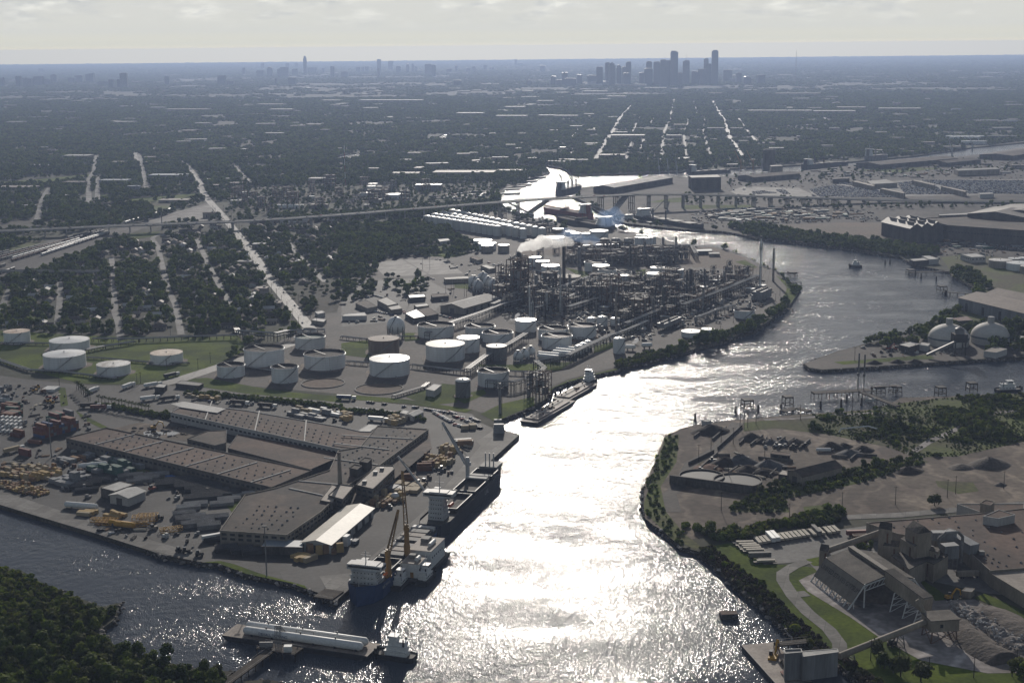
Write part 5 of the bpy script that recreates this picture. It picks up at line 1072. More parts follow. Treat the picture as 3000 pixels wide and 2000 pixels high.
flat('works_skylight_hall','long pale skylight roof in front of the raised works ridges','works hall',pts(M3,1762,184,1770,192,2010,184,2010,170),26,walld,roofw,.3)
# transit sheds and river terminals on the far side
for zf,q,e,lab in((T2,(1735,1050,2130,985,2300,985,1880,1058),12,'long grey ridge-roofed transit shed beyond the bridge'),(T3,(1225,885,1780,842,1850,858,1330,905),11,'long grey shed by the upper harbour reach'),(T3,(1745,878,1990,855,2015,868,1790,892),9,'shorter grey shed right of the long one by the upper reach'),(T3,(2020,835,2260,795,2600,785,2300,835),11,'dark transit shed at the right end of the upper reach'),(T3,(410,975,740,948,765,965,460,990),10,'grey dock shed left of the moored ship in the upper reach')):
 gable('transit_shed',lab,'shed',[zf(q[0],q[1]),zf(q[2],q[3]),zf(q[4],q[5]),zf(q[6],q[7])],e,4,walld,roofg if e>11 else roofd)
for zf,q,h,wm,rm,lab in((T3,(40,975,60,990,265,985,240,968),26,walld,roofg,'tall grey mill building on the far bank'),(T3,(1870,930,1900,942,2185,930,2160,918),12,wallt,roofg,'long low grey warehouse left of the car park'),(T3,(1170,1015,1310,1048,1330,1042,1190,1010),10,wallt,rooft,'narrow tan shed across the car park, left'),(T3,(1360,1065,1520,1098,1535,1090,1380,1060),10,wallt,rooft,'narrow tan shed across the car park, second'),(T3,(1580,1008,1730,1042,1742,1036,1595,1004),10,wallt,rooft,'narrow tan shed across the car park, third'),(T3,(1780,1050,1945,1088,1958,1080,1795,1046),10,wallt,rooft,'narrow tan shed across the car park, right'),(T3,(1270,1012,1300,1035,1480,1025,1400,1000),9,wallt,roofg,'grey building among the car park rows'),(T3,(2040,1095,2050,1104,2145,1100,2130,1092),8,wallw,roofw,'white-roofed building at the car park edge'),(T3,(1025,990,1035,1000,1150,995,1140,985),9,walld,roofd,'dark block left of the car park')):
 flat('harbour_building',lab,'warehouse',pts(zf,*q),h,wm,rm,.3)
for k in range(5):t=thing('grain_silo','grey concrete grain silo on the upper harbour bank','silo',at(T3(572+k*10,945)),0,'grain silos');b=MB();b.lathe((0,0,0),[(8,0),(8,52),(2,54)],16);b.obj('drum',wallc,t,True)
flat('grain_elevator','tan elevator house right of the grain silos','elevator',pts(T3,600,905,610,912,690,908,675,900),22,wallt,rooft,.3)
# town and works buildings seen in the photograph: (zone, x0, x1, y, height, roof, label)
TOWN=((T1,450,628,848,8,'w','white double-roofed school among far trees'),(T1,190,345,912,7,'w','white flat-roofed building among trees by the left street'),(T1,775,890,890,7,'t','tan low warehouse in the far left trees'),(T1,1040,1290,985,9,'b','blue-grey sawtooth works with pale loading yard'),(T1,700,890,1020,8,'b','blue-grey metal works near the left cross streets'),(T1,885,965,1062,9,'b','blue roofed warehouse beside the trees'),
(T1,440,590,1030,7,'t','pale roofed depot left of the twin streets'),(T1,415,535,1125,7,'w','white-roofed store beside the twin streets'),(T1,0,260,1065,6,'t','long tan shed at the left edge'),(T1,195,280,1112,6,'g','grey workshop near the left street'),(T1,1440,1560,1050,6,'t','tan building right of the avenue'),(T1,1410,1480,1008,6,'w','pale building right of the upper avenue'),(T1,1550,1640,1005,6,'w','white building behind the right avenue blocks'),(T1,1590,1700,1035,6,'t','tan low building near the chemical works'),
(T1,2135,2310,1010,9,'g','grey works hall before the small pond'),(T1,1220,1310,748,8,'w','white store on the far left crossroads'),(T1,1000,1100,890,6,'t','tan row building in the far left trees'),(T1,60,180,612,9,'w','bright long roof in the far left distance'),(T1,800,930,612,9,'w','bright long roof near the far left distance middle'),(T1,1040,1135,512,10,'w','bright roof strip in the distant haze'),(T1,1150,1440,525,10,'t','long distant tan roof strip'),(T1,1780,1960,490,10,'t','distant tan roof strip near centre left'),
(T1,1860,2020,525,9,'w','row of distant white roofs'),(T1,2220,2352,462,10,'w','distant white roofs left of the bright stadium roof'),(T2,130,560,462,12,'w','very long distant pale warehouse strip'),(T2,400,490,875,7,'w','white twin sheds near the left pond'),(T2,515,690,1060,12,'b','blue-grey warehouse in the chemical works'),(T2,245,350,1070,11,'t','tan block in the chemical works'),(T2,175,240,1055,10,'g','grey block in the chemical works'),(T2,350,580,972,8,'t','long brown-roofed shed behind the chemical works'),(T2,640,1060,965,8,'t','very long brown shed by the inner harbour'),(T2,1075,1270,952,8,'t','brown shed at the bayou mouth'),
(T2,1040,1150,860,8,'g','grey shed on the bayou'),(T2,1285,1350,865,8,'g','small grey shed by the bayou bridge'),(T2,1575,1700,880,10,'w','pale warehouse left of the broad bright street'),(T2,1490,1600,890,8,'g','low shed by the railway bridge'),(T2,1780,1955,845,9,'t','long tan warehouse right of the broad bright street'),(T2,1875,1970,685,9,'w','white roof beside the broad bright street'),(T2,1860,2090,708,9,'t','long tan roof near the broad bright street'),(T2,1575,1660,642,9,'w','white warehouse left of the bright streets'),(T2,1690,1750,668,9,'w','small white roof near the bright street'),(T2,2240,2345,708,9,'w','white roof between the bright streets'),
(T2,1130,1265,508,10,'w','white roof strip left of the far bright streets'),(T2,1070,1280,572,11,'g','long grey warehouse in the far centre'),(T2,800,980,552,10,'w','group of pale roofs far centre left'),(T2,1470,1630,570,10,'g','long grey roof far centre'),(T2,1360,1470,568,10,'g','grey roof far centre'),(T2,1830,1960,437,14,'t','tan warehouse below downtown'),(T2,1670,1830,400,12,'w','pale roofs below downtown left'),(T2,2090,2240,378,16,'w','bright convention hall roof below downtown'),(T2,1870,2100,355,18,'w','bright flat exhibition roof at the foot of downtown'),
(T3,2050,2170,602,9,'w','cream flat warehouse in the right distance'),(T3,955,1035,778,9,'w','white warehouse in the right trees'),(T3,1330,1405,685,9,'w','white works roofs in the right trees'),(T3,1010,1080,655,9,'w','twin white gables in the right trees'),(T3,1060,1260,512,10,'t','long pale roof in the right distance'),(T3,725,890,535,10,'w','white roofs beyond the right suburbs'),(T3,450,720,535,10,'g','grey warehouse row beyond the right suburbs'),(T3,900,1190,538,10,'w','pale warehouse row in the right distance'),(T3,990,1070,438,12,'w','bright roof in the far right haze'),(T3,640,950,415,12,'t','thin pale roof line right of downtown'),(T3,1350,1640,520,10,'w','string of small bright roofs in the far right'),(T3,1450,1500,485,18,'w','white tilted roof in the far right'),(T3,1640,1720,400,28,'g','broad grey block in the far right haze'),(T3,1850,1920,525,12,'b','blue-grey building far right'),(T3,2200,2300,605,10,'b','blue roof near the right edge'),(T3,595,700,795,8,'w','white roofs above the harbour cranes'),(T3,2265,2352,915,8,'t','tan roofs behind the harbour'),(T3,1420,1530,722,8,'g','grey sheds near the far tank terminal'),(T3,170,285,655,8,'g','low roof between right bright streets'),(T3,330,415,655,8,'g','low roof right of the widest bright street'),
(M1,1405,1490,190,9,'d','dark brick works block by the highway'),(M1,1110,1310,95,5,'t','long red-brown shed on the grass'),(M1,1590,1665,100,6,'w','white-roofed building by the avenue and highway'),(M1,1745,1830,405,7,'w','white-roofed corner building on the avenue'),(M1,1640,1740,525,6,'g','grey flat school building west of the avenue'),(M1,1835,1940,810,5,'t','long tan garage by the lower avenue'),(M1,1765,1845,705,4,'t','brick lot building beside the avenue'),(M1,1885,1930,580,5,'w','small white shop east of the avenue'),(M1,150,245,132,5,'w','white-roofed shop by the left highway street'),(M1,2145,2260,130,7,'t','tan roof in the highway works'),(M2,195,275,95,7,'t','tan office beyond the highway'),(M2,160,190,130,6,'w','white hut beyond the highway'))
for zf,x0,x1,y,h,rc,lab in TOWN:
 p,q=zf(x0,y),zf(x1,y);a,b=at(p,h*.5),at(q,h*.5);wdt=(b-a).length;c=(a+b)/2;dep=max(14,min(60,wdt*rnd.uniform(.35,.6)));c+=Vector((c.x,c.y,0)).normalized()*dep/2
 rm={'w':roofw,'t':rooft,'g':roofg,'b':rbluegrey,'d':roofd}[rc];t=thing('flat_roofed_building',lab,'building',(c.x,c.y,0),math.atan2(b.y-a.y,b.x-a.x))
 m=MB();m.box((0,0,0),(wdt,dep,h));wo=m.obj('wall',wallt if rc!='b' else corr,t);m=MB();m.box((0,0,h+.01),(wdt+.8,dep+.8,.5));ro=m.obj('roof',rm,t)
 m=MB();m.box((-wdt*.2,-dep/2-.06,0),(min(8,wdt*.1),.15,h*.6));m.obj('door',walld,wo)
 m=MB();m.box((wdt*.2,dep*.1,h+.52),(3,3,1.6));m.obj('air_handler',steel,ro);AVOID.append((c.x,c.y,max(wdt,dep)*.5))
# unnamed low roofs scattered far off, several kinds
protos=[]
for i,(L_,W,h,rm,nm)in enumerate(((46,26,7,roofw,'white-roofed'),(70,34,8,rooft,'tan-roofed'),(32,22,6,roofg,'grey-roofed'),(90,40,9,roofw,'long white-roofed'),(26,18,6,rbluegrey,'blue-roofed'))):
 t=thing('low_building','x','building',(0,0,-80));m=MB();m.box((0,0,0),(L_,W,h));m.obj('wall',wallt,t);m=MB();m.box((0,0,h+.01),(L_+.6,W+.6,.5));m.obj('roof',rm,t);protos.append((t,nm,max(L_,W)))
usedp=set();pl=0
while pl<290:
 zf=(T1,T2,T3,T1,T2,T3)[pl%6];yy=250+700*rnd.random()**1.3;p=at(zf(rnd.uniform(0,2352),yy))
 cl=vnoise(np.array([p.x]),np.array([p.y]),300,21)[0]
 if cl<.5 or not clear_zones_ok(p):continue
 pl+=1;k=rnd.choices(range(5),(4,3,4,2,2))[0];t,nm,rad=protos[k]
 where='far off toward the horizon haze' if p.y>7000 else 'among the trees of the middle distance';lab='small %s building %s'%(nm,where);gr=nm+' buildings '+where
 if k in usedp:t=dup(t,(p.x,p.y,0),rnd.uniform(-.3,.3)+(0 if rnd.random()<.8 else 1.2),lab,gr)
 else:t.location=(p.x,p.y,0);t['label']=lab;t['group']=gr;usedp.add(k)
 s=.62+max(0,p.y-4000)/11000;t.scale=(s*rnd.uniform(.7,1.2),s,.9);AVOID.append((p.x,p.y,rad*s*.55))
# houses of the near suburb
hm=[]
for i,(L_,W,rm)in enumerate(((14,9,roofd),(12,8.5,roofb),(16,9,roofd),(13,9,roofw),(11,8,rooft))):
 t=thing('house','x','house',(0,0,-60));w,r=gable_mb(L_,W,3.0,2.2);wo=w.obj('wall',wallw if i%2 else wallt,t);r.obj('roof',rm,t)
 d=MB();d.box((1,-W/2-.05,0),(1.1,.12,2.1));d.obj('door',walld,wo)
 for x in(-3.5,3.8):d=MB();d.box((x,-W/2-.05,.9),(1.6,.12,1.2));d.obj('window',glassm,wo)
 hm.append(t)
usedh=set();nh=0;hn=('dark-roofed','brown-roofed','long dark-roofed','white-roofed','small tan-roofed')
SUB=gp(pts(M1,0,660,400,600,760,430,1060,330,1560,240,2300,230,2352,640,1980,700,1850,800,1960,960,1640,1000,1400,1010,0,960))
while nh<260:
 x,y=np.array([rnd.uniform(-700,500)]),np.array([rnd.uniform(1450,3000)])
 if not inside(SUB,x,y)[0]or not keep_clear(x,y,7)[0]:continue
 nh+=1;k=rnd.randrange(5);p=(x[0],y[0],0);near='in the nearer suburb blocks' if y[0]<2000 else 'in the farther suburb blocks';lab='small %s house under the trees %s'%(hn[k],near);gr='%s houses %s'%(hn[k],near);rz=rnd.choice((0,1.571))+.12
 if k in usedh:dup(hm[k],p,rz,lab,gr)
 else:hm[k].location=p;hm[k].rotation_euler=(0,0,rz);hm[k]['label']=lab;hm[k]['group']=gr;usedh.add(k)
 AVOID.append((p[0],p[1]-3,8))
# ------------------------------------------------------------------ gypsum works at the lower right
ptan=mat('plant_tan',(0.27,0.235,0.185),0.7,0.14,0.1,(0.20,0.17,0.135),5,stretch=(1,1,.3))
ptanroof=mat('plant_shed_side',(0.17,0.15,0.125),0.7,0.12,0.4,(0.14,0.125,0.105),4,stretch=(1,1,.1))
shedroof=mat('plant_shed_roof',(0.105,0.092,0.078),0.8,0.3,0.12,(0.05,0.044,0.038),6)
gyp=mat('gypsum_rock',(0.22,0.20,0.185),0.9,0.3,0.08,(0.12,0.105,0.095),7,bump=.6,bscale=.5)
gypd=mat('gypsum_pile',(0.135,0.115,0.10),0.9,0.25,0.06,(0.09,0.078,0.068),7,bump=.5,bscale=.6)
# storage shed: an A-frame hall open at the near end and along the foot
SA,SB,SC,SD=at(B3(885,470)),at(B3(1140,680)),at(B3(1690,610)),at(B3(1420,400))
hr=26.0
R0,R1=at(B3(1195,275),hr),at(B3(1430,440),hr)
u=(at(B3(1140,672))-at(B3(882,478)));u.z=0;Ls=u.length;u.normalize();n=Vector((-u.y,u.x,0));n=n if n.y>0 else-n
O=at(B3(1140,672));O.z=0# near foot corner, works-lawn side; u runs toward it
# measure the hall in its own axes: along -u from O, across n
kn=9.0;Wd=abs((at(B3(1603,623))-at(B3(1245,660))).dot(n))+2*kn;print('shed',Ls,Wd)
e0=3.2
t=thing('storage_shed','great open-ended storage shed with sloping lettered side','shed',O,math.atan2(-u.y,-u.x))
flip=1 if Vector((-math.sin(math.atan2(-u.y,-u.x)),math.cos(math.atan2(-u.y,-u.x)),0)).dot(n)>0 else-1
def S(x,y,z):return(x,flip*y,z)
ym=Wd/2;zk=13.2;hr=17.4
def slab(nm,a,b,c,d,m,th=.35):
 A_,B_,C_,D_=map(Vector,(a,b,c,d));nn=(B_-A_).cross(D_-A_).normalized()*th;nn=nn if nn.z>0 else-nn;mb=MB();mb.add([A_,B_,C_,D_,A_+nn,B_+nn,C_+nn,D_+nn],[(3,2,1,0),(4,5,6,7),(0,1,5,4),(1,2,6,5),(2,3,7,6),(3,0,4,7)]);return mb.obj(nm,m,t)
slab('lettered_side',S(0,2.0,e0),S(Ls,2.0,e0),S(Ls,kn,zk),S(0,kn,zk),ptanroof);slab('upper_roof',S(0,kn,zk),S(Ls,kn,zk),S(Ls,ym,hr),S(0,ym,hr),shedroof)
slab('upper_roof',S(0,Wd-kn,zk),S(Ls,Wd-kn,zk),S(Ls,ym+.02,hr),S(0,ym+.02,hr),shedroof);slab('far_side',S(0,Wd-2,e0),S(Ls,Wd-2,e0),S(Ls,Wd-kn,zk),S(0,Wd-kn,zk),ptanroof)
b=MB();b.beam(S(0,ym,hr+.8),S(Ls,ym,hr+.8),3.2,1.6);b.obj('ridge_gallery',ptanroof,t)
for i in range(9):
 x=Ls*i/8;f=MB()
 for y0,s in((0,1),(Wd,-1)):
  f.beam(S(x,y0,0),S(x,y0+s*kn,zk-.6),.5,.8);f.beam(S(x,y0+s*kn,zk-.6),S(x,ym,hr-.7),.4,.7);f.beam(S(x,y0+s*kn,zk-3.5),S(x,ym,hr-4),.3,.4);f.beam(S(x,y0+s*3.2,0),S(x,y0+s*3.2,e0+1),.35,.35)
  if i in(0,8):
   f.beam(S(x,y0+s*kn*1.05,0),S(x,y0+s*kn*1.05,zk+.5),.6,.6)
   for k in range(6):a=y0+s*(kn+(ym*1.0-kn)*k/6);za=zk+(hr-zk)*k/6-.7;f.beam(S(x,a,za-3.2),S(x,a+s*(ym-kn)/6,za+1.0),.2,.2)
 f.obj('truss',whitem,t)
rot=(Vector((0,flip*(kn-2),zk-e0))).normalized();sl_=math.atan2(zk-e0,kn-2.0)
x0t=(O-u*(Ls*.52))
yl=2+(kn-2)*.50;zl=e0+(zk-e0)*.50+.5
tx=text(t,'UNITED STATES GYPSUM',S(Ls*.48,yl-.3,zl),Ls*.088,(0,0,0),walld)
ex=Vector((-1,0,0))if flip<0 else Vector((1,0,0));ey=Vector((0,flip*(kn-2),zk-e0)).normalized();ez=ex.cross(ey);
if ez.z<0:ex=-ex;ez=ex.cross(ey)
tx.rotation_euler=Matrix((ex,ey,ez)).transposed().to_euler()
b=MB();b.sphere((0,0,0),1,24,12,1,.06,rnd)
heap=thing('gypsum_heap','big pale gypsum heap inside the open storage shed','heap',O-u*Ls*.5+n*Wd*.52);o=b.obj('heap',gypd,heap,True);o.scale=(Ls*.5,Wd*.30,13);o.rotation_euler=(0,0,math.atan2(u.y,u.x))
AVOID.append((O.x,O.y,5))
# enclosed conveyor from shed ridge to the transfer house, on trestle legs
def gallery(label,p,q,wd,hh,m,legs=(),legw=4.0,roofm=None,rnd_=False,name='conveyor_gallery'):
 p,q=Vector(p),Vector(q);c=Vector((p.x,p.y,0));t=thing(name,label,'conveyor',c);b=MB()
 if rnd_:b.tube(p-c,q-c,hh/2,14)
 else:b.beam(p-c,q-c,wd,hh)
 b.obj('casing',m,t,rnd_)
 if roofm:b=MB();b.beam(p-c+Vector((0,0,hh/2+.25)),q-c+Vector((0,0,hh/2+.25)),wd+.6,.4);b.obj('roof',roofm,t)
 d=(q-p);s=Vector((-d.y,d.x,0)).normalized()
 for k in legs:
  a=p+d*k-c;f=MB();h=a.z-hh/2
  for e in(-1,1):f.beam(Vector((a.x,a.y,h))+s*e*legw*.4,Vector((a.x,a.y,0))+s*e*legw*.7,.45,.45)
  for j in range(3):z0,z1=h*j/3,h*(j+1)/3;w0,w1=.7-.3*j/3,.7-.3*(j+1)/3;f.beam(Vector((a.x,a.y,z0))-s*legw*w0,Vector((a.x,a.y,z1))+s*legw*w1,.25,.25);f.beam(Vector((a.x,a.y,z1))-s*legw*w1,Vector((a.x,a.y,z1))+s*legw*w1,.25,.25)
  f.obj('trestle',whitem if not rnd_ else steel,t)
 return t
def above3(x,y,yref):g=at(B3(x,yref));d=ray(B3(x,y));k=g.y/d.y;return Vector((d.x*k,g.y,CAMH+d.z*k))
gallery('tan boxed conveyor gallery stepping from the storage shed roof to the transfer house',Vector((*(O-u*1+n*ym).xy,hr-1.5)),above3(1690,640,775),6,8,ptan,(.3,.62,.9),9,shedroof)
TH=at(B3(1768,870));hb=hgt(B3(1768,870),B3(0,790)[1]);ht=hgt(B3(1768,870),B3(0,715)[1])
t=thing('transfer_house','tan transfer house on tall lattice legs at the white yard','transfer tower',TH,.15);b=MB();b.box((0,0,hb),(15,12,ht-hb));b.obj('house',ptan,t);b=MB();b.box((0,0,ht+.01),(16,13,.5));b.obj('roof',shedroof,t);b=MB();b.box((-2,-6.06,hb+2.2),(1.6,.15,1.8));b.obj('window',glassm,t)
for i in(-1,1):
 for j in(-1,1):b=MB();b.beam((i*6.5,j*5,hb),(i*7,j*5.5,0),.6,.6);b.obj('leg',rustm,t)
b=MB()
for i in(-1,1):b.beam((i*7,-5.5,0),(i*6.6,5.2,hb),.3,.3);b.beam((-7,i*5.5,0),(6.6,i*5.2,hb),.3,.3);b.beam((7,i*5.5,0),(-6.6,i*5.2,hb),.3,.3)
b.obj('bracing',rustm,t);b=MB();b.tube((-5,4,ht-3),(-9,9,ht+6),1.3,12);b.obj('chute',ptan,t)
gallery('long round conveyor tube rising from the dock house to the transfer house',above3(1080,990,1060),Vector((TH.x-7,TH.y,hb+3)),3.4,3.4,ptan,(.14,.42,.70),4,None,True,'conveyor_tube')
# dock house with blue-grey side, its upper stage and the dock pier
t,c,Q=flat('dock_house','long blue-grey metal dock house at the works wharf','dock house',pts(B3,825,995,1072,962,1066,940,820,958),12.5,corr,roofw,.2);flat('dock_house','taller narrow blue-grey dock house stage next to the wharf hopper','dock house',pts(B3,706,978,822,968,815,945,700,950),13.5,corr,roofg,.6)
trl=[('works_wharf','works wharf with catwalk behind the crane barge',[(640,940),(870,918)],5,2.5),('works_wharf','works wharf platform under the dock house',[(700,1065),(1050,1040)],12,.6)]
# towers of the mill
def ptower(label,px,h,m=None,roofm=None,peak=0.0,z0=0.0,name='mill_tower'):
 P=[at(p,h)for p in px];c=sum(P,Vector())/len(P);c.z=0;t=thing(name,label,'tower',c);Q=[(p.x-c.x,p.y-c.y)for p in P];b=MB();b.prism(Q,z0,h);b.obj('wall',m or ptan,t)
 if peak:
  Qs=Q if sum(Q[i][0]*Q[(i+1)%4][1]-Q[(i+1)%4][0]*Q[i][1]for i in range(4))>0 else Q[::-1]
  m0,m1=((Qs[0][0]+Qs[3][0])/2,(Qs[0][1]+Qs[3][1])/2),((Qs[1][0]+Qs[2][0])/2,(Qs[1][1]+Qs[2][1])/2);b=MB()
  b.add([(*Qs[0],h+.02),(*Qs[1],h+.02),(*Qs[2],h+.02),(*Qs[3],h+.02),(*m0,h+peak),(*m1,h+peak)],[(0,1,5,4),(2,3,4,5),(1,2,5),(3,0,4)]);b.obj('roof',roofm or shedroof,t)
 else:b=MB();b.prism([(q[0]*1.03,q[1]*1.03)for q in Q],h+.01,h+.5);b.obj('roof',roofm or shedroof,t)
 b=MB();q=Q[0];q2=Q[1];b.beam((q[0]*.3+q2[0]*.7,q[1]*.3+q2[1]*.7,h*.2),(q[0]*.3+q2[0]*.7,q[1]*.3+q2[1]*.7,h*.9),.8,.8);b.obj('downpipe',rustm,t);return t
ptower('tall tan mill tower where the upper conveyor tube ends',pts(B3,1350,108,1440,125,1446,92,1372,82),22,None,None,3);ptower('lower tan mill block in front of the tallest left tower',pts(B3,1380,228,1492,240,1496,200,1420,190),13,None,None,2)
ptower('broad gabled tan mill tower in the middle of the works',pts(B3,1535,108,1620,150,1712,135,1640,88),26,None,None,4);ptower('tan mill block adjoining the broad gabled tower',pts(B3,1500,180,1600,235,1715,180,1640,150),19,ptan,shedroof,2);ptower('low pale block at the foot of the mill towers',pts(B3,1440,300,1560,395,1700,330,1600,250),11,wallt,shedroof)
ptower('tan block right of the broad mill tower',pts(B3,1600,300,1730,360,1830,300,1730,240),11,ptan,shedroof);ptower('tall tan silo block at the end of the lower conveyor',pts(B3,1700,262,1760,278,1775,250,1715,240),15,ptan,shedroof)
ptower('tan conveyor tower standing at the lawn by the shed',pts(B3,942,262,1000,272,1012,245,962,235),10,None,None,3)
gallery('round conveyor tube climbing from the lawn tower to the tall mill tower',above3(1005,262,345),above3(1362,138,300),3.6,3.6,ptan,(.5,),4,None,True,'conveyor_tube')
gallery('short chute from the lawn conveyor tower into the storage shed',above3(985,275,345),above3(1030,330,400),3.4,3.4,ptan,(),4,None,True,'conveyor_tube')
gallery('slim conveyor rising from the white yard to the mill tower top',above3(1540,405,405),above3(1725,240,330),2,2,corr,(.5,),3,None,False)
gallery('blue-grey enclosed bridge on the factory roof',at(B3(1715,160),16),at(B3(1880,160),16),5,5,corr,(),4,None,False)
flat('roof_house','white-topped roof house on the factory roof','roof house',pts(B3,1808,125,1850,140,1882,125,1838,110),15,corr,roofw,.2,None,0,7.2)
t=thing('dust_collector','grey dust collector with round ducting beside the factory wall','dust collector',at(B3(1830,400)),.2);b=MB();b.box((0,0,8),(9,6,8));b.obj('filter_box',corr,t);b=MB();b.path([(-7,0,4),(-7,0,20),(-3,0,23),(5,0,23),(8,0,20),(8,0,4)],.9,10);b.obj('duct',steel,t)
for i in(-1,1):
 for j in(-1,1):b=MB();b.box((i*4,j*2.6,0),(.5,.5,8));b.obj('leg',steel,t)
gallery('sloping blue-grey duct housing running down the factory roof edge',at(B3(1850,165),14),at(B3(2010,255),12),7,6,corr,(),4,None,False)
# factory with wide brown roof
t,c,Q=flat('gypsum_factory','vast brown flat-roofed gypsum factory at the right edge','factory',pts(B3,1266,75,1480,150,1700,185,1890,200,2120,405,2700,360,2700,-60,2000,15),9,wallt,roofb,.5)
vents(t,c,9,[at(B3(x,y),9)for x,y in((1720,48),(1835,38),(1765,75),(1880,65),(2020,55),(1455,105),(1525,98),(1900,105),(2000,125),(2110,105),(2135,92),(2000,160),(2195,140),(2080,205),(2280,185),(2055,275),(2100,295),(2245,300),(2085,325),(2140,322),(2180,345),(2130,350),(2170,375),(2230,370),(2330,348),(2060,290),(2150,250),(2300,240),(2340,140),(1620,60))])
b=MB();b.box((*(at(B3(2058,288),9)-c).xy,9.02),(3,3,2));b.obj('air_handler',steel,ROOF[t.name])
flat('factory_annex','tan-roofed annex on the near corner of the gypsum factory','factory',pts(B3,2112,415,2300,385,2700,500,2700,640,2352,560),8,ptan,rooft,.3);flat('factory_tower','tall white-ribbed tower block behind the factory roof','tower',pts(B3,2070,30,2175,45,2290,20,2180,-15),14,wallw,roofb,.4)
flat('factory_tower','brown block on the factory roof left of the white-ribbed tower','tower',pts(L3,2050,1115,2120,1130,2150,1105,2085,1092),13,wallt,roofb,.4,None,0);flat('factory_wing','white-walled factory wing beyond the access road','factory',pts(L3,1890,1120,2050,1176,2352,1176,2352,1120),7,wallw,roofb,.4)
flat('plant_shed','small pale shed with dark door on the white yard','shed',pts(B3,1925,540,1990,548,2012,525,1950,518),4,wallt,roofg,.1);flat('plant_shed','small tan shed behind the storage shed roof','shed',pts(B3,1070,290,1110,298,1190,275,1150,268),4,ptan,roofw,.1)
flat('loading_bay','open loading bay at the left end of the factory','loading bay',pts(B3,1168,150,1180,165,1270,158,1262,142),5,rustm,roofb,.2)
# gypsum ridges
def ridge(label,pl,wd,h,m,name='gypsum_ridge',seed=1,rough=.07):
 g=random.Random(seed);n=46;L_=[p for p in pl];acc=[0]
 for a,b in zip(L_,L_[1:]):acc.append(acc[-1]+(b-a).length)
 V=[];K=11
 for i in range(n+1):
  s=acc[-1]*i/n;j=max(k for k in range(len(L_)-1)if acc[k]<=s+1e-6);u_=(s-acc[j])/(acc[j+1]-acc[j]);p=L_[j].lerp(L_[j+1],u_);d=(L_[j+1]-L_[j]).normalized();sd=Vector((-d.y,d.x,0));e=min(1,min(i,n-i)/3.0);
  for k in range(K):w_=(k/(K-1)*2-1);z=h*e*(1-abs(w_)**1.5)*(1+g.uniform(-rough,rough));V.append((p.x+sd.x*w_*wd/2*(1+g.uniform(-.04,.04)),p.y+sd.y*w_*wd/2,.12+max(0,z)))
 c=L_[0];mb=MB();mb.add([(v[0]-c.x,v[1]-c.y,v[2])for v in V],[(i*K+k,(i+1)*K+k,(i+1)*K+k+1,i*K+k+1)for i in range(n)for k in range(K-1)])
 o=mb.obj(name,m,None,True,(c.x,c.y,0));return tag(o,label,'heap')
ridge('long dark combed gypsum ridge nearest the transfer house',gp(pts(B3,1870,760,1960,850,2100,960,2250,1040)),22,4.5,gypd,seed=2);ridge('pale rocky gypsum ridge strewn with white blocks',gp(pts(B3,1850,680,2000,740,2150,830,2352,980,2500,1080)),16,4,gyp,seed=3,rough=.28);ridge('broad ribbed brown gypsum ridge at the right edge',gp(pts(B3,2010,690,2150,730,2352,860,2600,1010)),30,4.5,gypd,seed=4)
rk=MB();
for k in range(420):
 u_=rnd.random();p=at(B3(1850+560*u_+rnd.gauss(0,22),670+330*u_+rnd.gauss(0,26)));s=rnd.uniform(.3,1.1);rk.sphere((p.x,p.y,rnd.uniform(.3,4.5)),s,5,4,.8,.3,rnd)
tag(rk.obj('gypsum_blocks',mat('gypsum_block',(.38,.37,.36),.85,.2,.2,(.24,.23,.22),4)),kind='stuff')
# trailers in the lot: each lies on its own chassis
def trailer_parts(t,L_,m,flatbed):
 b=MB();b.box((0,0,1.0),(L_,2.5,.35));b.obj('chassis',dsteel,t);b=MB()
 if flatbed:b.box((0,0,1.36),(L_,2.5,.16));b.box((L_*.05,0,1.53),(L_*.8,2.3,.9));b.obj('board_load',m,t)
 else:b.box((0,0,1.37),(L_,2.6,2.7));b.obj('box_body',m,t)
 for x in(-L_*.40,-L_*.32):
  for s in(-1,1):b=MB();b.tube((x,s*.8,.5),(x,s*1.25,.5),.5,10);b.obj('wheel',dsteel,t)
tl=mat('board_pale',(.40,.36,.29),.7,.15,.3,(.30,.27,.22),4)
TRL=[]
for nm,m,fb in(('flatbed',tl,1),('box',whitem,0),('grey',roofg,0)):
 t=thing('truck_trailer','x','trailer',(0,0,-90));trailer_parts(t,13.5,m,fb);TRL.append(t)
utr=set()
lot=[(455+i*30+(14 if i>11 else 0)+(12 if i>14 else 0),222-i*4.6)for i in range(18)]
sd_=at(B3(620,215))-at(B3(560,150));tr_rz=math.atan2(sd_.y,sd_.x)
for i,(x,y)in enumerate(lot):
 k=1 if i in(3,4)else(2 if i==13 else 0);p=at(B3(x+60,y-14));lab={0:'flatbed trailer loaded with pale boards in the slanted trailer row',1:'tall white box trailer in the slanted trailer row',2:'dark grey box trailer in the slanted trailer row'}[k]
 if k in utr:dup(TRL[k],p,tr_rz,lab,'trailers in the slanted row')
 else:TRL[k].location=p;TRL[k].rotation_euler=(0,0,tr_rz);TRL[k]['label']=lab;TRL[k]['group']='trailers in the slanted row';utr.add(k)
for x,y,k in((420,222,0),(460,250,0),(490,278,0),(530,318,2),(565,352,0),(470,265,0),(440,238,0)):dup(TRL[k],at(B3(x,y)),.06,('dark grey box trailer' if k==2 else 'flatbed trailer with pale boards')+' in the short row by the works lawn','trailers in the short row by the lawn')
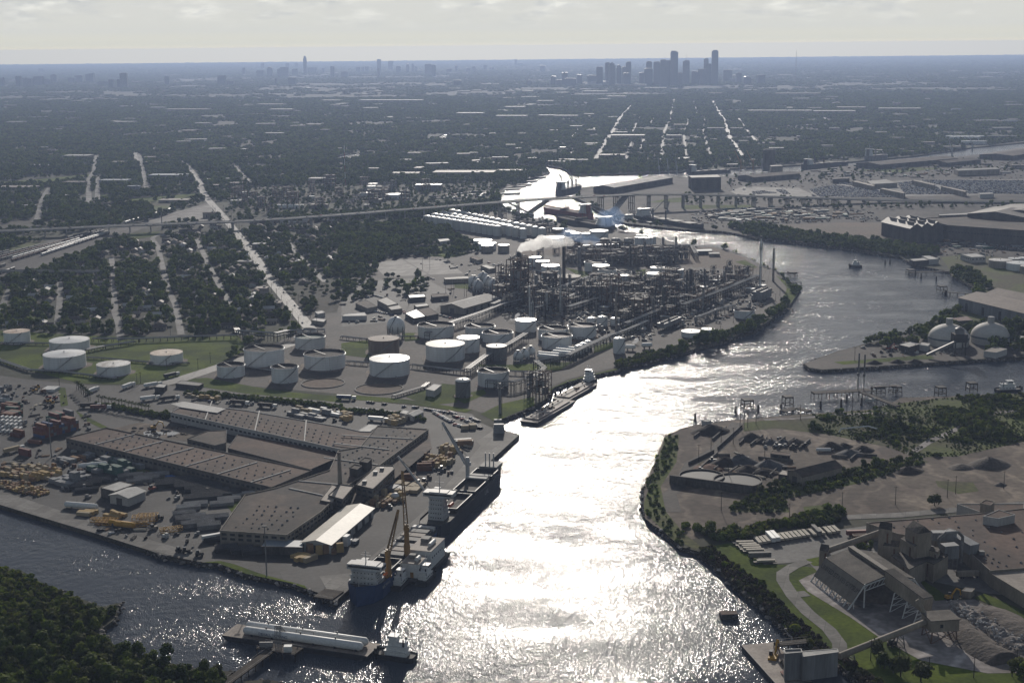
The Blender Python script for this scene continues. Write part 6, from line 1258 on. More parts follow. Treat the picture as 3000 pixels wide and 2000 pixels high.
# ------------------------------------------------------------------ ships, barges, docks
hullblue=mat('hull_blue',(0.020,0.045,0.12),0.5,0.15,0.1,spec=0.3)
hulldark=mat('hull_dark',(0.035,0.036,0.042),0.55,0.2,0.1,spec=0.3)
hullred=mat('hull_red',(0.23,0.035,0.025),0.5,0.2,0.1,spec=0.25)
deckm=mat('ship_deck',(0.085,0.08,0.075),0.7,0.25,0.1)
deckred=mat('ship_deck_red',(0.14,0.045,0.032),0.7,0.25,0.1)
craney=mat('crane_ochre',(0.27,0.15,0.045),0.5,0.12,0.15,spec=0.3)
craneg=mat('crane_grey',(0.36,0.36,0.36),0.5,0.12,0.15)
barged=mat('barge_deck',(0.26,0.22,0.185),0.7,0.2,0.08,(0.17,0.14,0.12),6)
wood=mat('old_timber',(0.075,0.062,0.05),0.9,0.25,0.2,(0.05,0.042,0.036),5)
yellow=mat('machine_yellow',(0.42,0.23,0.03),0.5,0.12,0.3)
glow=whitem
def hull_mb(L_,B_,D,bow=0.16,stern=0.06,draft=2.0,flare=1.0,bulwark=1.0,z0=None):
 """hull along +x (bow at +L/2), deck level D above the water; returns (hull, deck)"""
 S=[];n=15
 for i in range(n):
  u=i/(n-1);x=-L_/2+L_*u
  k=min(1,(1-u)/bow)if bow else 1;kb=max(0.02,1-(1-k)**2.2);ks=min(1,.72+.28*(u/stern))if stern and u<stern else 1
  S.append((x,B_/2*kb*ks,B_/2*kb**(1+.6*flare)*ks*.93,D+(max(0,u-.82)/.18)**1.5*D*.28*(1 if bow else 0)))
 mb=MB();V=[]
 for x,yd,yw,d in S:V+=[(x,-yw,-draft),(x+(0),-yd,d),(x,-yd,d+bulwark),(x,yd,d+bulwark),(x,yd,d),(x,yw,-draft)]
 Fc=[]
 for i in range(n-1):
  a,b=i*6,i*6+6
  Fc+=[(a,b,b+1,a+1),(a+1,b+1,b+2,a+2),(a+3,b+3,b+4,a+4),(a+4,b+4,b+5,a+5)]
 Fc+=[(0,1,2,3,4,5),tuple((n-1)*6+k for k in(5,4,3,2,1,0))]
 mb.add(V,Fc);dk=MB();DV=[]
 for x,yd,yw,d in S:DV+=[(x,-yd*.985,d+.03),(x,yd*.985,d+.03)]
 dk.add(DV,[(2*i,2*i+2,2*i+3,2*i+1)for i in range(n-1)]);return mb,dk
def house_mb(x0,x1,w0,z0,tiers,shrink=.9,step=2.8):
 """stacked accommodation tiers"""
 mb=MB();z=z0;w=w0;a,b=x0,x1
 for k in range(tiers):mb.box(((a+b)/2,0,z),(b-a,w,step-.25));mb.box(((a+b)/2,0,z+step-.25),(b-a+.8,w+.8,.25));z+=step;w*=shrink;a+=(x1-x0)*.03;b-=(x1-x0)*.06
 return mb,z
DH={}
def win_row(t,x0,x1,y,z,n,s=.9,ax='x'):
 if t.name not in DH:DH[t.name]=next(o for o in t.children if o.name.startswith('deckhouse'))
 t=DH[t.name]
 for k in range(n):
  q=x0+(x1-x0)*(k+.5)/n;m=MB()
  m.box((q,y,z),(s,.12,s))if ax=='x' else m.box((y,q,z),(.12,s,s));m.obj('window',glassm,t)
def ship_crane(t,x,y,z,h,boom,az,el,m,r=1.5,two=True):
 c=MB();c.lathe((x,y,z),[(r,0),(r,h*.6),(r*1.25,h*.64),(r*1.25,h*.8),(r*.8,h)],14);ped=c.obj('crane_pedestal',m,t,True)
 b=MB();p=Vector((x+math.cos(az)*r,y+math.sin(az)*r,z+h*.68));d=Vector((math.cos(az)*math.cos(el),math.sin(az)*math.cos(el),math.sin(el)));s=Vector((-math.sin(az),math.cos(az),0))
 for e in(-1,1):b.beam(p+s*e*r*.8,p+d*boom+s*e*.35,.7,1.1)
 for k in range(1,8):q=p+d*boom*k/8;e_=r*.8-(r*.8-.35)*k/8;b.beam(q-s*e_,q+s*e_,.3,.4)
 bo=b.obj('crane_boom',m,ped);w_=MB()
 for e in(-1,1):w_.tube(Vector((x,y,z+h))+s*e*.5,p+d*boom+s*e*.3,.09,4)
 w_.tube(p+d*boom,p+d*boom*1.0-Vector((0,0,6)),.08,4);w_.obj('crane_cable',dsteel,ped)
 k=MB();k.box((x-math.cos(az)*1.2,y-math.sin(az)*1.2,z+h*.62),(2.2,2.2,2.6),az);k.obj('crane_cab',m,ped)
shipw=mat('ship_white',(0.42,0.42,0.415),0.55,0.14,0.15,(0.30,0.29,0.28),4,stretch=(1,1,.25))
# ---- the blue heavy-lift ship, stern toward us
A,B=at(F(768,1383)),at(F(1193,998));qd=(B-A).normalized();qn=Vector((qd.y,-qd.x,0));QRZ=math.atan2(qd.y,qd.x)
def along(s,off):return A+qd*s+qn*off+Vector((0,0,WZ))
L1_=112;s0=4;c=along(s0+L1_/2,11.5)
t=thing('cargo_ship','blue hulled cargo ship with white bridge at the near end of the quay','ship',c,QRZ)
h_,d_=hull_mb(L1_,20,8.5,.13,.05)
for q in(h_.obj('hull',hullblue,t),d_.obj('deck',deckm,t)):q.rotation_euler=(0,0,math.pi)
# (local +x runs up the quay: the white house stands at the near end, -x)
m,ztop=house_mb(-46,-35,16.5,8.6,3,.93);m.obj('deckhouse',shipw,t)
b=MB();b.box((-40.5,0,ztop),(7,21,3));b.box((-40.5,0,ztop+3),(8,15,.4));b.obj('bridge',shipw,t);b=MB();b.box((-44.1,0,ztop+1.2),(.2,19,1.1));b.box((-40.5,-10.6,ztop+1.2),(6,.2,1.1));b.obj('bridge_window',glassm,t)
for k in range(3):win_row(t,-6.5,6.5,-46.1+k*.33,10+k*2.8,6,.6,'y')
for k in range(3):win_row(t,-44,-37,-8.3+k*.55,10+k*2.8,4,.6)
b=MB();b.tube((-41,0,ztop+3),(-41,0,ztop+11),.35,6,.15);b.beam((-41,-3,ztop+8),(-41,3,ztop+8),.3,.3);b.beam((-41,-2,ztop+9.6),(-41,2,ztop+9.6),.2,.2);b.tube((-52,0,9.5),(-52,0,16),.3,6,.15);b.beam((-52,-2,13),(-52,2,13),.25,.25);b.obj('mast',shipw,t)
b=MB();b.box((-32.5,4,8.6),(3.4,4,11));b.obj('funnel',shipw,t)
for x0,x1,nm in((-28,-6,0),(-4,20,1),(22,46,1)):
 b=MB();L_=x1-x0
 for e in(-1,1):b.box(((x0+x1)/2,e*7.6,8.6),(L_,.6,2.4));b.box((x0 if e<0 else x1,0,8.6),(.6,15.8,2.4))
 b.obj('hatch_coaming',hulldark,t);b=MB();b.quad((x0,-7.3,8.9),(x1,-7.3,8.9),(x1,7.3,8.9),(x0,7.3,8.9));b.obj('hold',walld,t)
 if nm or x0>0:
  for k in range(3):b=MB();b.box((x0+4+k*L_/3.2,0,11.1),(L_/4.2,14.5,.9));b.obj('hatch_cover',rooft if k%2 else roofg,t)
for x in(-29,1):
 c_=MB();c_.lathe((x,-8.4,8.5),[(1.9,0),(1.9,9),(1.5,10),(1.5,16)],12);c_.lathe((x,-8.4,8.5),[(2.1,0),(2.1,1)],12);c_.obj('crane_pedestal',craney,t,True)
ship_crane(t,-29,-8.4,17,8,30,.12,.62,craney,1.4);ship_crane(t,1,-8.4,20,10,34,.5,1.22,craney,1.4)
b=MB();b.box((52,0,8.6),(4,14,2.2));b.obj('aft_house',shipw,t)
b=MB();b.tube((-34,-8.2,11.5),(-29,-8.2,11.5),.9,10);b.obj('lifeboat',mat('lifeboat_orange',(.5,.13,.03),.5,.1,.2),t)
text(t,'BBC PEARL',(-36,-10.1,6.2),2.4,(1.5708,0,0),shipw);text(t,'BBC',(-12,-10.1,4.2),4.4,(1.5708,0,0),shipw)
SHIP1=t
# ---- second ship, white tower amidships toward us, bow up the quay
L2_=138;c=along(s0+L1_+3+L2_/2+4,11.5)
t=thing('cargo_ship','dark grey hulled cargo ship with white tower moored at the far end of the quay','ship',c,QRZ)
h_,d_=hull_mb(L2_,20.5,7.5,.16,.05);h_.obj('hull',mat('hull_slate',(.055,.058,.072),.5,.2,.1,spec=.25),t);d_.obj('deck',deckm,t)
m,ztop=house_mb(-58,-47,10.5,7.6,5,.97);m.obj('deckhouse',shipw,t);b=MB();b.box((-50,0,ztop),(8,20,2.8));b.box((-50,0,ztop+2.8),(7,12,.4));b.obj('bridge',shipw,t)
b=MB();b.box((-54.1,0,ztop+1),(.2,18,1.1));b.obj('bridge_window',glassm,t);b=MB();b.box((-43,4,7.6),(3,4,17));b.obj('funnel',shipw,t);b=MB();b.tube((-55,-8.4,17),(-49,-8.4,17),1.1,10);b.obj('lifeboat',mat('lifeboat_red',(.36,.07,.03),.5,.1,.2),t)
b=MB();b.tube((-50,0,ztop+3),(-50,0,ztop+14),.35,6,.12);b.beam((-50,-3,ztop+9),(-50,3,ztop+9),.3,.3);b.obj('mast',shipw,t)
for k in range(5):win_row(t,-4,4,-58.1+k*.36,9+k*2.8,5,.6,'y')
for x0,x1 in((-40,-8),(-2,30),(34,50)):
 b=MB()
 for e in(-1,1):b.box(((x0+x1)/2,e*7.8,7.6),(x1-x0,.6,2.8));b.box((x0 if e<0 else x1,0,7.6),(.6,16.2,2.8))
 b.obj('hatch_coaming',hulldark,t);b=MB();b.quad((x0,-7.5,7.9),(x1,-7.5,7.9),(x1,7.5,7.9),(x0,7.5,7.9));b.obj('hold',walld,t)
for x in(32,26):b=MB();b.box((x,0,10.6),(4,15,.8));b.obj('hatch_cover',roofw,t)
ship_crane(t,-42,8.6,7.6,15,34,1.9,.95,craneg,1.4);ship_crane(t,31.5,8.6,7.6,16,34,1.2,.9,craneg,1.4)
b=MB();b.box((58,0,9),(14,13,2.6));b.obj('forecastle',roofg,t)
for y in(-3,0,3):b=MB();b.lathe((55,y,11.6),[(.5,0),(.45,9)],8);b.obj('deck_post',craneg,t)
text(t,'UAL',(16,-10.3,3.4),4.6,(1.5708,0,0),shipw)
# ---- barge with white module houses, two small tugs
def tug(p,rz,label,L_=22,B_=8,tiers=3,hm=None,group=None):
 t=thing('tugboat',label,'tugboat',(p.x,p.y,WZ),rz,group);h_,d_=hull_mb(L_,B_,2.2,.12,.08,1.5,.6,.7);h_.obj('hull',hm or hulldark,t);d_.obj('deck',deckm,t)
 m,z=house_mb(-L_*.32,L_*.22,B_*.62,2.3,tiers-1,.8,2.6);dh=m.obj('deckhouse',whitem,t);b=MB();b.box((L_*.02,0,z),(L_*.2,B_*.5,2.4));b.box((L_*.02,0,z+2.4),(L_*.24,B_*.6,.25));wh=b.obj('wheelhouse',whitem,t)
 b=MB();b.box((L_*.02+L_*.1+.03,0,z+1),(.1,B_*.46,1));b.box((L_*.02,-B_*.25-.03,z+1),(L_*.17,.1,1));b.obj('wheelhouse_window',glassm,wh)
 for k in range(4):q=MB();q.box((-L_*.24+k*L_*.12,-B_*.31-.03,3.3),(.9,.1,.8));q.obj('window',glassm,dh)
 for e in(-1,1):b=MB();b.lathe((-L_*.24,e*B_*.22,z-2.6),[(.45,0),(.4,4)],10);b.obj('exhaust_stack',hulldark,t)
 b=MB();b.tube((0,0,z+2.6),(0,0,z+8),.15,5);b.beam((0,-1.5,z+6),(0,1.5,z+6),.15,.15);b.obj('mast',whitem,t)
 for e in(-1,1):b=MB();b.box((L_*.47,e*B_*.22,1.5),(1.2,1.0,3.2));b.obj('push_knee',dsteel,t)
 return t
def barge(p,rz,L_,B_,D,label,dm,hm=None,rake=True,name='barge',cat='barge',group=None):
 t=thing(name,label,cat,(p.x,p.y,WZ),rz,group);x,y=L_/2,B_/2;rk=5 if rake else 0;b=MB()
 b.add([(-x,-y,D),(x,-y,D),(x,y,D),(-x,y,D),(-x+rk,-y,-1.5),(x-rk,-y,-1.5),(x-rk,y,-1.5),(-x+rk,y,-1.5)],[(0,1,2,3),(4,7,6,5),(0,4,5,1),(1,5,6,2),(2,6,7,3),(3,7,4,0)]);b.obj('hull',hm or hulldark,t)
 b=MB();b.quad((-x+.2,-y+.2,D+.04),(x-.2,-y+.2,D+.04),(x-.2,y-.2,D+.04),(-x+.2,y-.2,D+.04));b.obj('deck',dm,t);return t
qm=along(60,36);t=barge(at(B2(560,395),WZ),QRZ,52,17,2.6,'dark deck barge carrying two white module houses beside the blue ship',deckm);MB_=t
for x,L_,W,H,lab in((8,24,14,10.5,'large white module house with rooftop units on the deck barge'),(-14,13,11,8.5,'smaller white module house with round duct on the deck barge')):
 q=t.location+Matrix.Rotation(QRZ,3,'Z')@Vector((x,0,2.65));n=thing('module_house',lab,'module',q,QRZ);b=MB();b.box((0,0,0),(L_,W,H));wo=b.obj('wall',whitem,n);b=MB();b.box((0,0,H+.01),(L_+.5,W+.5,.3));b.obj('roof',rooft,n)
 for k in range(6):b=MB();b.box((-L_*.4+k*L_*.14,-W/2-.05,H*.55),(1,.12,.9));b.obj('window',glassm,wo)
 b=MB();b.box((-L_/2-.05,-W*.1,0),(.12,2,3.4));b.obj('door',craney,wo)
 b=MB();b.tube((-L_*.2,-W*.25,H+1.4),(L_*.15,-W*.25,H+1.4),1.3,12);b.obj('roof_duct',whitem,n,True);b=MB();b.box((L_*.2,W*.15,H+.32),(L_*.25,W*.35,2.2));b.obj('roof_unit',roofg,n)
tug(at(B2(412,505),WZ),QRZ,'small dark tugboat at the stern corner of the module barge, nearer the quay',19,7.5);tug(at(B2(583,470),WZ),QRZ,'white-cabined tugboat at the outer corner of the module barge',20,8)
# ---- gas barge with two long white tanks, push boat, jetty
a,b=at(B1(1545,868),WZ),at(B1(2352,985),WZ);b=a+(b-a)*1.0;d=(b-a);e=at(B2(0,985),WZ);rz=math.atan2(d.y,d.x);Lb=84;c=a+d.normalized()*(Lb/2)+Vector((-d.y,d.x,0)).normalized()*5.5;c=Vector((c.x,c.y,0))
t=barge(c,rz,Lb,16,2.8,'dark barge with two long white gas cylinders by the wooden jetty',barged,None,True,'gas_barge')
for y,x0 in((-3.1,-30),(3.1,-32)):
 q=MB();N_=18;r=2.2;prof=[(x0-1.6,.05),(x0-1.2,r*.6),(x0,r),(36,r),(37.2,r*.6),(37.6,.05)];vs=[(x,y+rr*math.cos(6.2832*k/N_),5.3+rr*math.sin(6.2832*k/N_))for x,rr in prof for k in range(N_)];fs=[]
 for j in range(5):
  for k in range(N_):fs.append((j*N_+k,(j+1)*N_+k,(j+1)*N_+(k+1)%N_,j*N_+(k+1)%N_))
 q.add(vs,fs);q.obj('gas_cylinder',whitem,t,True)
 for k in range(6):q=MB();q.box((x0+4+k*12,y,2.85),(1,3.6,1.2));q.obj('saddle',hulldark,t)
 for k in range(3):q=MB();q.lathe((x0+12+k*20,y,7.4),[(.4,0),(.4,1.3)],8);q.obj('valve_dome',steel,t)
q=MB();q.path([(-2,0,2.9),(-2,0,8.2),(8,0,8.2),(8,0,2.9)],.22,6);q.tube((-10,0,8),(30,0,8),.2,6);q.obj('piping',pipem,t)
text(t,'DEVALL TOWING',(-13,-5.36,4.7),2.1,(1.5708,0,0),hullblue)
cb=c+d.normalized()*(Lb/2+12);tug(cb,rz+math.pi,'white push boat with stacked cabins at the end of the gas barge',22,8.4,4)
def trestle(name,label,pl,wd,h,cat='jetty',step=6,m=None,group=None,rail=True):
 """walkway on piles along ground points"""
 p0=Vector((pl[0].x,pl[0].y,0));t=thing(name,label,cat,p0,0,group);dk=MB();pi=MB();rl=MB()
 for a,b in zip(pl,pl[1:]):
  a,b=Vector((a.x,a.y,h))-p0,Vector((b.x,b.y,h))-p0;d=b-a;dk.beam(a,b,wd,.6);s=Vector((-d.y,d.x,0)).normalized();n=max(1,int(d.length/step))
  for k in range(n+1):
   q=a+d*k/n
   for e in(-1,1):
    pi.tube((q.x+s.x*e*wd*.42,q.y+s.y*e*wd*.42,-6),(q.x+s.x*e*wd*.42,q.y+s.y*e*wd*.42,h),.28,6)
    if rail:rl.box((q.x+s.x*e*wd*.48,q.y+s.y*e*wd*.48,h+.3),(.12,.12,1.1))
   pi.beam(Vector((q.x,q.y,h-.6))-s*wd*.5,Vector((q.x,q.y,h-.6))+s*wd*.5,.5,.5)
  if rail:
   for e in(-1,1):rl.beam(a+s*e*wd*.48+Vector((0,0,1.4)),b+s*e*wd*.48+Vector((0,0,1.4)),.1,.1)
 do=dk.obj('deck',m or wood,t);o=pi.obj('piles',wood,t);o['kind']='stuff'
 if rail:rl.obj('railing',steel,do)
 return t
trestle('jetty','long wooden jetty walkway reaching out to the gas barge',[at(B1(1480,1240)),at(B1(1880,950))],5,.6)
t=trestle('jetty_platform','wooden jetty platform with loading arms alongside the gas barge',[at(B1(1800,925)),at(B1(2060,972))],9,1.0)
for k in range(5):q=at(B1(1900+k*10,945),1.3)-t.location;b=MB();b.path([(q.x,q.y,q.z),(q.x,q.y,q.z+13),(q.x+2,q.y+4,q.z+8)],.2,6);b.obj('loading_arm',steel,t)
q=at(B1(1985,955),1.3)-t.location;b=MB();b.box((q.x,q.y,q.z),(4,3,3));b.obj('cabin',whitem,t);q=at(B1(1835,925),1.3)-t.location;b=MB();b.box((q.x,q.y,q.z),(7,1,2.6));b.obj('gangway_frame',steel,t)
# ---- tank barges at the refinery berth with push boat
for(a,b,lab)in(((1255,570),(1520,418),'nearer of two pale tank barges moored end to end off the refinery bank'),((1475,415),(1680,300),'farther of two pale tank barges moored end to end off the refinery bank')):
 p,q=at(L2(*a),WZ),at(L2(*b),WZ);d=q-p;n=Vector((d.y,-d.x,0)).normalized();c=(p+q)/2+n*4.5;rz=math.atan2(d.y,d.x);t=barge(c,rz,d.length,16,2.6,lab,barged,None,True,'tank_barge')
 b_=MB();b_.box((0,0,2.65),(d.length*.82,12,1.1));b_.obj('trunk_deck',barged,t);pp=MB();pp.tube((-d.length*.4,0,4.3),(d.length*.4,0,4.3),.3,6)
 pp.obj('deck_pipe',pipem,t)
 for k in range(6):hh=MB();hh.lathe((-d.length*.35+k*d.length*.14,rnd.choice((-3,3)),3.75),[(.7,0),(.7,1)],8);hh.obj('tank_hatch',rustm,t)
 hh=MB();hh.box((d.length*.05,0,3.75),(6,3,1.6));hh.obj('pump_engine',rustm,t)
tug(at(L2(1690,292),WZ)+Vector((2,4,0)),math.atan2(d.y,d.x)+math.pi,'white push boat behind the farther tank barge',25,9.5,4)
for x,y,l in((1440,405,'a'),(1475,388,'b'),(1510,362,'c'),(1560,318,'d'),(1262,540,'e')):
 p=at(L2(x,y),WZ);t=thing('mooring_pile','dark mooring pile cluster beside the tank barges','mooring pile',(p.x,p.y,WZ),0,'mooring piles of the tank barge berth');b=MB()
 for k in range(4):b.tube((math.cos(k*1.57)*.8,math.sin(k*1.57)*.8,-4),(math.cos(k*1.57)*.4,math.sin(k*1.57)*.4,5.5),.4,7)
 b.obj('piles',wood,t)['kind']='stuff';b=MB();b.lathe((0,0,5.4),[(.9,0),(.9,.4)],8);b.obj('cap',concrete,t)
# ---- river craft and the small box barge
p=at(B3(318,725),WZ);t=barge(p,.05,9.4,5.6,2.6,'small lone box barge afloat off the gypsum works lawn',roofd,walld,False,'box_barge')
b=MB();b.box((0,0,2.65),(8.6,4.8,.3));b.obj('hatch',roofb,t)
tug(at(M3(1190,548),WZ),2.75,'dark tugboat under way in mid river with a pale wake behind',18,6.5,3)
w0,w1=at(M3(1215,556),WZ),at(M3(1420,630),WZ);d=w1-w0;s=Vector((-d.y,d.x,0)).normalized();wk=MB();n=14;V=[]
for i in range(n):u=i/(n-1);q=w0+d*u;ww=1.5+9*u;V+=[(q.x+s.x*ww,q.y+s.y*ww,WZ+.06),(q.x-s.x*ww*.6,q.y-s.y*ww*.6,WZ+.06)]
wk.add(V,[(2*i,2*i+2,2*i+3,2*i+1)for i in range(n-1)])
def foam_alpha(N,L,cur,b,g):
 n=N.new('ShaderNodeTexNoise');n.inputs['Scale'].default_value=.22;n.inputs['Detail'].default_value=5;L.new(g.outputs['Position'],n.inputs['Vector'])
 m=N.new('ShaderNodeMapRange');m.inputs[1].default_value=.52;m.inputs[2].default_value=.72;m.inputs[4].default_value=.6;L.new(n.outputs[0],m.inputs[0]);L.new(m.outputs[0],b.inputs['Alpha']);return cur
tag(wk.obj('wake_foam',mat('foam',(.6,.62,.64),.8,.1,.3,extra=foam_alpha)),kind='stuff')
# ---- ships beyond the refinery: red tanker, berthed tankers, geared bulk carriers
def merchant(p,q,beam,D,label,hm,dm,house=-1,cranes=0,cm=None,deckpipes=False,tiers=5,laden=None):
 d=q-p;L_=d.length;c=(p+q)/2;rz=math.atan2(d.y,d.x);t=thing('merchant_ship',label,'ship',(c.x,c.y,WZ),rz);h_,d_=hull_mb(L_,beam,D,.14,.06,2);h_.obj('hull',hm,t);d_.obj('deck',dm,t)
 x0=-L_*.46 if house<0 else L_*.2;m,z=house_mb(x0,x0+L_*.11,beam*.8,D,tiers,.95);m.obj('deckhouse',whitem,t);b=MB();b.box((x0+L_*.06,0,z),(L_*.05,beam,2.8));b.obj('bridge',whitem,t);b=MB();b.box((x0+L_*.06+L_*.026,0,z+1),(.2,beam*.9,1.1));b.obj('bridge_window',glassm,t)
 b=MB();b.box((x0-L_*.01,0,D),(L_*.035,beam*.3,tiers*2.8+3));b.obj('funnel',hm,t);b=MB();b.tube((x0+L_*.06,0,z+2.8),(x0+L_*.06,0,z+12),.4,5);b.obj('mast',whitem,t)
 for k in range(cranes):x=-L_*.26+k*L_*.2;ship_crane(t,x,0,D,17,26,1.0+(k%2)*1.2,.8,cm or craneg,1.5)
 if deckpipes:
  b=MB()
  for y in(-3,-1,1,3):b.tube((-L_*.3,y,D+1.6),(L_*.38,y,D+1.6),.4,6)
  b.obj('deck_piping',dm,t)['kind']='stuff';b=MB();b.box((L_*.04,0,D),(4,beam*.8,5));b.obj('manifold',dm,t)
  b=MB();b.tube((L_*.02,0,D),(L_*.02,0,D+13),.5,6);b.obj('hose_crane',dm,t)
 else:
  for k in range(4):b=MB();b.box((-L_*.28+k*L_*.19,0,D),(L_*.14,beam*.7,2));b.obj('hatch_cover',dm,t)
 return t
merchant(at(M2(1712,215),WZ),at(M2(1400,165),WZ),24,9,'red hulled tanker with white bridge passing beneath the highway bridge',hullred,deckred,-1,0,None,True,5)
merchant(at(M2(1850,300),WZ),at(M2(1495,228),WZ),30,9,'grey-decked tanker berthed at the refinery beyond the tanks',hulldark,roofd,-1,0,None,True,4)
merchant(at(M2(2045,225),WZ)+Vector((0,8,0)),at(M2(2500,300),WZ)+Vector((0,8,0)),26,8,'dark ship moored on the far bank right of the bridge',hulldark,deckm,-1,2,steel,False,4)
merchant(at(M2(1960,225),WZ),at(M2(2170,262),WZ),16,3,'low dark barge tow on the far bank beside the moored ship',hulldark,deckm,-1,0,None,False,2)
merchant(at(T2(1500,1105),WZ),at(T2(1640,1072),WZ),24,9,'grey cargo ship with four raised cranes in the glare beyond the bridge',hulldark,deckm,-1,4,dsteel,False,5)
merchant(at(T3(835,930),WZ),at(T3(1140,905),WZ),26,10,'dark ship with red funnel moored in the upper harbour reach',hulldark,deckm,-1,2,dsteel,False,4)
merchant(at(T3(1270,880),WZ),at(T3(1400,868),WZ),26,14,'white-topped ship behind the shed in the upper harbour reach',steel,roofg,-1,2,steel,False,6)
merchant(at(T3(40,968),WZ),at(T3(330,950),WZ),22,6,'low ship with white bridge at the left of the upper harbour',hulldark,deckm,-1,0,None,False,5)
for x,y,lab in((400,935,'ochre harbour crane, left of four by the grain silos'),(485,935,'ochre harbour crane, second of four by the grain silos'),(545,932,'pale harbour crane in front of the grain silos'),(595,930,'ochre harbour crane, right of four by the grain silos'),(1995,818,'dark harbour crane on the quay of the upper reach'),(1855,850,'lattice crane at the far shed of the upper reach')):
 t=thing('harbour_crane',lab,'crane',at(T3(x,y)));ship_crane(t,0,0,0,26,34,rnd.uniform(.3,2.6),1.0,craney if 'ochre' in lab else craneg,2)
for x,y,lab in((2190,972,'pale dockside crane behind the transit shed, left'),(2252,970,'pale dockside crane behind the transit shed, middle'),(2312,970,'pale dockside crane behind the transit shed, right')):
 t=thing('harbour_crane',lab,'crane',at(T2(x,y)));ship_crane(t,0,0,0,22,26,1.7,1.1,craneg,1.8)
# ---- piers, dolphins and piles of the right channel
trestle('pier','long low pier running to the far right bank below the white boathouse',[at(M3(1560,588)),at(M3(1850,580))],5,1.0,'pier',10)
trestle('pier','low pier running out from the right bank to a dark mooring head',[at(M3(1790,722)),at(M3(2000,738))],4,1.0,'pier',9)
trestle('pier','pier with dark platform jutting from the refinery bank near the flare stacks',[at(M3(655,590)),at(M3(775,600))],7,1.5,'pier',7)
trestle('pier','short thin pier below the platform pier on the refinery bank',[at(M3(745,660)),at(M3(815,655))],3,1.0,'pier',7)
trestle('pier','small landing at the bend of the refinery bank',[at(M3(690,838)),at(M3(760,842))],4,1.0,'pier',7)
flat('boathouse','open flat white roof over the water at the far right bank','boathouse',pts(M3,1562,492,1590,505,1700,498,1660,484),6,walld,roofw,.2);flat('boathouse','stepped white building beside the open roof at the far right bank','building',pts(M3,1648,470,1700,495,1765,490,1700,468),7,wallw,roofw,.3)
flat('clubhouse','white two-storey building behind the far right bank trees','building',pts(M3,1915,458,1990,480,2090,475,2020,452),8,wallw,roofw,.4,None,1)
def dolphin(p,s,h,label,group=None):
 t=thing('dolphin_frame',label,'dolphin',(p.x,p.y,WZ),.2,group);b=MB()
 for i in(-1,1):
  for j in(-1,1):b.tube((i*s*.55,j*s*.55,-4),(i*s*.5,j*s*.5,h),.35,6)
 for z in(h*.3,h*.95):
  for i in(-1,1):b.beam((i*s*.5,-s*.5,z),(i*s*.5,s*.5,z),.4,.5);b.beam((-s*.5,i*s*.5,z),(s*.5,i*s*.5,z),.4,.5)
 for i in(-1,1):b.beam((-s*.5,i*s*.5,h*.3),(s*.5,i*s*.5,h*.95),.25,.25)
 b.obj('frame',wood,t);b=MB();b.box((0,0,h),(s*1.05,s*1.05,.6));b.obj('deck',dsteel,t);return t
for x,y,s,h,lab in((445,452,8,6.5,'square dark dolphin frame standing alone in mid glare near the peninsula'),(722,450,7,9,'tall dark dolphin frame at the peninsula dock'),(1775,372,7,7.5,'dark dolphin frame off the brushy bank, left of two'),(1990,342,7,7.5,'dark dolphin frame off the brushy bank, right of two'),(1350,362,8,6,'low dolphin at the right of the oil dock, nearer'),(1465,355,8,6,'low dolphin at the right of the oil dock, farther')):dolphin(at(L3(x,y),WZ),s,h,lab)
trestle('oil_dock','dark oil dock on trestle piles with two upright loading arms',[at(L3(895,372)),at(L3(1160,360)),at(L3(1290,352))],9,2.5,'dock',7);trestle('dock_walkway','walkway linking the oil dock to the brushy bank',[at(L3(1230,365)),at(L3(1480,462))],5,2.2,'walkway',8);trestle('dock_walkway','thin catwalk joining the oil dock to the low dolphins',[at(L3(1300,345)),at(L3(1470,338))],2,4,'walkway',14)
for x,h,lab in((1206,26,'left'),(1246,25,'right')):p=at(L3(x,355));t=thing('loading_tower','%s of the two upright loading arms on the oil dock'%lab,'loading arm',(p.x,p.y,2.8));ship_crane(t,0,0,0,h*.8,h*.7,1.3,1.35,steel,.4)
flat('dock_house','white dock house on piles at the oil dock walkway','hut',pts(L3,1258,395,1300,400,1330,392,1285,386),4,wallw,roofg,.2,None,0,1.5)
trestle('peninsula_dock','wooden dock at the peninsula shore with small pale hut',[at(L3(690,490)),at(L3(780,468)),at(L3(870,490))],7,1.2,'dock',6)
pile0=None
for x,y in((365,500),(520,490),(950,462),(1092,450),(1130,412),(1232,440),(85,550),(677,485),(1750,640-550+0)):
 if x==1750:continue
 p=at(L3(x,y),WZ)
 if pile0 is None:
  pile0=thing('mooring_pile','dark mooring pile standing in the water off the peninsula','mooring pile',p,0,'mooring piles off the peninsula');b=MB()
  for k in range(5):b.tube((math.cos(k*1.26)*1.0,math.sin(k*1.26)*1.0,-4),(math.cos(k*1.26)*.35,math.sin(k*1.26)*.35,6.5),.38,6)
  b.obj('piles',wood,pile0)['kind']='stuff';b=MB();b.lathe((0,0,6.4),[(.7,0),(.7,.5)],8);b.obj('cap',dsteel,pile0)
 else:dup(pile0,p)
for x,y in((1603,605),(1643,625),(1747,645),(1808,745),(1818,745),(1395,530),(1428,522),(997,430),(776,388)):dup(pile0,at(M3(x,y),WZ),0,'dark mooring pile in the wide right reach of the river','mooring piles of the right reach')
dolphin(at(M3(1785,715),WZ),9,7,'dark mooring head at the end of the low right bank pier');dolphin(at(M3(1570,590),WZ),9,5,'dark mooring head at the end of the long far pier');dolphin(at(M3(755,612),WZ),10,6,'dark platform at the end of the refinery bank pier')
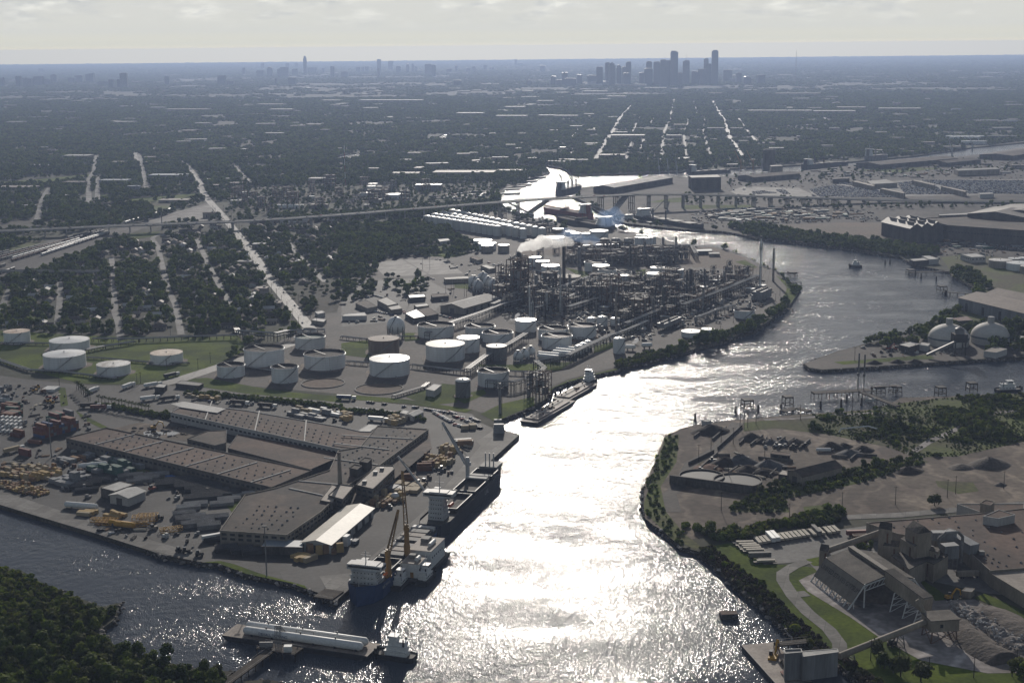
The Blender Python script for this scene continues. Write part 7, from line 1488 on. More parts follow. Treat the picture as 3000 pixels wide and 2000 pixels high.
t=tug(at(L3(2245,345),WZ),.1,'small work barge with spindly gear at the right slip bank',24,9,3);flat('pump_hut','small pale hut at the shore end of the peninsula point','hut',pts(L3,130,545,170,552,200,545,150,535),4,wallw,roofg,.2)
# lone pier corner by the blue ship, with gear
trestle('corner_pier','square timber pier at the quay corner beside the blue ship',[at(B1(2200,560)),at(B1(2330,580))],13,.5,'pier',5)
for nm,lab,ln,wd,h in trl:trestle(nm,lab,[at(B3(*q))for q in ln],wd,h,'wharf',6)
# crane barge with excavator and red-roofed hut
a,b_=at(B3(425,960),WZ),at(B3(620,1180),WZ);d=b_-a;rz=math.atan2(d.y,d.x);nrm=Vector((-d.y,d.x,0)).normalized();c=(a+b_)/2+nrm*8.5+d.normalized()*2
t=barge(c,rz,d.length+10,18,2.4,'deck barge with excavator and red-roofed hut at the works wharf',barged,hulldark,False,'deck_barge')
def on(x,y,z):return c+d.normalized()*x+nrm*y+Vector((0,0,WZ+z))
t=thing('deck_hut','pale hut with rust red roof on the deck barge','hut',on(16,2,2.45),rz);w_,r__=gable_mb(9,8,3.6,1.2);w_.obj('wall',wallt,t);r__.obj('roof',mat('roof_rust',(.20,.07,.045),.7,.25,.3,(.13,.05,.035),5),t);q=MB();q.box((0,-4.06,0),(1.2,.12,2.2));q.obj('door',walld,t);q=MB();q.box((3,-4.06,1.2),(1.2,.12,1));q.obj('window',glassm,t)
def excavator(label,p,rz,s=1.0,m=None):
 t=thing('excavator',label,'excavator',p,rz);t.scale=(s,s,s);m=m or yellow
 for y in(-1.2,1.2):q=MB();q.box((0,y,0),(4.2,.7,1));q.obj('track',dsteel,t)
 q=MB();q.box((-.4,0,1.1),(3.6,2.6,1.5));q.obj('body',m,t);q=MB();q.box((.6,.8,2.62),(1.6,1.1,1.3));q.obj('cab',glassm,t)
 q=MB();q.beam((1,-.3,2),(4,-.3,6),.5,.8);q.beam((4,-.3,6),(6.4,-.3,5.0),.5,.8);q.obj('boom',m,t);q=MB();q.beam((6.4,-.3,5.2),(7.2,-.3,1.8),.4,.6);q.obj('stick',m,t);q=MB();q.box((7.1,-.3,.6),(1.2,1.2,1.2));q.obj('bucket',dsteel,t);return t
excavator('yellow excavator standing on the deck barge',on(-6,1,2.45),1.2,1.6);excavator('orange excavator parked on the white gypsum yard',at(B3(1835,600)),.3,1.0);excavator('small excavator digging in the demolished warehouse courtyard',at(L1(1060,605)),.2,1.1)
for i,(x,y,a)in enumerate(((1150,1075,.4),(1185,1058,.4),(1225,1045,.3),(1270,1022,.5),(1140,1105,.2),(1330,995,.3))):barge(at(T2(x,y),WZ),a,58,14,3,'dark flat barge moored along the left shore of the far glaring basin',deckm,None,True,'barge','barge','barges of the far basin')
# ------------------------------------------------------------------ highway bridge, rail yard, skyline, cargo, vehicles
bconc=mat('bridge_concrete',(0.29,0.275,0.25),0.75,0.15,0.05,(0.21,0.2,0.185),5)
BR=[(M1,-120,302,12),(M1,400,280,12.5),(M1,800,262,13),(M1,1550,235,13.5),(M1,2000,210,14),(M1,2352,185,16),(M2,300,160,18),(M2,560,140,22),(M2,1060,101,29),(M2,1330,82,31),(M2,1600,66,31),(M2,2000,46,29),(M2,2352,45,26),(M3,260,50,23),(M3,480,58,20),(M3,760,67,15),(M3,1080,76,9),(M3,1400,85,5),(M3,1900,92,3),(M3,2600,102,3)]
bl=[at(zf(x,y),h)for zf,x,y,h in BR]
def along_line(L_,s):
 for a,b in zip(L_,L_[1:]):
  d=(b-a).length
  if s<=d:return a+(b-a)*(s/d),(b-a).normalized()
  s-=d
 return L_[-1],(L_[-1]-L_[-2]).normalized()
blen=sum((b-a).length for a,b in zip(bl,bl[1:]));BW=24
def ribbon(L_,off0,off1,dz0,dz1,step=20):
 """a deck slice swept along a line between two sideways offsets"""
 tot=sum((b-a).length for a,b in zip(L_,L_[1:]));n=max(2,int(tot/step));V=[]
 for i in range(n+1):
  p,d=along_line(L_,tot*i/n);s=Vector((-d.y,d.x,0)).normalized()
  for o,z in((off0,dz0),(off1,dz0),(off1,dz1),(off0,dz1)):q=p+s*o;V.append((q.x,q.y,q.z+z))
 mb=MB();mb.add(V,[(i*4+k,i*4+(k+1)%4,(i+1)*4+(k+1)%4,(i+1)*4+k)for i in range(n)for k in range(4)]+[(0,3,2,1),tuple(n*4+k for k in range(4))]);return mb
B0=Vector((bl[0].x,bl[0].y,0));HB=thing('highway_bridge','long grey highway bridge crossing the whole picture on slender piers','bridge',B0)
def rel(o):o.location=-B0;return o
rel(ribbon(bl,-BW/2,BW/2,-1.4,0).obj('deck',bconc,HB));rel(ribbon(bl,-BW/2+1,BW/2-1,.02,.1).obj('roadway',bconc,HB))
for o0,nm in((-BW/2,'parapet'),(BW/2-.5,'parapet'),(-.3,'median_barrier')):rel(ribbon(bl,o0,o0+.5,.02,.8).obj(nm,bconc,HB))
def vfoot(x,y,legs):
 f=at(M2(x,y));f.z=-4
 ft=MB();ft.box((f.x,f.y,-5),(16,30,9));rel(ft.obj('pier_footing',bconc,HB))
 for lx,ly,h in legs:
  p=at(M2(lx,ly),h);i=min(range(len(bl)),key=lambda k:(bl[k]-p).length);d=(bl[min(i+1,len(bl)-1)]-bl[max(i-1,0)]).normalized();s=Vector((-d.y,d.x,0)).normalized()
  for k in range(5):b=MB();b.beam(Vector((f.x,f.y,4))+s*(k-2)*4.6,p+s*(k-2)*5.0-Vector((0,0,2.2)),1.6,2.6);rel(b.obj('inclined_strut',bconc,HB))
ROADS.append((bl,64))
vfoot(1296,190,((1150,94,29.5),(1420,77,31)));vfoot(1860,195,((1600,66,31),(1960,48,29)))
npier=0;s_=30
while s_<blen and npier<92:
 p,d=along_line(bl,s_);H=p.z
 px_=None
 if H>5.2 and not inside(WATER,[p.x],[p.y])[0]and abs(s_)>=0 and in_view(np.array([p.x]),np.array([p.y]))[0]:
  s=Vector((-d.y,d.x,0)).normalized();b=MB()
  for k in(-1.5,-.5,.5,1.5):q=p+s*k*6.2;b.box((q.x,q.y,-.5),(1.3,1.3,H-2.8),math.atan2(d.y,d.x))
  b.beam(p-s*BW*.47+Vector((0,0,-3.0)),p+s*BW*.47+Vector((0,0,-3.0)),1.6,1.8)
  if H>15:b.beam(p-s*9.5+Vector((0,0,-H*.55)),p+s*9.5+Vector((0,0,-H*.55)),.9,1.2)
  rel(b.obj('pier',bconc,HB));npier+=1
 s_+=34 if H>12 else 30
# road overpass through the suburb, railway viaducts
vl=[at(M1(x,y),h)for x,y,h in((-200,574,6),(250,573,7),(700,575,7),(1050,578,4),(1180,572,1))];V0=Vector((vl[0].x,vl[0].y,0));t=thing('road_overpass','low walled road overpass running level through the suburb','overpass',V0)
for a,b,z0,z1,nm,m in((-6,6,-1.4,0,'deck',bconc),(-6,-5.6,.02,1.3,'parapet',bconc),(5.6,6,.02,1.3,'parapet',bconc)):o=ribbon(vl,a,b,z0,z1).obj(nm,m,t);o.location=-V0
for k in range(14):p,d=along_line(vl,20+k*34);b=MB();b.box((p.x-V0.x,p.y-V0.y,0),(1.4,9,max(.3,p.z-1.5)),math.atan2(d.y,d.x));b.obj('pier',bconc,t)
# rail yard: tracks and standing cars
rails=MB();RT=[]
for k in range(11):
 u=k/10;a=at(M1(-80,478+u*165));b=at(M1(700+u*90,300+u*22));strip(rails,[a,b],1.9,.22);RT.append((a,b))
strip(rails,[at(M1(790,320)),at(M1(1440,110))],1.9,.22);strip(rails,[at(M1(880,245)),at(M1(1180,155))],1.9,.22)
tag(rails.obj('rail_tracks',dsteel),kind='structure')
RC=[]
for i,(m,nm)in enumerate(((mat('railcar_silver',(.34,.34,.33),.5,.15,.2,spec=.3),'pale'),(hulldark,'black tank'),(mat('railcar_brown',(.14,.08,.055),.7,.2,.2),'brown'),(roofg,'grey'))):
 t=thing('rail_car','x','rail car',(0,0,-70));b=MB()
 if i==1:b.tube((-7,0,2.7),(7,0,2.7),1.5,10)
 else:b.add([(-7.5,-1.5,1.2),(7.5,-1.5,1.2),(7.5,1.5,1.2),(-7.5,1.5,1.2),(-7.5,-1.5,4.1),(7.5,-1.5,4.1),(7.5,1.5,4.1),(-7.5,1.5,4.1),(-7.4,0,4.7),(7.4,0,4.7)],[(3,2,1,0),(0,1,5,4),(2,3,7,6),(1,2,6,9,5),(3,0,4,8,7),(4,5,9,8),(6,7,8,9)])
 b.obj('body',m,t)
 for x in(-5,5):b=MB();b.box((x,0,.2),(2.6,2,1));b.obj('bogie',dsteel,t)
 RC.append((t,nm))
ru=set();nr=0
for ti,(a,b)in enumerate(RT+[(at(M1(860,250)),at(M1(1180,155)))]):
 L_=(b-a).length;n=int(L_/16.5);rz=math.atan2(*(b-a).yx);run=0;k=0
 for j in range(n):
  if run<=0:run=rnd.randint(3,10);on_=rnd.random()<(.62 if ti<8 else .35)or ti==11;k=rnd.choices((0,1,2,3),(5,3,1,2))[0]if ti<11 else 0
  run-=1
  if not on_ or nr>250:continue
  p=a+(b-a)*((j+.5)/n);p.z=.25
  if not in_view(np.array([p.x]),np.array([p.y]))[0]:continue
  t,nm=RC[k];lab='%s rail car standing in the yard at the left below the highway'%nm if ti<11 else 'pale rail car in the string curving under the highway';gr=nm+(' rail cars in the yard' if ti<11 else ' rail cars in the string');nr+=1
  if k in ru:dup(t,p,rz,lab,gr)
  else:t.location=p;t.rotation_euler=(0,0,rz);t['label']=lab;t['group']=gr;ru.add(k)
# ---- skyline
def bands(N,L,cur,b,g):
 s=N.new('ShaderNodeSeparateXYZ');L.new(g.outputs['Position'],s.inputs[0]);m=N.new('ShaderNodeMath');m.operation='MULTIPLY';m.inputs[1].default_value=.26;L.new(s.outputs[2],m.inputs[0])
 f=N.new('ShaderNodeMath');f.operation='FRACT';L.new(m.outputs[0],f.inputs[0]);c=N.new('ShaderNodeMath');c.operation='GREATER_THAN';c.inputs[1].default_value=.45;L.new(f.outputs[0],c.inputs[0])
 x=N.new('ShaderNodeMix');x.data_type='RGBA';x.inputs[6].default_value=(.035,.04,.05,1);L.new(c.outputs[0],x.inputs[0]);L.new(cur,x.inputs[7]);return x.outputs[2]
tmats=[mat('tower_stone',(.17,.165,.16),.6,.12,.02,extra=bands),mat('tower_glass',(.07,.08,.095),.4,.12,.02,extra=bands,spec=.3),mat('tower_grey',(.13,.13,.135),.6,.12,.02,extra=bands)]
ordn=('first','second','third','fourth','fifth','sixth','seventh','eighth','ninth','tenth','eleventh','twelfth','thirteenth','fourteenth','fifteenth','sixteenth','seventeenth','eighteenth','nineteenth','twentieth','twenty-first','twenty-second','twenty-third','twenty-fourth','twenty-fifth','twenty-sixth','twenty-seventh','twenty-eighth','twenty-ninth','thirtieth','thirty-first','thirty-second')
SKY=(('far left',T1,((0,25,300,360,''),(110,140,290,366,''),(158,190,302,366,''),(190,220,306,366,''),(230,290,291,352,''),(300,345,312,350,''),(350,390,276,332,'g'),(470,512,300,335,''),(517,567,284,332,''),(590,645,269,332,'w'),(675,745,325,352,''),(748,780,312,370,''),(808,830,312,370,''),(830,877,268,372,''),(265,290,238,262,''),(1135,1167,290,348,''),(1500,1552,285,348,''),(1562,1608,322,352,''))),
('lone spire group',T1,((1672,1690,232,278,''),(1768,1815,251,292,''),(1800,1822,201,236,''),(1840,1878,227,292,'r'),(1893,1908,303,348,''),(1912,1940,240,292,''),(1930,1990,227,292,''),(1968,1993,200,235,''),(1985,2035,300,348,''),(2013,2047,241,280,''),(2030,2055,200,232,''),(2092,2115,150,275,'c'),(2120,2180,230,262,''),(2220,2238,235,262,''),(2278,2305,221,292,''))),
('middle distance',T2,((0,45,258,292,''),(100,128,225,258,''),(140,158,226,256,''),(165,188,225,256,''),(247,275,174,258,''),(250,266,236,292,''),(323,355,184,245,''),(377,410,220,268,''),(446,466,206,262,'r'),(484,502,204,258,'r'),(505,520,222,258,''),(575,622,207,280,''),(622,650,212,288,''),(725,760,238,262,''),(783,802,217,258,''),(775,828,318,355,''),(860,887,233,260,''),(903,925,222,256,''),(980,1002,213,246,''),(1020,1050,228,246,''),(1195,1212,172,214,'g'),(1215,1250,198,215,''),(1370,1405,217,256,''),(1280,1310,318,355,''))),
('downtown',T2,((1443,1478,290,350,''),(1480,1520,315,352,''),(1520,1560,264,345,''),(1540,1617,305,355,''),(1625,1660,280,345,''),(1697,1757,284,352,''),(1757,1801,225,354,''),(1820,1850,195,350,''),(1847,1890,192,354,'g'),(1895,1930,212,352,'r'),(1937,1965,225,348,''),(1962,1996,190,350,''),(1945,1990,268,356,''),(2052,2090,265,352,''),(2087,2145,236,354,''),(2100,2140,188,350,''),(2150,2200,190,352,''),(2197,2245,176,356,''),(2245,2275,181,352,''),(2272,2318,116,356,''),(2320,2352,265,352,''),(2353,2398,182,345,'m'),(2412,2460,255,345,''),(2467,2532,240,345,''),(2496,2527,168,342,'s'),(2527,2548,204,344,''),(2549,2594,111,346,''),(2632,2692,246,325,''),(2690,2720,308,332,''),(2725,2758,267,334,''),(2770,2822,290,345,'r'),(2870,2919,282,338,''))))
for cl,zf,lst in SKY:
 lst=sorted(lst);
 for i,(x0,x1,yt,yb,sh)in enumerate(lst):
  p=zf((x0+x1)/2,yb+4);g=at(p);wdt=(x1-x0)/2.352*mpp(p);h=hgt(p,zf(0,yt)[1]);dep=min(wdt*1.1,60)
  kind='slim' if wdt<h*.25 else('tall' if h>wdt*1.6 else 'broad');t=thing('office_tower','hazy %s %s, %s from left in %s skyline'%(kind,{'':'flat-topped tower','g':'tower with stepped pointed crown','r':'round-topped tower','c':'lone spire tower with lantern crown','w':'wedge-topped tower','m':'tower with rooftop mast','s':'narrow stepped tower'}[sh],ordn[i],cl),'tower',g,rnd.uniform(-.12,.12))
  m=rnd.choice(tmats);b=MB();bh=h*(.86 if sh in 'grcw' and sh else .97);b.box((0,dep/2,0),(wdt,dep,bh));b.obj('shaft',m,t);b=MB()
  if sh=='g':b.box((0,dep/2,bh),(wdt*.7,dep*.7,(h-bh)*.5));b.lathe((0,dep/2,bh+(h-bh)*.5),[(wdt*.3,0),(.5,(h-bh)*.5)],4)
  elif sh in('r','c'):b.lathe((0,dep/2,bh),[(wdt*.42,0),(wdt*.40,(h-bh)*.5),(wdt*.25,(h-bh)*.85),(.5,h-bh)],12)
  elif sh=='w':b.prism([(-wdt/2,0),(wdt/2,0),(wdt/2,dep),(-wdt/2,dep)],bh,[bh+1,h,h,bh+1])
  else:b.box((wdt*rnd.uniform(-.1,.1),dep/2,bh),(wdt*.7,dep*.7,h-bh))
  b.obj('crown',m,t)
  if sh=='m':b=MB();b.tube((0,dep/2,h),(0,dep/2,h*1.26),1.6,5,.4);b.obj('mast',steel,t)
p=T3(776,372);g=at(p);h=hgt(p,T3(0,115)[1]);t=thing('radio_mast','very thin guyed radio mast right of downtown above the horizon','mast',g);b=MB();b.tube((0,0,0),(0,0,h),1.7,6,1.2);b.obj('mast',steel,t);b=MB();b.box((0,0,0),(5,5,4));b.obj('base_hut',wallw,t)
for zf,x,yt,yb,lab in((T2,28,770,1040,'red and white lattice mast in the chemical works'),(M1,1118,170,285,'thin mast by the highway near the rail string')):
 p=zf(x,yb);h=hgt(p,zf(0,yt)[1]);t=thing('radio_mast',lab,'mast',at(p));
 for k in range(6):b=MB();b.tube((0,0,h*k/6),(0,0,h*(k+1)/6),.9,4);b.obj('mast_section',redband if k%2==0 and 'red' in lab else(whitem if 'red' in lab else steel),t)
t=thing('stadium_roof','glowing white domed stadium roof left of downtown','stadium',at(T2(1790,356)));b=MB();b.lathe((0,40,0),[(125,0),(125,14),(110,24),(70,34),(1,38)],28);b.obj('shell',roofw,t,True)
# ---- port cargo
crm=[mat('crate_yellow',(.36,.25,.10),.75,.15,.3,(.36,.25,.11),4),mat('crate_pine',(.33,.265,.175),.75,.15,.3,(.32,.26,.17),4),mat('crate_brown',(.24,.15,.08),.8,.2,.3,(.17,.10,.06),4),mat('tarp_grey',(.20,.205,.21),.6,.15,.2),mat('tarp_teal',(.055,.115,.095),.6,.2,.2),mat('tarp_blue',(.05,.12,.32),.5,.15,.2)]
ctm=[mat('container_maroon',(.16,.055,.045),.6,.2,.2,spec=.2),mat('container_rust',(.20,.085,.05),.6,.2,.2),mat('container_blue',(.07,.10,.19),.6,.15,.2),mat('container_white',(.50,.50,.48),.6,.12,.2),mat('container_green',(.05,.10,.075),.6,.2,.2),mat('container_grey',(.17,.17,.175),.6,.15,.2)]
_box={}
def crate_me(k,m,batten=True):
 """unit crate: box with battens, base at z = 0"""
 key=(k,m.name)
 if key not in _box:
  b=MB();b.box((0,0,0),(1,1,1))
  if batten:
   for x in(-.36,0,.36):b.box((x,-.507,.02),(.07,.012,.96));b.box((x,.507,.02),(.07,.012,.96));b.box((x,0,1.0),(.07,.98,.015))
  _box[key]=b.mesh(k,m)
 return _box[key]
def cargo(name,label,cat,group,p,dims,rz,m,z=.1,batten=True):
 o=bpy.data.objects.new(name,crate_me(name,m,batten));COL.objects.link(o);o.location=(p.x,p.y,z);o.scale=dims;o.rotation_euler=(0,0,rz);return tag(o,label,cat,group)
YR=math.atan2(*(at(L1(1870,1008))-at(L1(455,668))).yx) # the yard runs with the long warehouse
def heapof(zf,poly,n,dims,ms,rz,label,group,name='wooden_crate',cat='crate',jit=.12,stack=.25,batten=True,gap=1.1):
 """a crowded patch of crates: jittered rows inside an outline"""
 P=gp(pts(zf,*poly));c=sum(P,Vector())/len(P);u=Vector((math.cos(rz),math.sin(rz),0));v=Vector((-u.y,u.x,0));cells=[]
 mx=max(max((p-c).length for p in P),1)
 a=-mx
 while a<mx:
  b_=-mx
  while b_<mx:
   q=c+u*a+v*b_
   if inside(P,[q.x],[q.y])[0]:cells.append(q)
   b_+=dims[1]*gap
  a+=dims[0]*gap
 rnd.shuffle(cells)
 for q in cells[:n]:
  s=rnd.uniform(.75,1.2);d=(dims[0]*min(s,1.05),dims[1]*min(s,1.05),dims[2]*rnd.uniform(.75,1.25));m=rnd.choice(ms);q=q+u*rnd.uniform(-jit,jit)*dims[0]+v*rnd.uniform(-jit,jit)*dims[1];r=rz+rnd.gauss(0,.06)
  cargo(name,label,cat,group,q,d,r,m,.12,batten)
  if rnd.random()<stack:cargo(name,label,cat,group,q,(d[0]*.95,d[1]*.95,d[2]),r+rnd.gauss(0,.05),m,.12+d[2]*(1.02 if batten else 1.0)+.01,batten)
Y,P_,Bn,G_,T_,Bl=crm
heapof(L1,(0,870,150,850,430,890,420,935,250,975,0,930),56,(5,2.3,2.1),[Y,P_,P_,Bn],YR,'yellow wooden crate in the crowded crate field at the left edge','yellow crates, left field')
heapof(L1,(0,970,60,965,240,1000,350,1030,300,1070,150,1050,0,1010),74,(2.6,1.8,1.4),[Y,P_,Bn,Bn],YR,'small pine crate in the scattered crates left of the quay edge','small crates, left field',gap=1.35)
heapof(L1,(230,940,310,915,320,950,240,975),4,(9,3.4,4),[Y],YR,'large yellow box among the left crate field','large yellow boxes')
heapof(L1,(690,820,830,815,980,850,970,900,850,930,600,900),24,(7.5,4.5,3),[T_,T_,G_],YR,'green tarped cargo block near the pipe yard','green tarped blocks','tarped_block','cargo block',stack=.1)
heapof(L1,(500,945,600,920,610,965,520,985),5,(6,5,3.4),[T_,G_],YR,'dark green box beside the pipe stacks','dark green boxes','tarped_block','cargo block',stack=.1)
heapof(L1,(400,950,470,945,500,1000,430,1010,340,975),7,(7,5,3),[G_],YR,'grey tarped box left of the pipe yard','grey tarped boxes','tarped_block','cargo block',stack=0)
heapof(L1,(410,820,620,775,625,805,430,845),9,(8,3,2.6),[G_,Bn],YR,'grey cargo block beside the long warehouse wall','grey blocks by the wall','tarped_block','cargo block',stack=.1)
heapof(B1,(515,-5,690,0,680,20,600,40,520,15),8,(11,2.6,2),[P_,Y],YR+.35,'long pine case near the quay edge','long pine cases','long_case','case',stack=.2)
heapof(B1,(690,25,760,-5,870,40,860,60),7,(12,2.8,2.4),[Y,P_],YR,'long yellow case beside the yellow lattice frames','long yellow cases','long_case','case',stack=.2)
heapof(B1,(1990,335,2060,290,2190,300,2190,330,2060,370),10,(10,2.8,2.6),[Y,P_],.9,'bright yellow long box by the quay warehouse canopy','yellow long boxes','long_case','case',stack=.15)
heapof(B1,(2100,275,2352,265,2352,290,2120,292),14,(4,2.4,2.4),[Bn,Y],.3,'brown crate in the row behind the yellow long boxes','brown crate row',stack=.5)
heapof(L2,(670,760,700,720,800,740,830,770,700,790),24,(4,2.6,2.4),[Y,P_],QRZ,'tan crate on the quay beyond the crane boom','far quay crates',gap=1.2)
heapof(L2,(550,860,570,810,700,800,775,820,770,850,640,880),40,(3.6,2.6,2.4),[P_,Y,Bn],QRZ,'pine crate in the jumbled crate pile on the quay','jumbled quay crates',gap=1.2,stack=.4)
heapof(L2,(720,700,930,690,930,712,760,735),8,(13,3,2.6),[Bn,G_],QRZ-1.2,'long dark beam bundle at the far end of the quay crates','dark beam bundles','steel_bundle','steel bundle',stack=.4)
heapof(L2,(420,965,500,905,600,860,600,885,530,955),14,(12,3.2,2.2),[mat('bundle_rust',(.17,.075,.04),.8,.2,.2)],QRZ-1.2,'rust red steel bundle on the quay','rust bundles','steel_bundle','steel bundle',stack=.5)
heapof(L2,(330,1030,380,985,560,1000,530,1045),10,(9,5,2.2),[G_,P_],QRZ,'grey pallet block on the quay beside the office','grey pallet blocks','tarped_block','cargo block',stack=.1)
heapof(L2,(170,1140,260,1060,430,1060,430,1100,280,1150),34,(4.2,3,2.6),[Y,P_,Bn],QRZ,'tan crate by the white spherical tank piece on the quay','near quay crates',gap=1.25)
heapof(B2,(0,210,60,180,120,200,40,250),8,(5,3,2.6),[whitem,G_],QRZ,'white cargo box beside the cream transit shed','white boxes by the shed','cargo_box','cargo box')
heapof(L1,(1260,378,1290,372,1520,400,1510,412),16,(5,2.2,1.6),[P_,Y],YR,'low pine stack along the hedge above the warehouse','hedge pine stacks','timber_stack','timber')
heapof(L1,(1990,465,2352,478,2352,515,2080,490),18,(9,2.6,1.8),[P_,G_,whitem],YR,'pale timber stack behind the north warehouse wing','north timber stacks','timber_stack','timber')
heapof(L1,(1990,485,2230,520,2230,545,2050,525),10,(9,3,2),[G_],YR,'grey steel stack behind the north warehouse wing','north steel stacks','steel_bundle','steel bundle',stack=.3)
heapof(L2,(0,490,80,490,70,540,0,560),10,(5,2.6,2.2),[Y,P_],YR,'yellow crate behind the far end of the north wing','north yellow crates');heapof(L2,(310,560,330,530,440,545,430,575,360,585),16,(4.5,2.6,2.2),[Y,P_],YR,'yellow crate near the white flat shed by the car row','shed yellow crates',stack=.4)
heapof(L2,(845,600,900,585,920,605,880,628),5,(6,3.4,3),[P_],.1,'tan box at the parking corner of the quay','parking corner boxes','cargo_box','cargo box');heapof(L2,(1055,610,1095,605,1150,625,1060,640),4,(8,3.4,3.6),[G_],.1,'dark box at the far quay corner','quay corner boxes','cargo_box','cargo box')
# pipe stacks: each a bed of parallel pipes
PS=None
def pstack(q,L_,W,H,rz,label,group,m):
 b=MB();b.box((0,0,0),(L_*.98,W*.97,H*.8));n=max(4,int(W/.8))
 for k in range(n):y=(k+.5)/n*W-W/2;b.tube((-L_/2,y,H*.86),(L_/2,y,H*.86),W/n*.52,6)
 o=b.obj('pipe_stack',m,None,False,(q.x,q.y,.12));o.rotation_euler=(0,0,rz);tag(o,label,'pipe stack',group)
pipeb=mat('pipe_black',(.045,.046,.05),.45,.25,.3,spec=.35);pr=math.atan2(*(at(L1(1510,1000))-at(L1(1340,965))).yx)
for x,y,W,lab in((1200,985,14,'first'),(1265,965,12,'second'),(1330,1000,13,'third'),(1400,1015,14,'fourth'),(1450,1050,13,'fifth'),(1530,1060,12,'sixth'),(1400,1085,10,'seventh')):pstack(at(L1(x,y)),26,W,2.8,YR+.9,'wide dark pipe stack, %s from the left in the pipe yard'%lab,'dark pipe stacks',pipeb)
for x,y,W in((560,1005,9),(620,985,9),(680,965,8),(600,1030,6)):pstack(at(L1(x,y)),16,W,2.2,YR+.9,'black pipe rack row beside the white sheds','black pipe rows',pipeb)
for x,y,W in((1010,950,9),(1080,930,10),(960,970,7),(900,935,8)):pstack(at(L1(x,y)),18,W,2.4,YR+.9,'grey-green pipe stack near the green tarped blocks','grey-green pipe stacks',steel)
for x,y,W in((1300,1150,8),(1350,1130,8),(1530,1125,7),(1580,1095,8),(1680,1060,5)):pstack(at(L1(x,y)),16,W,2.2,YR+.9,'pale grey pipe stack at the near side of the pipe yard','pale pipe stacks',pipem)
for x,y,W in((1290,60,10),(1340,50,10),(1400,80,10),(1440,105,9),(1330,95,8),(1500,50,9),(1270,25,7)):pstack(at(B1(x,y)),15,W,3,YR+.9,'grey pipe bundle in the cluster left of the quay warehouse','grey pipe bundles',steel)
for x,y,W in((1560,260,9),(1670,272,9),(1745,280,8),(1480,195,7)):pstack(at(B1(x,y)),14,W,2.6,YR+.9,'dark pipe bundle at the foot of the quay warehouse front','front pipe bundles',pipeb)
for x,y in((1190,945),(1220,950)):pstack(at(L1(x,y)),16,3,1.6,YR,'short blue pipe bundle by the pipe yard','blue pipes',crm[5])
# shipping containers
def conts(zf,a,b,c_,nz,ms,label,group,name='shipping_container',cat='container',size=(12.2,2.44,2.6)):
 """a block of containers: a-b is the long side of a box, b-c the row"""
 A,Bq,C=at(zf(*a)),at(zf(*b)),at(zf(*c_));u=(Bq-A).normalized();v=(C-Bq);n=max(1,int(v.length/(size[1]+.25)));v.normalize();v=(v-u*v.dot(u)).normalized();rz=math.atan2(u.y,u.x)
 for k in range(n):
  for j in range(rnd.randint(max(1,nz-1),nz)):
   q=A+u*size[0]/2+v*(k+.5)*(size[1]+.25);o=bpy.data.objects.new(name,cont_me(rnd.choice(ms),name));COL.objects.link(o);o.location=(q.x,q.y,.12+j*(size[2]+.04));o.rotation_euler=(0,0,rz);o.scale=(size[0]/12.2,size[1]/2.44,size[2]/2.6);tag(o,label,cat,group)
_cm={}
def cont_me(m,name):
 if(m.name,name)not in _cm:
  b=MB();b.box((0,0,0),(12.2,2.44,2.6))
  for k in range(24):b.box((-5.9+k*.513,-1.225,.15),(.22,.05,2.3));b.box((-5.9+k*.513,1.225,.15),(.22,.05,2.3))
  for y in(-.6,.6):b.box((6.11,y,.1),(.05,1.1,2.4))
  _cm[(m.name,name)]=b.mesh(name,m)
 return _cm[(m.name,name)]
CM,CR,CB,CW,CG,CY=ctm
conts(L1,(228,655),(325,680),(608,618),4,[CM,CR,CB,CM,CY],'maroon or blue container in the tall block beside the long warehouse','tall container block')
conts(L1,(318,578),(360,590),(458,548),4,[CG,CY,CM],'green container in the smaller block behind the tall one','green container block')
for y in(468,500,535):conts(L1,(5,y),(60,y+6),(190,y-12),2,[CM,CM,CR,CG],'maroon container in the rows at the left edge of the yard','left maroon rows')
conts(L1,(70,650),(110,660),(155,645),2,[CM,CR],'maroon container in front of the tank containers','maroon pair');conts(L1,(190,700),(290,712),(295,708),1,[CR],'long rust container lying beside the container block','rust container');conts(L1,(128,780),(215,800),(218,796),2,[CM],'dark maroon container near the truck at the yard road','dark maroon container')
conts(L1,(285,350),(395,352),(400,325),1,[CW],'white trailer box in the row by the upper yard entrance','white trailer boxes','trailer_box','trailer')
for a,b,c_ in(((0,345),(30,350),(150,380)),((0,380),(30,385),(110,405)),((0,410),(25,415),(80,425))):conts(L1,a,b,c_,2,[CW,CY,CW],'pale box in the stacks at the upper left edge of the yard','upper left pale boxes','cargo_box','cargo box',(6,2.8,2.6))
tkc=None
for i in range(5):
 for j in range(4):
  p=at(L1(20+i*30-j*2,625-j*24+i*2))
  for z in(.12,2.8):
   if tkc is None:
    tkc=thing('tank_container','white tank container in the framed stacks at the left edge','tank container',(p.x,p.y,z),1.4,'white tank containers');b=MB();b.tube((-2.7,0,1.3),(2.7,0,1.3),1.1,10);b.obj('tank',whitem,tkc);b=MB()
    for x in(-3,3):
     for y in(-1.2,1.2):b.box((x,y,0),(.14,.14,2.6))
     for zz in(.1,2.5):b.beam((x,-1.2,zz),(x,1.2,zz),.14,.14)
    for y in(-1.2,1.2):b.beam((-3,y,.1),(3,y,.1),.14,.14)
    b.obj('frame',steel,tkc)
   elif z<1 or rnd.random()<.6:dup(tkc,(p.x,p.y,z),1.4)
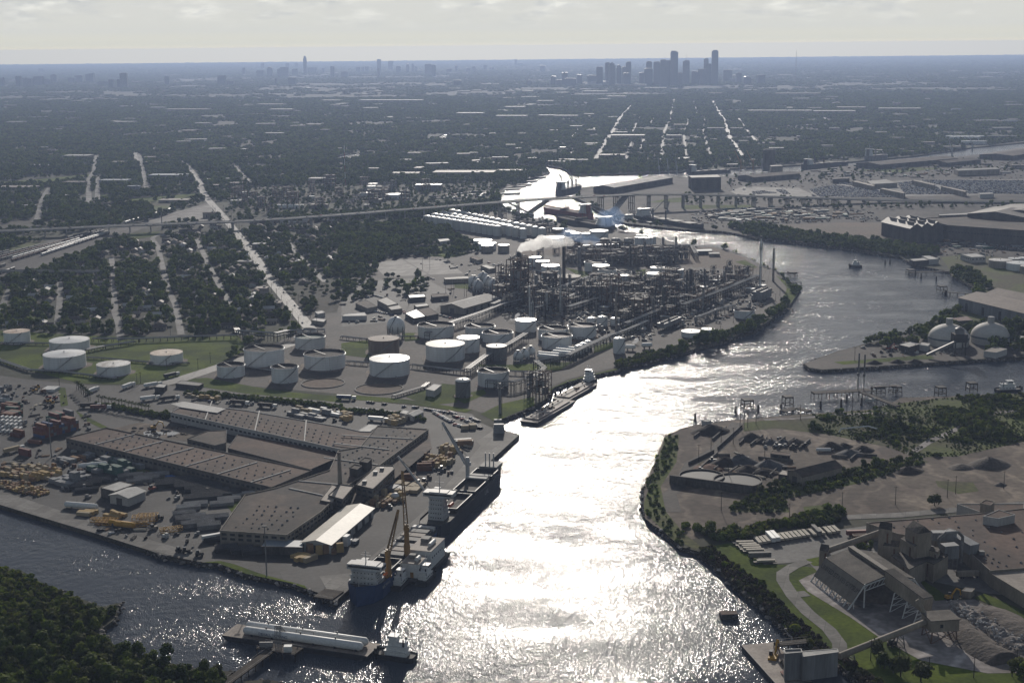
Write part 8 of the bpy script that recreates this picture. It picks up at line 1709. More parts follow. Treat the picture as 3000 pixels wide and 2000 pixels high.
# yellow lattice frames, drums and odd machinery near the quay
def lattice(q,L_,W,H,rz,label,m):
 t=thing('lattice_frame',label,'steel frame',(q.x,q.y,.12),rz,'yellow lattice frames');b=MB();n=max(2,int(L_/2.5))
 for y in(-W/2,W/2):
  for z in(.15,H):b.beam((-L_/2,y,z),(L_/2,y,z),.3,.3)
 for k in range(n+1):
  x=-L_/2+L_*k/n
  for y in(-W/2,W/2):b.box((x,y,.1),(.22,.22,H))
  b.beam((x,-W/2,H),(x,W/2,H),.22,.22)
  if k<n:b.beam((x,-W/2,.1),(x+L_/n,-W/2,H),.2,.2);b.beam((x,-W/2,H),(x+L_/n,W/2,H),.2,.2)
 b.obj('lattice',m,t);b=MB();b.box((0,0,0),(L_*.5,W*.8,.25));b.obj('skid',dsteel,t)
for x,y,L_,W,H,a in((720,65,18,4,2.2,.5),(745,85,16,4,2,.4),(990,75,14,6,5,.8),(1020,55,13,6,4,.7),(960,95,10,4,2.6,.9),(1180,130,14,4,2.4,1.0)):lattice(at(B1(x,y)),L_,W,H,YR+a,'yellow steel lattice frame lying near the quay edge',yellow)
for x,y,L_,r in((830,95,16,1.7),(855,105,13,1.7),(880,108,9,1.9)):p=at(B1(x,y));d=Vector((math.cos(YR+.3),math.sin(YR+.3),0))*L_/2;bullet(p-d,p+d,r,'big yellow steel cylinder lying near the quay edge','yellow cylinders',.3,'cylinder',yellow)
p=at(L1(640,872));bullet(p-Vector((9,3,0)),p+Vector((9,3,0)),2.0,'white capsule tank lying among the pipe racks of the yard',None,.4);p=at(L1(560,1150));bullet(p-Vector((11,-3,0)),p+Vector((11,-3,0)),1.9,'long white tank lying at the quay side of the yard',None,.4,'pressure vessel',whitem)
p=at(L2(372,1085));t=thing('dome_piece','white dome piece standing among the quay crates','tank piece',(p.x,p.y,.12));b=MB();b.sphere((0,0,2.2),3,16,10,.75);b.obj('dome',whitem,t,True);b=MB();b.lathe((0,0,0),[(2.4,0),(2.2,1)],14);b.obj('cradle',dsteel,t)
def mach(p,rz,label,group,m,k=0):
 t=thing('yard_machine',label,'machine',(p.x,p.y,.12),rz,group);b=MB();b.box((0,0,.8),(5,2.6,1.4));b.obj('body',m,t);b=MB();b.box((-1,0,2.22),(1.8,2,1.6));b.obj('cab',glassm,t)
 for x in(-1.6,1.6):
  for y in(-1.25,1.25):b=MB();b.tube((x,y-.3,.7),(x,y+.3,.7),.7,10);b.obj('wheel',dsteel,t)
 if k:b=MB();b.beam((1,0,2),(6,0,5.5),.6,.6);b.obj('boom',m,t)
for zf,x,y,m,lab,gr in((L1,240,345,yellow,'yellow loader in the upper yard','yellow loaders'),(L1,265,320,yellow,'yellow loader in the upper yard','yellow loaders'),(L1,340,420,yellow,'yellow machine parked in the row by the grass verge','yellow machines'),(L1,365,430,yellow,'yellow machine parked in the row by the grass verge','yellow machines'),(L1,380,400,redband,'red machine parked in the row by the grass verge','red machines'),(L1,335,395,redband,'red machine parked in the row by the grass verge','red machines'),(B1,1240,275,dsteel,'dark machine at the quay edge before the warehouse front','dark quay machines'),(B1,1285,280,dsteel,'dark machine at the quay edge before the warehouse front','dark quay machines'),(B1,1375,300,dsteel,'dark machine at the quay edge before the warehouse front','dark quay machines'),(B1,1060,120,bargem,'tan generator set near the yellow lattice',None),(B1,1100,50,dsteel,'black compressor near the yellow lattice',None),(L1,480,915,dsteel,'dark crane carrier between the crates and pipes',None),(L1,700,820,hullblue,'blue crawler crane by the green blocks',None),(L2,575,975,dsteel,'forklift between the grey pallets on the quay','quay forklifts'),(L2,525,985,dsteel,'forklift between the grey pallets on the quay','quay forklifts'),(L2,700,890,dsteel,'dark loader by the jumbled quay crates',None),(L1,1050,1025,redband,'red forklift by the white sheds',None),(L1,960,1075,whitem,'white pickup machine by the gabled shed',None),(B3,1440,920,dsteel,'dark loader by the conveyor on the works lawn',None),(L3,655,728,whitem,'white loader in the bulk bins',None),(L3,765,735,dsteel,'dark loader between the bulk bins, left',None),(L3,835,730,dsteel,'dark loader between the bulk bins, right',None),(L3,210,830,steel,'grey loader at the nearer bulk bins',None),(M3,1420,1115,redband,'red conveyor loader on the terminal yard, left',None),(M3,1465,1115,redband,'red conveyor loader on the terminal yard, right',None)):mach(at(zf(x,y)),rnd.uniform(0,3),lab,gr,m,1 if 'crane' in lab or 'conveyor' in lab else 0)
# trucks and trailers on the yard roads
def truck(p,rz,label,m,L_=13,cabm=None,group=None):
 t=thing('lorry',label,'lorry',(p.x,p.y,.2),rz,group);b=MB();b.box((-1.5,0,1.1),(L_,2.6,2.8));b.obj('trailer',m,t);b=MB();b.box((L_/2+1.2,0,.7),(3.4,2.5,2.6));b.obj('cab',cabm or whitem,t);b=MB();b.box((L_/2+2.92,0,2),(.1,2.2,.9));b.obj('windscreen',glassm,t)
 for x in(-L_*.45,-L_*.35,L_*.3,L_/2+1.6):
  for y in(-1.2,1.2):b=MB();b.tube((x,y-.2,.55),(x,y+.2,.55),.55,10);b.obj('wheel',dsteel,t)
for zf,x,y,rz,m,lab in((L1,1030,405,.5,whitem,'white articulated lorry crossing the truck yard'),(L1,1180,245,.9,hulldark,'dark tank lorry on the entry road'),(L1,1165,405,.5,dsteel,'flatbed lorry behind the white one in the truck yard'),(L1,885,318,1.2,whitem,'white box lorry at the yard gate'),(L1,690,468,.1,ctm[0],'dark maroon trailer in the fenced lot'),(L1,620,455,.1,dsteel,'black trailer in the fenced lot'),(L1,92,760,.9,P_,'lorry with a tan box on the yard road'),(L1,640,350,1.3,whitem,'white tank lorry standing near the palms'),(L1,1650,435,-.3,dsteel,'dark flatbed trailer above the north wing, left'),(L1,1840,455,-.3,dsteel,'dark flatbed trailer above the north wing, right'),(L2,250,550,-.3,whitem,'white box lorry by the north stacks'),(L2,30,400,-.2,hullblue,'blue and white lorry on the parking road'),(L1,1050,312,.7,whitem,'white lorry waiting at the gate canopy'),(B3,1215,165,.05,ctm[0],'dark red trailer at the factory loading bay'),(B3,1980,450,.1,ptan,'tan trailer parked by the factory wall'),(B1,1480,190,.5,whitem,'white trailer beside the warehouse front pipes')):truck(at(zf(x,y)),rz,lab,m)
# ---- cars: one mesh each, they show as a few pixels
def car_mb():
 b=MB();b.add([(-2.2,-.9,.3),(2.2,-.9,.3),(2.2,.9,.3),(-2.2,.9,.3),(-2.2,-.88,.95),(2.2,-.88,.85),(2.2,.88,.85),(-2.2,.88,.95)],[(3,2,1,0),(4,5,6,7),(0,1,5,4),(1,2,6,5),(2,3,7,6),(3,0,4,7)])
 b.add([(-1.9,-.85,.93),(1.0,-.85,.9),(1.0,.85,.9),(-1.9,.85,.93),(-1.5,-.7,1.5),(.3,-.7,1.5),(.3,.7,1.5),(-1.5,.7,1.5)],[(4,5,6,7),(0,1,5,4),(1,2,6,5),(2,3,7,6),(3,0,4,7)])
 for x in(-1.4,1.4):
  for y in(-.8,.8):b.tube((x,y-.12,.33),(x,y+.12,.33),.33,8)
 return b
cmats=[(mat('car_white',(.45,.45,.44),.6,.05,.3,spec=.12),'white'),(mat('car_silver',(.34,.345,.35),.6,.05,.3,spec=.12),'silver'),(mat('car_black',(.02,.02,.022),.6,.05,.3,spec=.12),'black'),(mat('car_blue',(.03,.05,.12),.6,.05,.3,spec=.12),'dark blue'),(mat('car_red',(.22,.02,.02),.6,.05,.3,spec=.12),'red')]
CME=[(car_mb().mesh('car',m),n)for m,n in cmats];ncar=0
def car(p,rz,where,z=.15):
 global ncar
 me,cn=CME[rnd.choices(range(5),(1.4,2.5,4.5,2,1))[0]];o=bpy.data.objects.new('car',me);COL.objects.link(o);o.location=(p.x,p.y,z);o.rotation_euler=(0,0,rz);ncar+=1
 tag(o,'%s car %s'%(cn,where),'car','%s cars %s'%(cn,where))
def car_row(zf,a,b,n,where,keep=.68,face=None):
 A,Bq=at(zf(*a)),at(zf(*b));rz=math.atan2(*(Bq-A).yx)+(math.pi/2 if face is None else face)
 for k in range(n):
  if rnd.random()<keep:car(A+(Bq-A)*((k+.5)/n),rz+rnd.gauss(0,.03),where)
for a,b,n in(((640,490),(760,560),11),((560,465),(760,500),14),((745,485),(840,530),9),((765,510),(850,545),8),((855,545),(950,590),8),((890,530),(950,555),6),((760,545),(790,580),4),((810,580),(850,595),5),((930,595),(970,600),4)):car_row(L2,a,b,n,'in the crowded car park by the quay gate')
for a,b,n in(((60,460),(380,495),15),((175,420),(230,427),3),((285,432),(310,436),2),((425,450),(440,455),1),((490,455),(545,460),4)):car_row(L2,a,b,n,'along the dock road hedge',.9)
for a,b,n in(((680,125),(710,132),2),((760,148),(775,152),1)):car_row(B1,a,b,n,'standing by the quay edge',1)
for a,b,n in(((210,850),(360,880),9),((260,885),(300,910),5),((430,850),(440,870),2),((200,920),(250,920),4),((680,880),(790,910),10),((840,885),(900,880),5),((820,915),(920,915),6),((1010,515),(1060,535),8),((860,540),(960,520),8),((650,495),(690,500),3),((540,525),(560,525),1),((600,620),(660,640),4),((210,740),(290,760),8),((160,740),(190,760),4)):car_row(M2,a,b,n,'in the refinery car parks',.7)
for s0 in np.linspace(60,blen-900,58):
 p,d=along_line(bl,s0+rnd.uniform(-12,12));s=Vector((-d.y,d.x,0)).normalized();q=p+s*rnd.choice((-8,-4.5,4.5,8));car(q,math.atan2(d.y,d.x),'driving over the long highway bridge',q.z+.12)
g=ROADS[0][0]
for k in range(14):p,d=along_line(g,40+k*95+rnd.uniform(-20,20));s=Vector((-d.y,d.x,0));q=p+s*rnd.choice((-3.4,3.4));car(q,math.atan2(d.y,d.x),'on the long straight avenue',.32)
for x,y in((1560,355),(1680,437),(2220,435),(2190,432),(1450,415),(190,425),(170,420)):car(at(L1(x,y)),.3,'on the dock roads')
# the far car park: thousands of parked cars nobody could count
cc=proto_coll('parked_car',[me for me,_ in CME[:4]]);lots=[gp(pts(T3,*q))for q in((870,1070,1040,1040,1350,1075,1500,1125,940,1122),(1060,1030,1170,1020,1340,1052,1330,1065),(1480,1025,1580,1015,1760,1055,1780,1085,1900,1105,1540,1105,1500,1060),(1640,1008,2352,1010,2600,1030,2600,1105,1970,1100,1920,1075,1750,1035),(480,1085,560,1080,650,1095,480,1105),(640,1075,700,1072,745,1105,690,1105))]
PP=[]
for lot_ in lots:
 xs=[p.x for p in lot_];ys=[p.y for p in lot_];gx,gy=np.meshgrid(np.arange(min(xs),max(xs),3.1),np.arange(min(ys),max(ys),8.5));gx,gy=gx.ravel(),gy.ravel();k=inside(lot_,gx,gy)&(NR.rand(len(gx))<.88)&in_view(gx,gy);PP.append(np.c_[gx[k],gy[k],np.full(k.sum(),.15)])
o=scatter('parked_cars',np.concatenate(PP),cc,4,1.0,1.0);o.data.attributes['rz'].data.foreach_set('value',np.full(len(o.data.vertices),1.571+.05,np.float32))
# works yard across the river: low stacks and heaps seen as a litter of steel
for poly,n,where in((pts(M3,100,190,300,150,620,140,1000,150,1250,180,1000,215,500,240,300,230),130,'scrap yard beneath the bridge'),(pts(M3,1860,350,2352,300,2600,400,2352,450,1900,430,1800,390),60,'plate yard right of the works halls'),(pts(T3,1260,900,2300,880,2500,960,1900,990,1300,990,800,960),60,'yards around the upper harbour'),(pts(T2,560,1130,900,1080,1060,1090,950,1140),36,'barge yard left of the harbour glare')):
 P=gp(poly);xs=[p.x for p in P];ys=[p.y for p in P];k=0
 while k<n:
  x,y=rnd.uniform(min(xs),max(xs)),rnd.uniform(min(ys),max(ys))
  if not inside(P,[x],[y])[0]or inside(WATER,[x],[y])[0]:continue
  s=rnd.uniform(.6,1.6);cargo('steel_stack','low steel stack in the '+where,'steel stack','steel stacks in the '+where,Vector((x,y,0)),(rnd.uniform(8,22)*s,rnd.uniform(4,9),rnd.uniform(1.5,4)),rnd.choice((0,.2,1.5)),rnd.choice((G_,Bn,roofg,roofw,dsteel,dsteel,T_)),.15,False);k+=1
# ---- bulk yard on the peninsula: bins with dark heaps
blackp=mat('bulk_dark',(.032,.027,.024),.9,.3,.3,(.05,.04,.034),5,bump=.3,bscale=1);greyp=mat('bulk_grey',(.085,.085,.09),.85,.25,.3,bump=.3,bscale=1);redp=mat('bulk_red',(.12,.06,.04),.9,.25,.3)
def mound(p,rx,ry,h,rz,label,m,group=None,seed=0):
 g=random.Random(seed);b=MB();K,J=20,7;V=[(0,0,h)]
 for j in range(1,J+1):
  for k in range(K):a=6.2832*k/K;r=j/J;V.append((rx*r*math.cos(a)*(1+g.uniform(-.07,.07)),ry*r*math.sin(a)*(1+g.uniform(-.07,.07)),max(0,h*(1-r**1.25)*(1+g.uniform(-.1,.1)))))
 Fc=[(0,1+k,1+(k+1)%K)for k in range(K)]+[(1+(j-1)*K+k,1+j*K+k,1+j*K+(k+1)%K,1+(j-1)*K+(k+1)%K)for j in range(1,J)for k in range(K)]
 b.add(V,Fc);o=b.obj('bulk_heap',m,None,True,(p.x,p.y,.1));o.rotation_euler=(0,0,rz);return tag(o,label,'heap',group)
HP=((195,622,17,6,blackp,'black heap in the separate bin nearest the dolphin'),(470,672,11,5,blackp,'black heap, first from the left in the far bin row'),(545,694,9,3,blackp,'black heap, second in the far bin row'),(605,700,8,3,greyp,'grey heap, third in the far bin row'),(690,708,9,4,greyp,'dark grey heap, fourth in the far bin row'),(775,706,12,4,blackp,'black heap, fifth in the far bin row'),(1020,735,12,5,blackp,'black heap left of the bin by the long track'),(1110,725,8,3,blackp,'small black heap by the long track'),(1150,778,12,4,greyp,'grey heap in the right bin group'),(1240,752,10,4,blackp,'black heap at the right end of the bins'),(290,850,13,6,blackp,'black heap, left in the near bin row'),(395,840,14,7,greyp,'blue-grey heap, tallest in the near bin row'),(595,868,14,6,greyp,'blue-grey heap, right in the near bin row'),(450,898,14,5,blackp,'black heap at the front of the near bins'),(555,908,13,4,blackp,'black heap at the front right of the near bins'),(195,870,14,2,redp,'low reddish heap at the left of the near bins'),(2115,850,17,6,gypd,'big brown earth mound on the cleared field'),(1925,868,11,2.6,gypd,'rough low earth mound left of the big one'),(2190,990,5,2,gypd,'small earth heap right of the cleared field weeds'),(1555,895,12,4,blackp,'dark heap grown with weeds by the green strip'))
for i,(x,y,r,h,m,lab)in enumerate(HP):mound(at(L3(x,y)),r,r*.75,h,.4,lab,m,None,i)
for i,(a,b)in enumerate((((78,665),(185,585)),((205,682),(300,600)),((392,712),(450,650)),((468,720),(552,655)),((552,715),(580,665)),((622,733),(705,668)),((660,735),(770,675)),((735,742),(790,690)),((800,745),(876,685)),((962,755),(1025,705)),((1030,762),(1090,712)),((1155,822),(1250,742)),((1025,795),(1130,805)),((1100,780),(1340,795)),((112,888),(240,775)),((215,890),(300,825)),((322,910),(455,822)),((383,915),(420,870)),((483,925),(560,860)),((600,930),(680,858)),((245,790),(325,790)),((520,808),(760,830)))):
 A,Bq=at(L3(*a)),at(L3(*b));t=MB();c=(A+Bq)/2;t.beam(A-c+Vector((0,0,1)),Bq-c+Vector((0,0,1)),.9,2.0);tag(t.obj('bin_wall',wallc,None,False,(c.x,c.y,.05)),'low concrete bin wall between the bulk heaps on the peninsula','bin wall','bin walls of the bulk yard')
gable('bulk_shed','long dark gabled shed beside the green strip on the peninsula','shed',pts(L3,745,893,1012,826,1078,868,800,938),7,3.2,wallt,roofd,None,0,0);flat('shed_lean_to','small tan lean-to at the left end of the long dark shed','shed',pts(L3,660,912,720,922,745,900,690,885),5,walld,rooft,.1);flat('site_office','long dark site office in the middle of the bulk yard','office',pts(L3,605,772,735,788,742,768,615,755),4,walld,roofb,.2,None,1)
for x,y,r,lab in((140,985,16,'left'),(390,1015,17,'right')):
 p=at(L3(x,y));t=thing('settling_tank','%s of two open round concrete settling tanks in the bulk yard'%lab,'settling tank',(p.x,p.y+8,.1));b=MB();b.lathe((0,0,0),[(r,0),(r,4.2),(r-.8,4.2),(r-.8,1)],40,False,False);b.obj('wall',walld,t);b=MB();b.lathe((0,0,3.2),[(r-.8,0),(.1,.01)],40,False,True);b.obj('water_surface',mat('basin_water',(.03,.035,.04),.6,.1,.2,spec=.05),t)
A,Bq=at(L3(-90,975)),at(L3(480,1050));c=(A+Bq)/2;b=MB();b.beam(A-c+Vector((0,0,3)),Bq-c+Vector((0,0,3)),1.2,6);tag(b.obj('retaining_wall',walld,None,False,(c.x,c.y,0)),'long dark retaining wall in front of the settling tanks','wall')
A,Bq=at(L3(240,745)),at(L3(410,590));c=(A+Bq)/2;b=MB();b.beam(A-c+Vector((0,0,1.2)),Bq-c+Vector((0,0,1.2)),.5,2.4);tag(b.obj('screen_fence',walld,None,False,(c.x,c.y,0)),'dark screen fence along the dirt track above the bulk yard','fence')
A,Bq=at(L3(40,850)),at(L3(215,765));c=(A+Bq)/2;b=MB();b.beam(A-c+Vector((0,0,1.2)),Bq-c+Vector((0,0,1.2)),.5,2.4);tag(b.obj('screen_fence',walld,None,False,(c.x,c.y,0)),'dark screen fence at the left end of the dirt track','fence')
p=at(L3(1210,620));t=thing('bent_pipeline','white bent pipeline standing alone in the green brush','pipeline',p);b=MB();b.path([(-16,-3,0),(-14,-2,3),(8,1,4),(15,-3,2.5),(16,-4,0)],.6,8);b.obj('pipe',whitem,t);b=MB();b.box((-6,-1,0),(.5,1.5,3));b.obj('support',steel,t)
p=at(L3(978,770));bullet(p-Vector((5,-4,0)),p+Vector((5,4,0)),1.4,'short white tank lying by the bulk bins',None,.3)
# terminal loader on the point
p=at(M3(1900,1155));t=thing('ship_loader','dark ship loader tower with long chute on the terminal quay','loader',p);
for i in(-1,1):
 for j in(-1,1):b=MB();b.box((i*5,j*5,0),(1,1,14));b.obj('leg',dsteel,t)
b=MB();b.box((0,0,14),(13,12,8));b.obj('house',dsteel,t);b=MB();b.lathe((0,0,22),[(4.5,0),(4.5,5),(.5,7)],16);b.obj('hopper',steel,t,True);b=MB();b.beam((-4,-4,15),(-34,-10,3),2.2,2.2);b.obj('chute',steel,t)
for x,y in((1320,1190-33),(1480,1150),(1600,1148)):mound(at(L3(x,y-1005 if y>1000 else y)),9,6,3,.1,'dark heap on the terminal quay apron',blackp,'quay apron heaps',x)
# ---- poles
def pole(p,h,label,group,arms=1):
 t=thing('utility_pole',label,'pole',(p.x,p.y,0),rnd.uniform(0,.3),group);b=MB();b.tube((0,0,-.5),(0,0,h),.26,6,.15);b.obj('pole',wood,t)
 for k in range(arms):b=MB();b.beam((-1.3,0,h-.7-k*1.6),(1.3,0,h-.7-k*1.6),.16,.2);b.obj('crossarm',wood,t)
for i in range(26):
 p,d=along_line(ROADS[0][0],20+i*48)
 for e in(-1,1):pole(p+Vector((-d.y,d.x,0))*e*10,12,'wooden utility pole along the straight avenue','poles of the avenue',2)
for zf,lst,h,lab,gr in((L3,((395,600),(422,595),(448,595),(505,570),(348,705),(265,700),(195,760),(110,825),(810,540),(1130,505),(1168,500),(1185,130),(1600,105)),13,'tall thin pole on the peninsula dirt tracks','peninsula poles'),(L3,((265,1165),(1098,1165),(1465,1125),(1823,1075),(1880,1050),(2212,1015),(565,800),(315,945)),13,'thin pole standing on the cleared field','cleared field poles'),(B3,((1295,1020),(1490,1065),(1695,1140),(2005,1140),(2300,1085),(735,52)),11,'thin pole around the gypsum works lawn','works poles'),(L1,((945,300),(1365,195),(1600,105),(410,310),(1225,440),(970,290),(1150,205),(1450,150)),11,'thin pole along the tank farm entry road','entry road poles'),(M2,((720,740),(758,720),(775,725),(848,750),(863,745),(465,810),(475,730),(530,640),(560,560),(610,560)),17,'tall thin pole by the refinery car parks','car park poles'),(M3,((115,405),(150,402),(600,530),(640,780),(670,745),(350,930),(260,1005),(440,470)),9,'thin pole along the refinery bank road','bank road poles'),(M1,((150,970),(565,1015),(1177,1040),(1790,1010),(1798,1010),(765,480),(1910,640)),14,'tall pole at the edge of the suburb','suburb edge poles')):
 for x,y in lst:pole(at(zf(x,y)),h,lab,gr)
lp=thing('light_mast','tall light mast by the bank near the warehouse front','light mast',at(B1(1838,440)));b=MB();b.tube((0,0,0),(0,0,30),.45,8,.25);b.obj('mast',steel,lp);b=MB();b.box((0,0,30),(3,.6,.8));b.obj('lamp_head',steel,lp);dup(lp,at(L1(355,800)),.5,'tall light mast beside the container block')
# palms along the fenced lot
def palm_mb():
 b=MB()
 for k in range(13):
  a=k*2.4;r=1.9+.5*(k%3);z=7+.5*(k%4);c,s=math.cos(a),math.sin(a);b.quad((-s*.12,c*.12,6.9),(s*.12,-c*.12,6.9),(c*r*.6+s*.45,s*r*.6-c*.45,z+.4),(c*r*.6-s*.45,s*r*.6+c*.45,z+.4));b.quad((c*r*.6-s*.45,s*r*.6+c*.45,z+.4),(c*r*.6+s*.45,s*r*.6-c*.45,z+.4),(c*r+s*.1,s*r-c*.1,z-1),(c*r-s*.1,s*r+c*.1,z-1))
 return b
pm=thing('palm_tree','small palm in the row along the fenced lot','palm',at(L1(680,435)),0,'palms along the fenced lot');palm_mb().obj('crown',leaf2,pm);b=MB();b.tube((0,0,0),(0,0,7),.28,6,.2);b.obj('trunk',barkm,pm)
for k in range(1,16):dup(pm,at(L1(680+k*23,435+k*4.5)),rnd.uniform(0,6))
for k in range(12):dup(pm,at(L1(530+(k//2)*16+(k%2)*12,335+(k//2)*15)),rnd.uniform(0,6),'small palm in the double row by the grass verge','palms by the grass verge')
x,y=fill(gp(pts(L1,660,425,1010,492,1170,500,1170,540,990,510,660,440)),2.6);scatter('hedge',np.c_[x,y],SHRUBS,4,.8,1.5)
x,y=fill(gp(pts(L1,1262,356,1500,364,2352,450,2352,466,1500,384,1275,368)),2.4);scatter('hedge',np.c_[x,y],SHRUBS,4,.8,1.5)
x,y=fill(gp(pts(L2,0,472,400,500,590,540,570,555,400,515,0,490)),2.4);scatter('hedge',np.c_[x,y],SHRUBS,4,.8,1.5)
print('cars',ncar)
# ------------------------------------------------------------------ planting (after the buildings, which keep trees away)
# wooded point at the bottom left: every crown is a tree of its own, low growth between them is one mass
wood=gp(pts(B1,-500,230,-400,240,0,395,150,425,300,515,500,600,700,690,780,660,800,690,690,780,640,840,730,905,870,975,1100,1045,1350,1100,1570,1120,1500,1220,1400,1420,-700,1420,-700,230))
x,y=fill(wood,7.4)
d=np.hypot(x,y);k=in_view(x,y,1.03)&(y>600);x,y=x[k],y[k]
o_=np.argsort(y)[:205]
for i in o_:
 sx='near the shoreline' if min(np.hypot(np.array([p[0]for p in WATER])-x[i],np.array([p[1]for p in WATER])-y[i]))<30 else 'deep in the wood'
 tree((x[i],y[i]),'dense broadleaf tree of the dark wood at bottom left, %s'%sx,'broadleaf trees of the wooded point, '+sx,rnd.uniform(0.6,1.4))
ux,uy=fill(wood,3.0);k=in_view(ux,uy,1.1);scatter('undergrowth',np.c_[ux[k],uy[k]],SHRUBS,4,0.8,1.6)
# trees on the works lawn at bottom right
for zx,zy,s in((1350,1010,1.15),(1390,1075,1.1),(1500,1130,1.3),(1640,1165,1.5),(1450,1105,.9)):
 tree(at(B3(zx,zy)),'round dark tree in the clump on the works lawn','clump of trees on the works lawn',s,rnd.choice((0,2,7)))
for zx,zy,s in((2270,1130,1.0),(2320,1110,1.1),(2345,1160,1.0)):
 tree(at(B3(zx,zy)),'tree at the white yard edge in the bottom right corner','trees in the bottom right corner',s)
tree(at(B3(195,150)),'lone bright green tree beside the dirt track behind the trailer lot','lone trees',1.1,3)
tree(at(L3(1735,1130)),'lone tree standing on the dirt field by the access road','lone trees',1.15,5)
for zx,zy,s in((1290,275,.8),(1225,270,.8)):tree(at(B3(zx,zy)),'small tree between storage shed and gypsum tower','trees behind the storage shed',s)
# lawn hedge along the works bank (russet), brush and bank growth
def band(name,poly,s,coll,n,s0,s1,keep=0.85,zs=1.0,zone=None):
 x,y=fill(gp(poly),s);k=(NR.rand(len(x))<keep)&in_view(x,y,1.1);return scatter(name,np.c_[x[k],y[k]],coll,n,s0,s1,None,zs)
band('bank_brush',pts(B3,95,262,190,240,400,400,560,520,760,700,960,900,1080,1010,1090,1046,1000,1012,902,985,862,930,764,856,562,655,382,515,230,366,100,266),2.2,RUSSET,3,0.6,1.4)
band('bank_brush',pts(B3,1090,1010,1160,1030,1300,1120,1420,1250,1300,1230,1160,1112,1080,1046),2.2,RUSSET,3,0.9,1.6)
band('bank_bushes',pts(B3,95,262,190,240,400,400,560,520,760,700,960,900,1000,1012,862,930,562,655,382,515,230,366),9,SHRUBS,4,1.2,2.0,0.35)
band('hedgerow_bushes',pts(B3,0,120,120,100,220,200,470,190,640,120,900,110,1100,60,1100,-20,900,20,700,70,450,120,300,140,200,170,130,160,0,60),3.0,SHRUBS,4,1.0,2.2,0.9)
band('shore_bushes',pts(L2,2236,654,2320,650,2310,800,2240,900,2180,1000,2200,1176,2086,1110,2091,980,2151,860,2191,752),3.2,SHRUBS,4,0.4,1.2,0.48)
band('shore_bushes',pts(B2,2087,0,2200,-30,2352,130,2352,236,2272,180,2152,60),3.0,SHRUBS,4,0.4,1.2,0.48)
bx,by=fill(gp(pts(L3,880,505,1300,475,1430,432,1700,400,2000,378,2352,360,3000,340,3000,640,2352,690,1900,790,1600,800,1420,730,1100,660,860,600,1000,560)),3.2)
nzz=vnoise(bx,by,35,3)*.6+vnoise(bx,by,11,4)*.4;k=(nzz>0.47)&in_view(bx,by,1.1)&(seg_dist(bx,by,at(L3(1700,690)),at(L3(1990,545)))>6);scatter('brush',np.c_[bx[k],by[k]],SHRUBS,4,0.5,1.6)
k2=(nzz>0.22)&(nzz<=0.47)&in_view(bx,by,1.1);scatter('low_brush',np.c_[bx[k2],by[k2]],SHRUBS,4,0.3,0.75,None,0.7)
k=(nzz>0.60)&in_view(bx,by)&(NR.rand(len(bx))<.12);ids=np.where(k)[0][:46]
for i in ids:tree((bx[i],by[i]),'bushy tree rising above the brush on the right peninsula','trees in the peninsula brush',rnd.uniform(.55,.95))
band('strip_bushes',pts(L3,330,1150,400,1080,560,1040,700,990,1250,860,1560,800,1700,830,1500,900,1200,975,700,1090,740,1176,330,1176),3.0,SHRUBS,4,0.4,1.5,0.7)
for zx,zy in((540,1050),(640,1010),(870,970),(1140,925),(1250,880),(1340,870),(1390,860),(1490,840),(1610,815),(690,1000),(600,1040),(1560,870)):
 tree(at(L3(zx,zy)),'small tree in the green strip beside the bulk yard','trees in the green strip',rnd.uniform(.7,1.0))
# refinery bank, terminal bank and the far right bank
band('refinery_bank_bushes',pts(L2,1880,150,2000,120,2230,60,2352,30,2352,74,2230,112,2010,162,1900,192),3.0,SHRUBS,4,0.9,2.0,0.85)
for q in(pts(M3,0,1110,0,1090,230,1020,480,935,640,850,700,790,748,795,720,828,640,884,488,988,238,1064),pts(M3,300,415,430,450,540,510,650,570,640,574,540,536,430,476,330,436),pts(M3,690,590,730,640,770,690,740,690,700,650)):
 band('refinery_bank_trees',q,5.5,LOWTREES,5,0.35,0.85,0.85)
band('terminal_bank_trees',pts(M3,1080,1110,1300,1035,1600,970,1650,935,1850,850,1990,735,2040,700,2060,760,1900,860,1760,930,1700,990,1600,1010,1300,1075),5.5,LOWTREES,5,0.5,1.1,0.72)
band('far_bank_trees',pts(M3,300,270,520,262,760,310,1000,340,1300,370,1600,410,1770,450,1700,480,1500,472,1300,443,900,388,520,348),6.5,LOWTREES,5,0.7,1.4,0.85)
band('right_bank_trees',pts(M3,1840,570,1960,560,2130,690,2040,740,1990,720,2020,690,1950,648,1860,610),6,LOWTREES,5,0.7,1.3,0.9)
for zx,zy in((1565,1000),(1640,1010),(1680,1000),(2320,1000),(1560,1010)):
 tree(at(M3(zx,zy)),'tree on the terminal lawn near the white domes','trees near the domes',1.0)
# suburbs: uncountable crowns out to the far haze
x,y=jitter_grid(-1700,1500,1380,3900,9.6);k=clear_zones(x,y);x,y=x[k],y[k]
dens=vnoise(x,y,70,5)*.5+vnoise(x,y,23,6)*.5;k=(dens>0.40)&keep_clear(x,y,2.2);x,y,dens=x[k],y[k],dens[k]
scatter('suburb_trees',np.c_[x,y],LOWTREES,5,0.6,1.7)
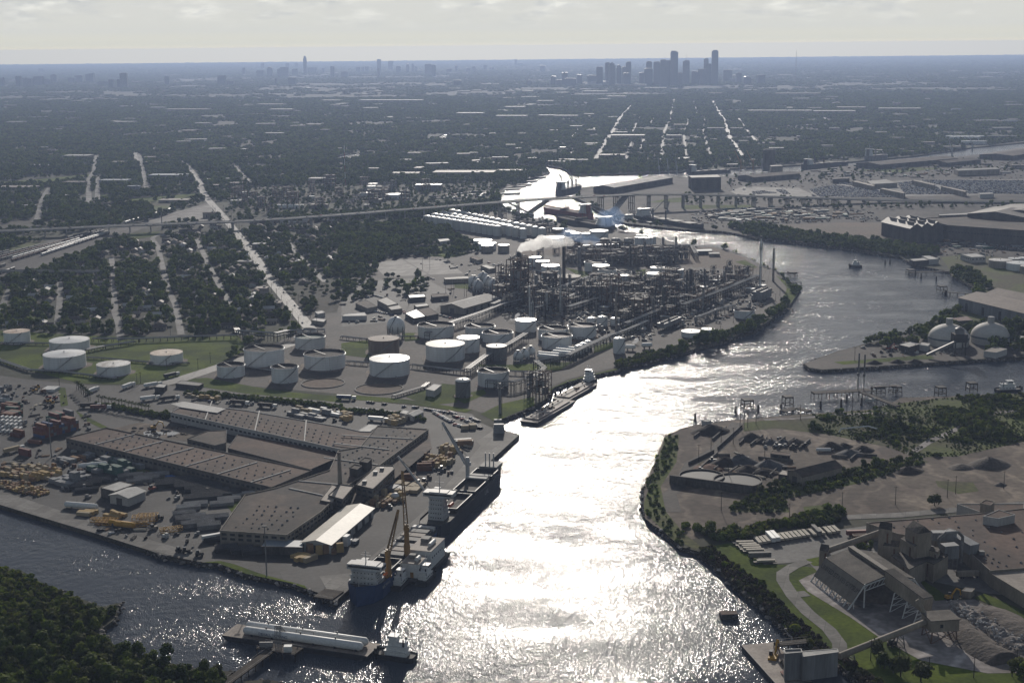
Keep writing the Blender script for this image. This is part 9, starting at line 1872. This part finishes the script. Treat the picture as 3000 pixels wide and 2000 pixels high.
# the refinery side: rows of trees by the lots
for q in(pts(M2,0,560,60,500,480,440,740,420,900,440,780,470,420,480,210,520,100,600),pts(M2,740,300,900,380,960,450,900,455,780,390,700,300),pts(M2,0,650,200,600,240,560,200,540,0,620)):
 x,y=fill(gp(q),9);k=(NR.rand(len(x))<.6)&keep_clear(x,y,3);scatter('lot_trees',np.c_[x[k],y[k]],LOWTREES,5,0.8,1.3)
for zx,zy,s in((40,730,1.3),(80,700,1.1),(150,745,1.1),(230,690,1.3),(375,690,1.4),(440,690,.9),(520,645,1.0),(590,650,1.0),(520,725,.9),(735,500,1.5),(230,590,1.0),(320,620,1.0)):
 tree(at(M2(zx,zy)),'tree between the car parks at the refinery gate','trees by the refinery car parks',s)
for q in(pts(M1,1980,880,2150,760,2200,830,2060,900),pts(M1,1850,900,1990,850,1990,920,1870,920)):
 x,y=fill(gp(q),11);k=keep_clear(x,y,4)
 for a,b in zip(x[k],y[k]):tree((a,b),'leafy tree beside the foot of the long avenue','trees at the foot of the avenue',rnd.uniform(.9,1.3))
x,y=jitter_grid(-3600,3800,3900,9000,17);k=clear_zones(x,y);x,y=x[k],y[k]
dens=vnoise(x,y,160,7)*.6+vnoise(x,y,45,8)*.4;k=(dens>0.36)&keep_clear(x+NR.normal(0,3,len(x)),y+NR.normal(0,3,len(x)),1.5);x,y=x[k],y[k]
scatter('distant_woods',np.c_[x,y],CLUMPS,3,0.8,1.35)
x,y=jitter_grid(-7000,7000,9000,19000,46);k=clear_zones(x,y);x,y=x[k],y[k]
dens=vnoise(x,y,500,9)*.6+vnoise(x,y,130,10)*.4;k=(dens>0.40)&keep_clear(x,y,15);x,y=x[k],y[k]
scatter('distant_woods',np.c_[x,y],CLUMPS,3,1.9,3.3,None,0.5)
for q,sp,kp in((pts(M2,0,430,210,430,260,560,200,640,230,760,0,800),11,.6),(pts(M2,0,180,560,170,700,260,880,400,760,440,420,470,200,440,0,480),9,.8),(pts(M2,300,610,620,640,600,740,420,760,300,700),15,.35)):
 x,y=fill(gp(q),sp);k=(NR.rand(len(x))<kp)&keep_clear(x,y,3)&~inside(gp(pts(M2,490,410,760,400,880,455,760,480,560,470)),x,y);scatter('lot_trees',np.c_[x[k],y[k]],LOWTREES,5,.7,1.5)
# thin growth on the works, verges and lots that the canopy leaves bare
for q,sp,kp in((pts(M1,1560,-40,2352,-60,2352,170,1560,220),14,.5),(pts(M2,-10,-30,1200,-60,1050,60,560,135,0,175),14,.5),(pts(M1,0,300,600,285,300,360,0,450),13,.45),(pts(M1,420,215,560,150,1000,95,1090,180,700,245),8,.75),(pts(M1,0,640,300,570,420,600,0,690),11,.8),(pts(M1,330,540,700,400,860,330,900,380,760,440,400,600),10,.85),(pts(T3,300,960,1200,890,2352,820,2352,960,1500,1000,300,1060),20,.3),(pts(M3,0,50,1000,90,2600,110,2600,140,1300,150,0,130),13,.4),(pts(M2,560,160,1080,120,1250,180,1230,215,1000,190,700,190),11,.6),(pts(M1,1850,690,2352,640,2352,790,2050,880),13,.4)):
 x,y=fill(gp(q),sp);k=(NR.rand(len(x))<kp)&keep_clear(x,y,3)&in_view(x,y)
 for z in PONDS:k&=~inside(z,x,y)
 scatter('scattered_trees',np.c_[x[k],y[k]],LOWTREES,5,.6,1.25)
x,y=jitter_grid(-13500,13500,19000,34800,120);k=in_view(x,y,1.05);x,y=x[k],y[k];scatter('distant_woods',np.c_[x,y],CLUMPS,3,5.5,8.5,None,0.22)
# small litter of the yards: drums, pallets, boards and offcuts nobody would count
def junk(k):
 b=MB();g=random.Random(700+k)
 if k%3==0:b.box((0,0,0),(2.6,1.4,.9));b.box((.4,.2,.9),(1.4,1.0,.6))
 elif k%3==1:b.lathe((0,0,0),[(.8,0),(.8,1.6)],8);b.lathe((1.7,.3,0),[(.7,0),(.7,1.3)],8)
 else:
  for j in range(4):b.box((g.uniform(-.6,.6),j*.5-.8,0),(5,.35,.5+.2*(j%2)),g.uniform(-.1,.1))
 return b
JUNK=proto_coll('junk',[junk(k).mesh('junk_%d'%k,m)for k,m in enumerate((dsteel,rustm,tl,steel,MATS['tarp_grey'],MATS['crate_brown'],roofw,dsteel,walld))])
for q,sp,kp in((pts(M3,60,190,300,140,1000,130,1350,180,1380,235,700,250,300,280,60,230),7,.5),(pts(T3,280,1000,900,960,2352,880,2352,1000,1500,1005,870,1060,300,1080),14,.4),(pts(M3,1600,470,1850,350,2352,310,2600,420,2352,480,1800,500),8,.5),(pts(M2,1080,860,1100,640,1500,680,2352,560,2352,1000,1900,1100,1500,1060),6,.45),(pts(M3,0,560,500,600,640,700,560,820,100,980,0,1000),6,.45),(pts(M2,760,480,1180,560,1080,760,700,900,0,960,200,700,600,640),13,.3),(pts(L1,0,300,500,330,640,600,300,700,640,800,560,950,1100,900,1700,1060,1550,1150,900,1150,0,1050),6.5,.3),(pts(B1,300,-20,1150,0,1500,200,1500,300,1150,270,640,110),6.5,.35),(pts(L2,180,1170,600,820,700,680,950,700,850,820,540,1150),6,.3),(pts(L1,1300,350,2352,470,2352,560,1800,460,1300,410),7,.4),(pts(L3,100,900,300,760,680,800,760,880,600,950),6,.3),(pts(L3,420,740,600,640,1400,740,1300,830,900,790),8,.2),(pts(M3,1130,1120,1480,1050,1700,1075,2000,1110,1900,1160,1300,1176),8,.4),(pts(T2,560,1130,1060,1060,1060,1110,900,1140),10,.5),(pts(B3,1480,380,1900,420,2100,560,1900,560),7,.25)):
 x,y=fill(gp(q),sp);k=(NR.rand(len(x))<kp)&in_view(x,y)&(vnoise(x,y,40,31)>.38);scatter('yard_litter',np.c_[x[k],y[k],np.full(k.sum(),.2)],JUNK,9,.6,1.7)
for q in(pts(T2,1060,1135,1090,1085,1130,1050,1240,1025,1270,985,1385,955,1440,945,1440,930,1100,960,1020,1100),pts(T2,1540,940,1640,965,1790,955,2110,945,2352,935,2352,915,1800,925,1560,905),pts(M2,1200,182,1340,218,1480,244,1600,278,1560,292,1300,235,1180,195),pts(M3,0,286,280,290,300,300,0,300)):
 x,y=fill(gp(q),10);k=NR.rand(len(x))<.6;scatter('harbour_bank_trees',np.c_[x[k],y[k]],LOWTREES,5,.6,1.3)
RP=[] # riprap and mud along the natural shores
for i in range(len(WATER)):
 a,b=Vector(WATER[i]),Vector(WATER[(i+1)%len(WATER)]);L_=(b-a).length
 if min(a.y,b.y)>2500 or L_>330 or abs((b-a).normalized().dot(qd.xy))>.995 or a.x<-250 and a.y>640:continue
 for k in range(int(L_/.8)):q=a+(b-a)*rnd.random();RP.append((q.x+rnd.gauss(0,.9),q.y+rnd.gauss(0,.9),rnd.uniform(-3.1,-.3)))
scatter('riprap',RP,proto_coll('stone',[MB().sphere((0,0,0),1,6,4,.7,.3,rnd).mesh('stone',m)for m in(gravel,dust,walld)]),3,.5,1.5)
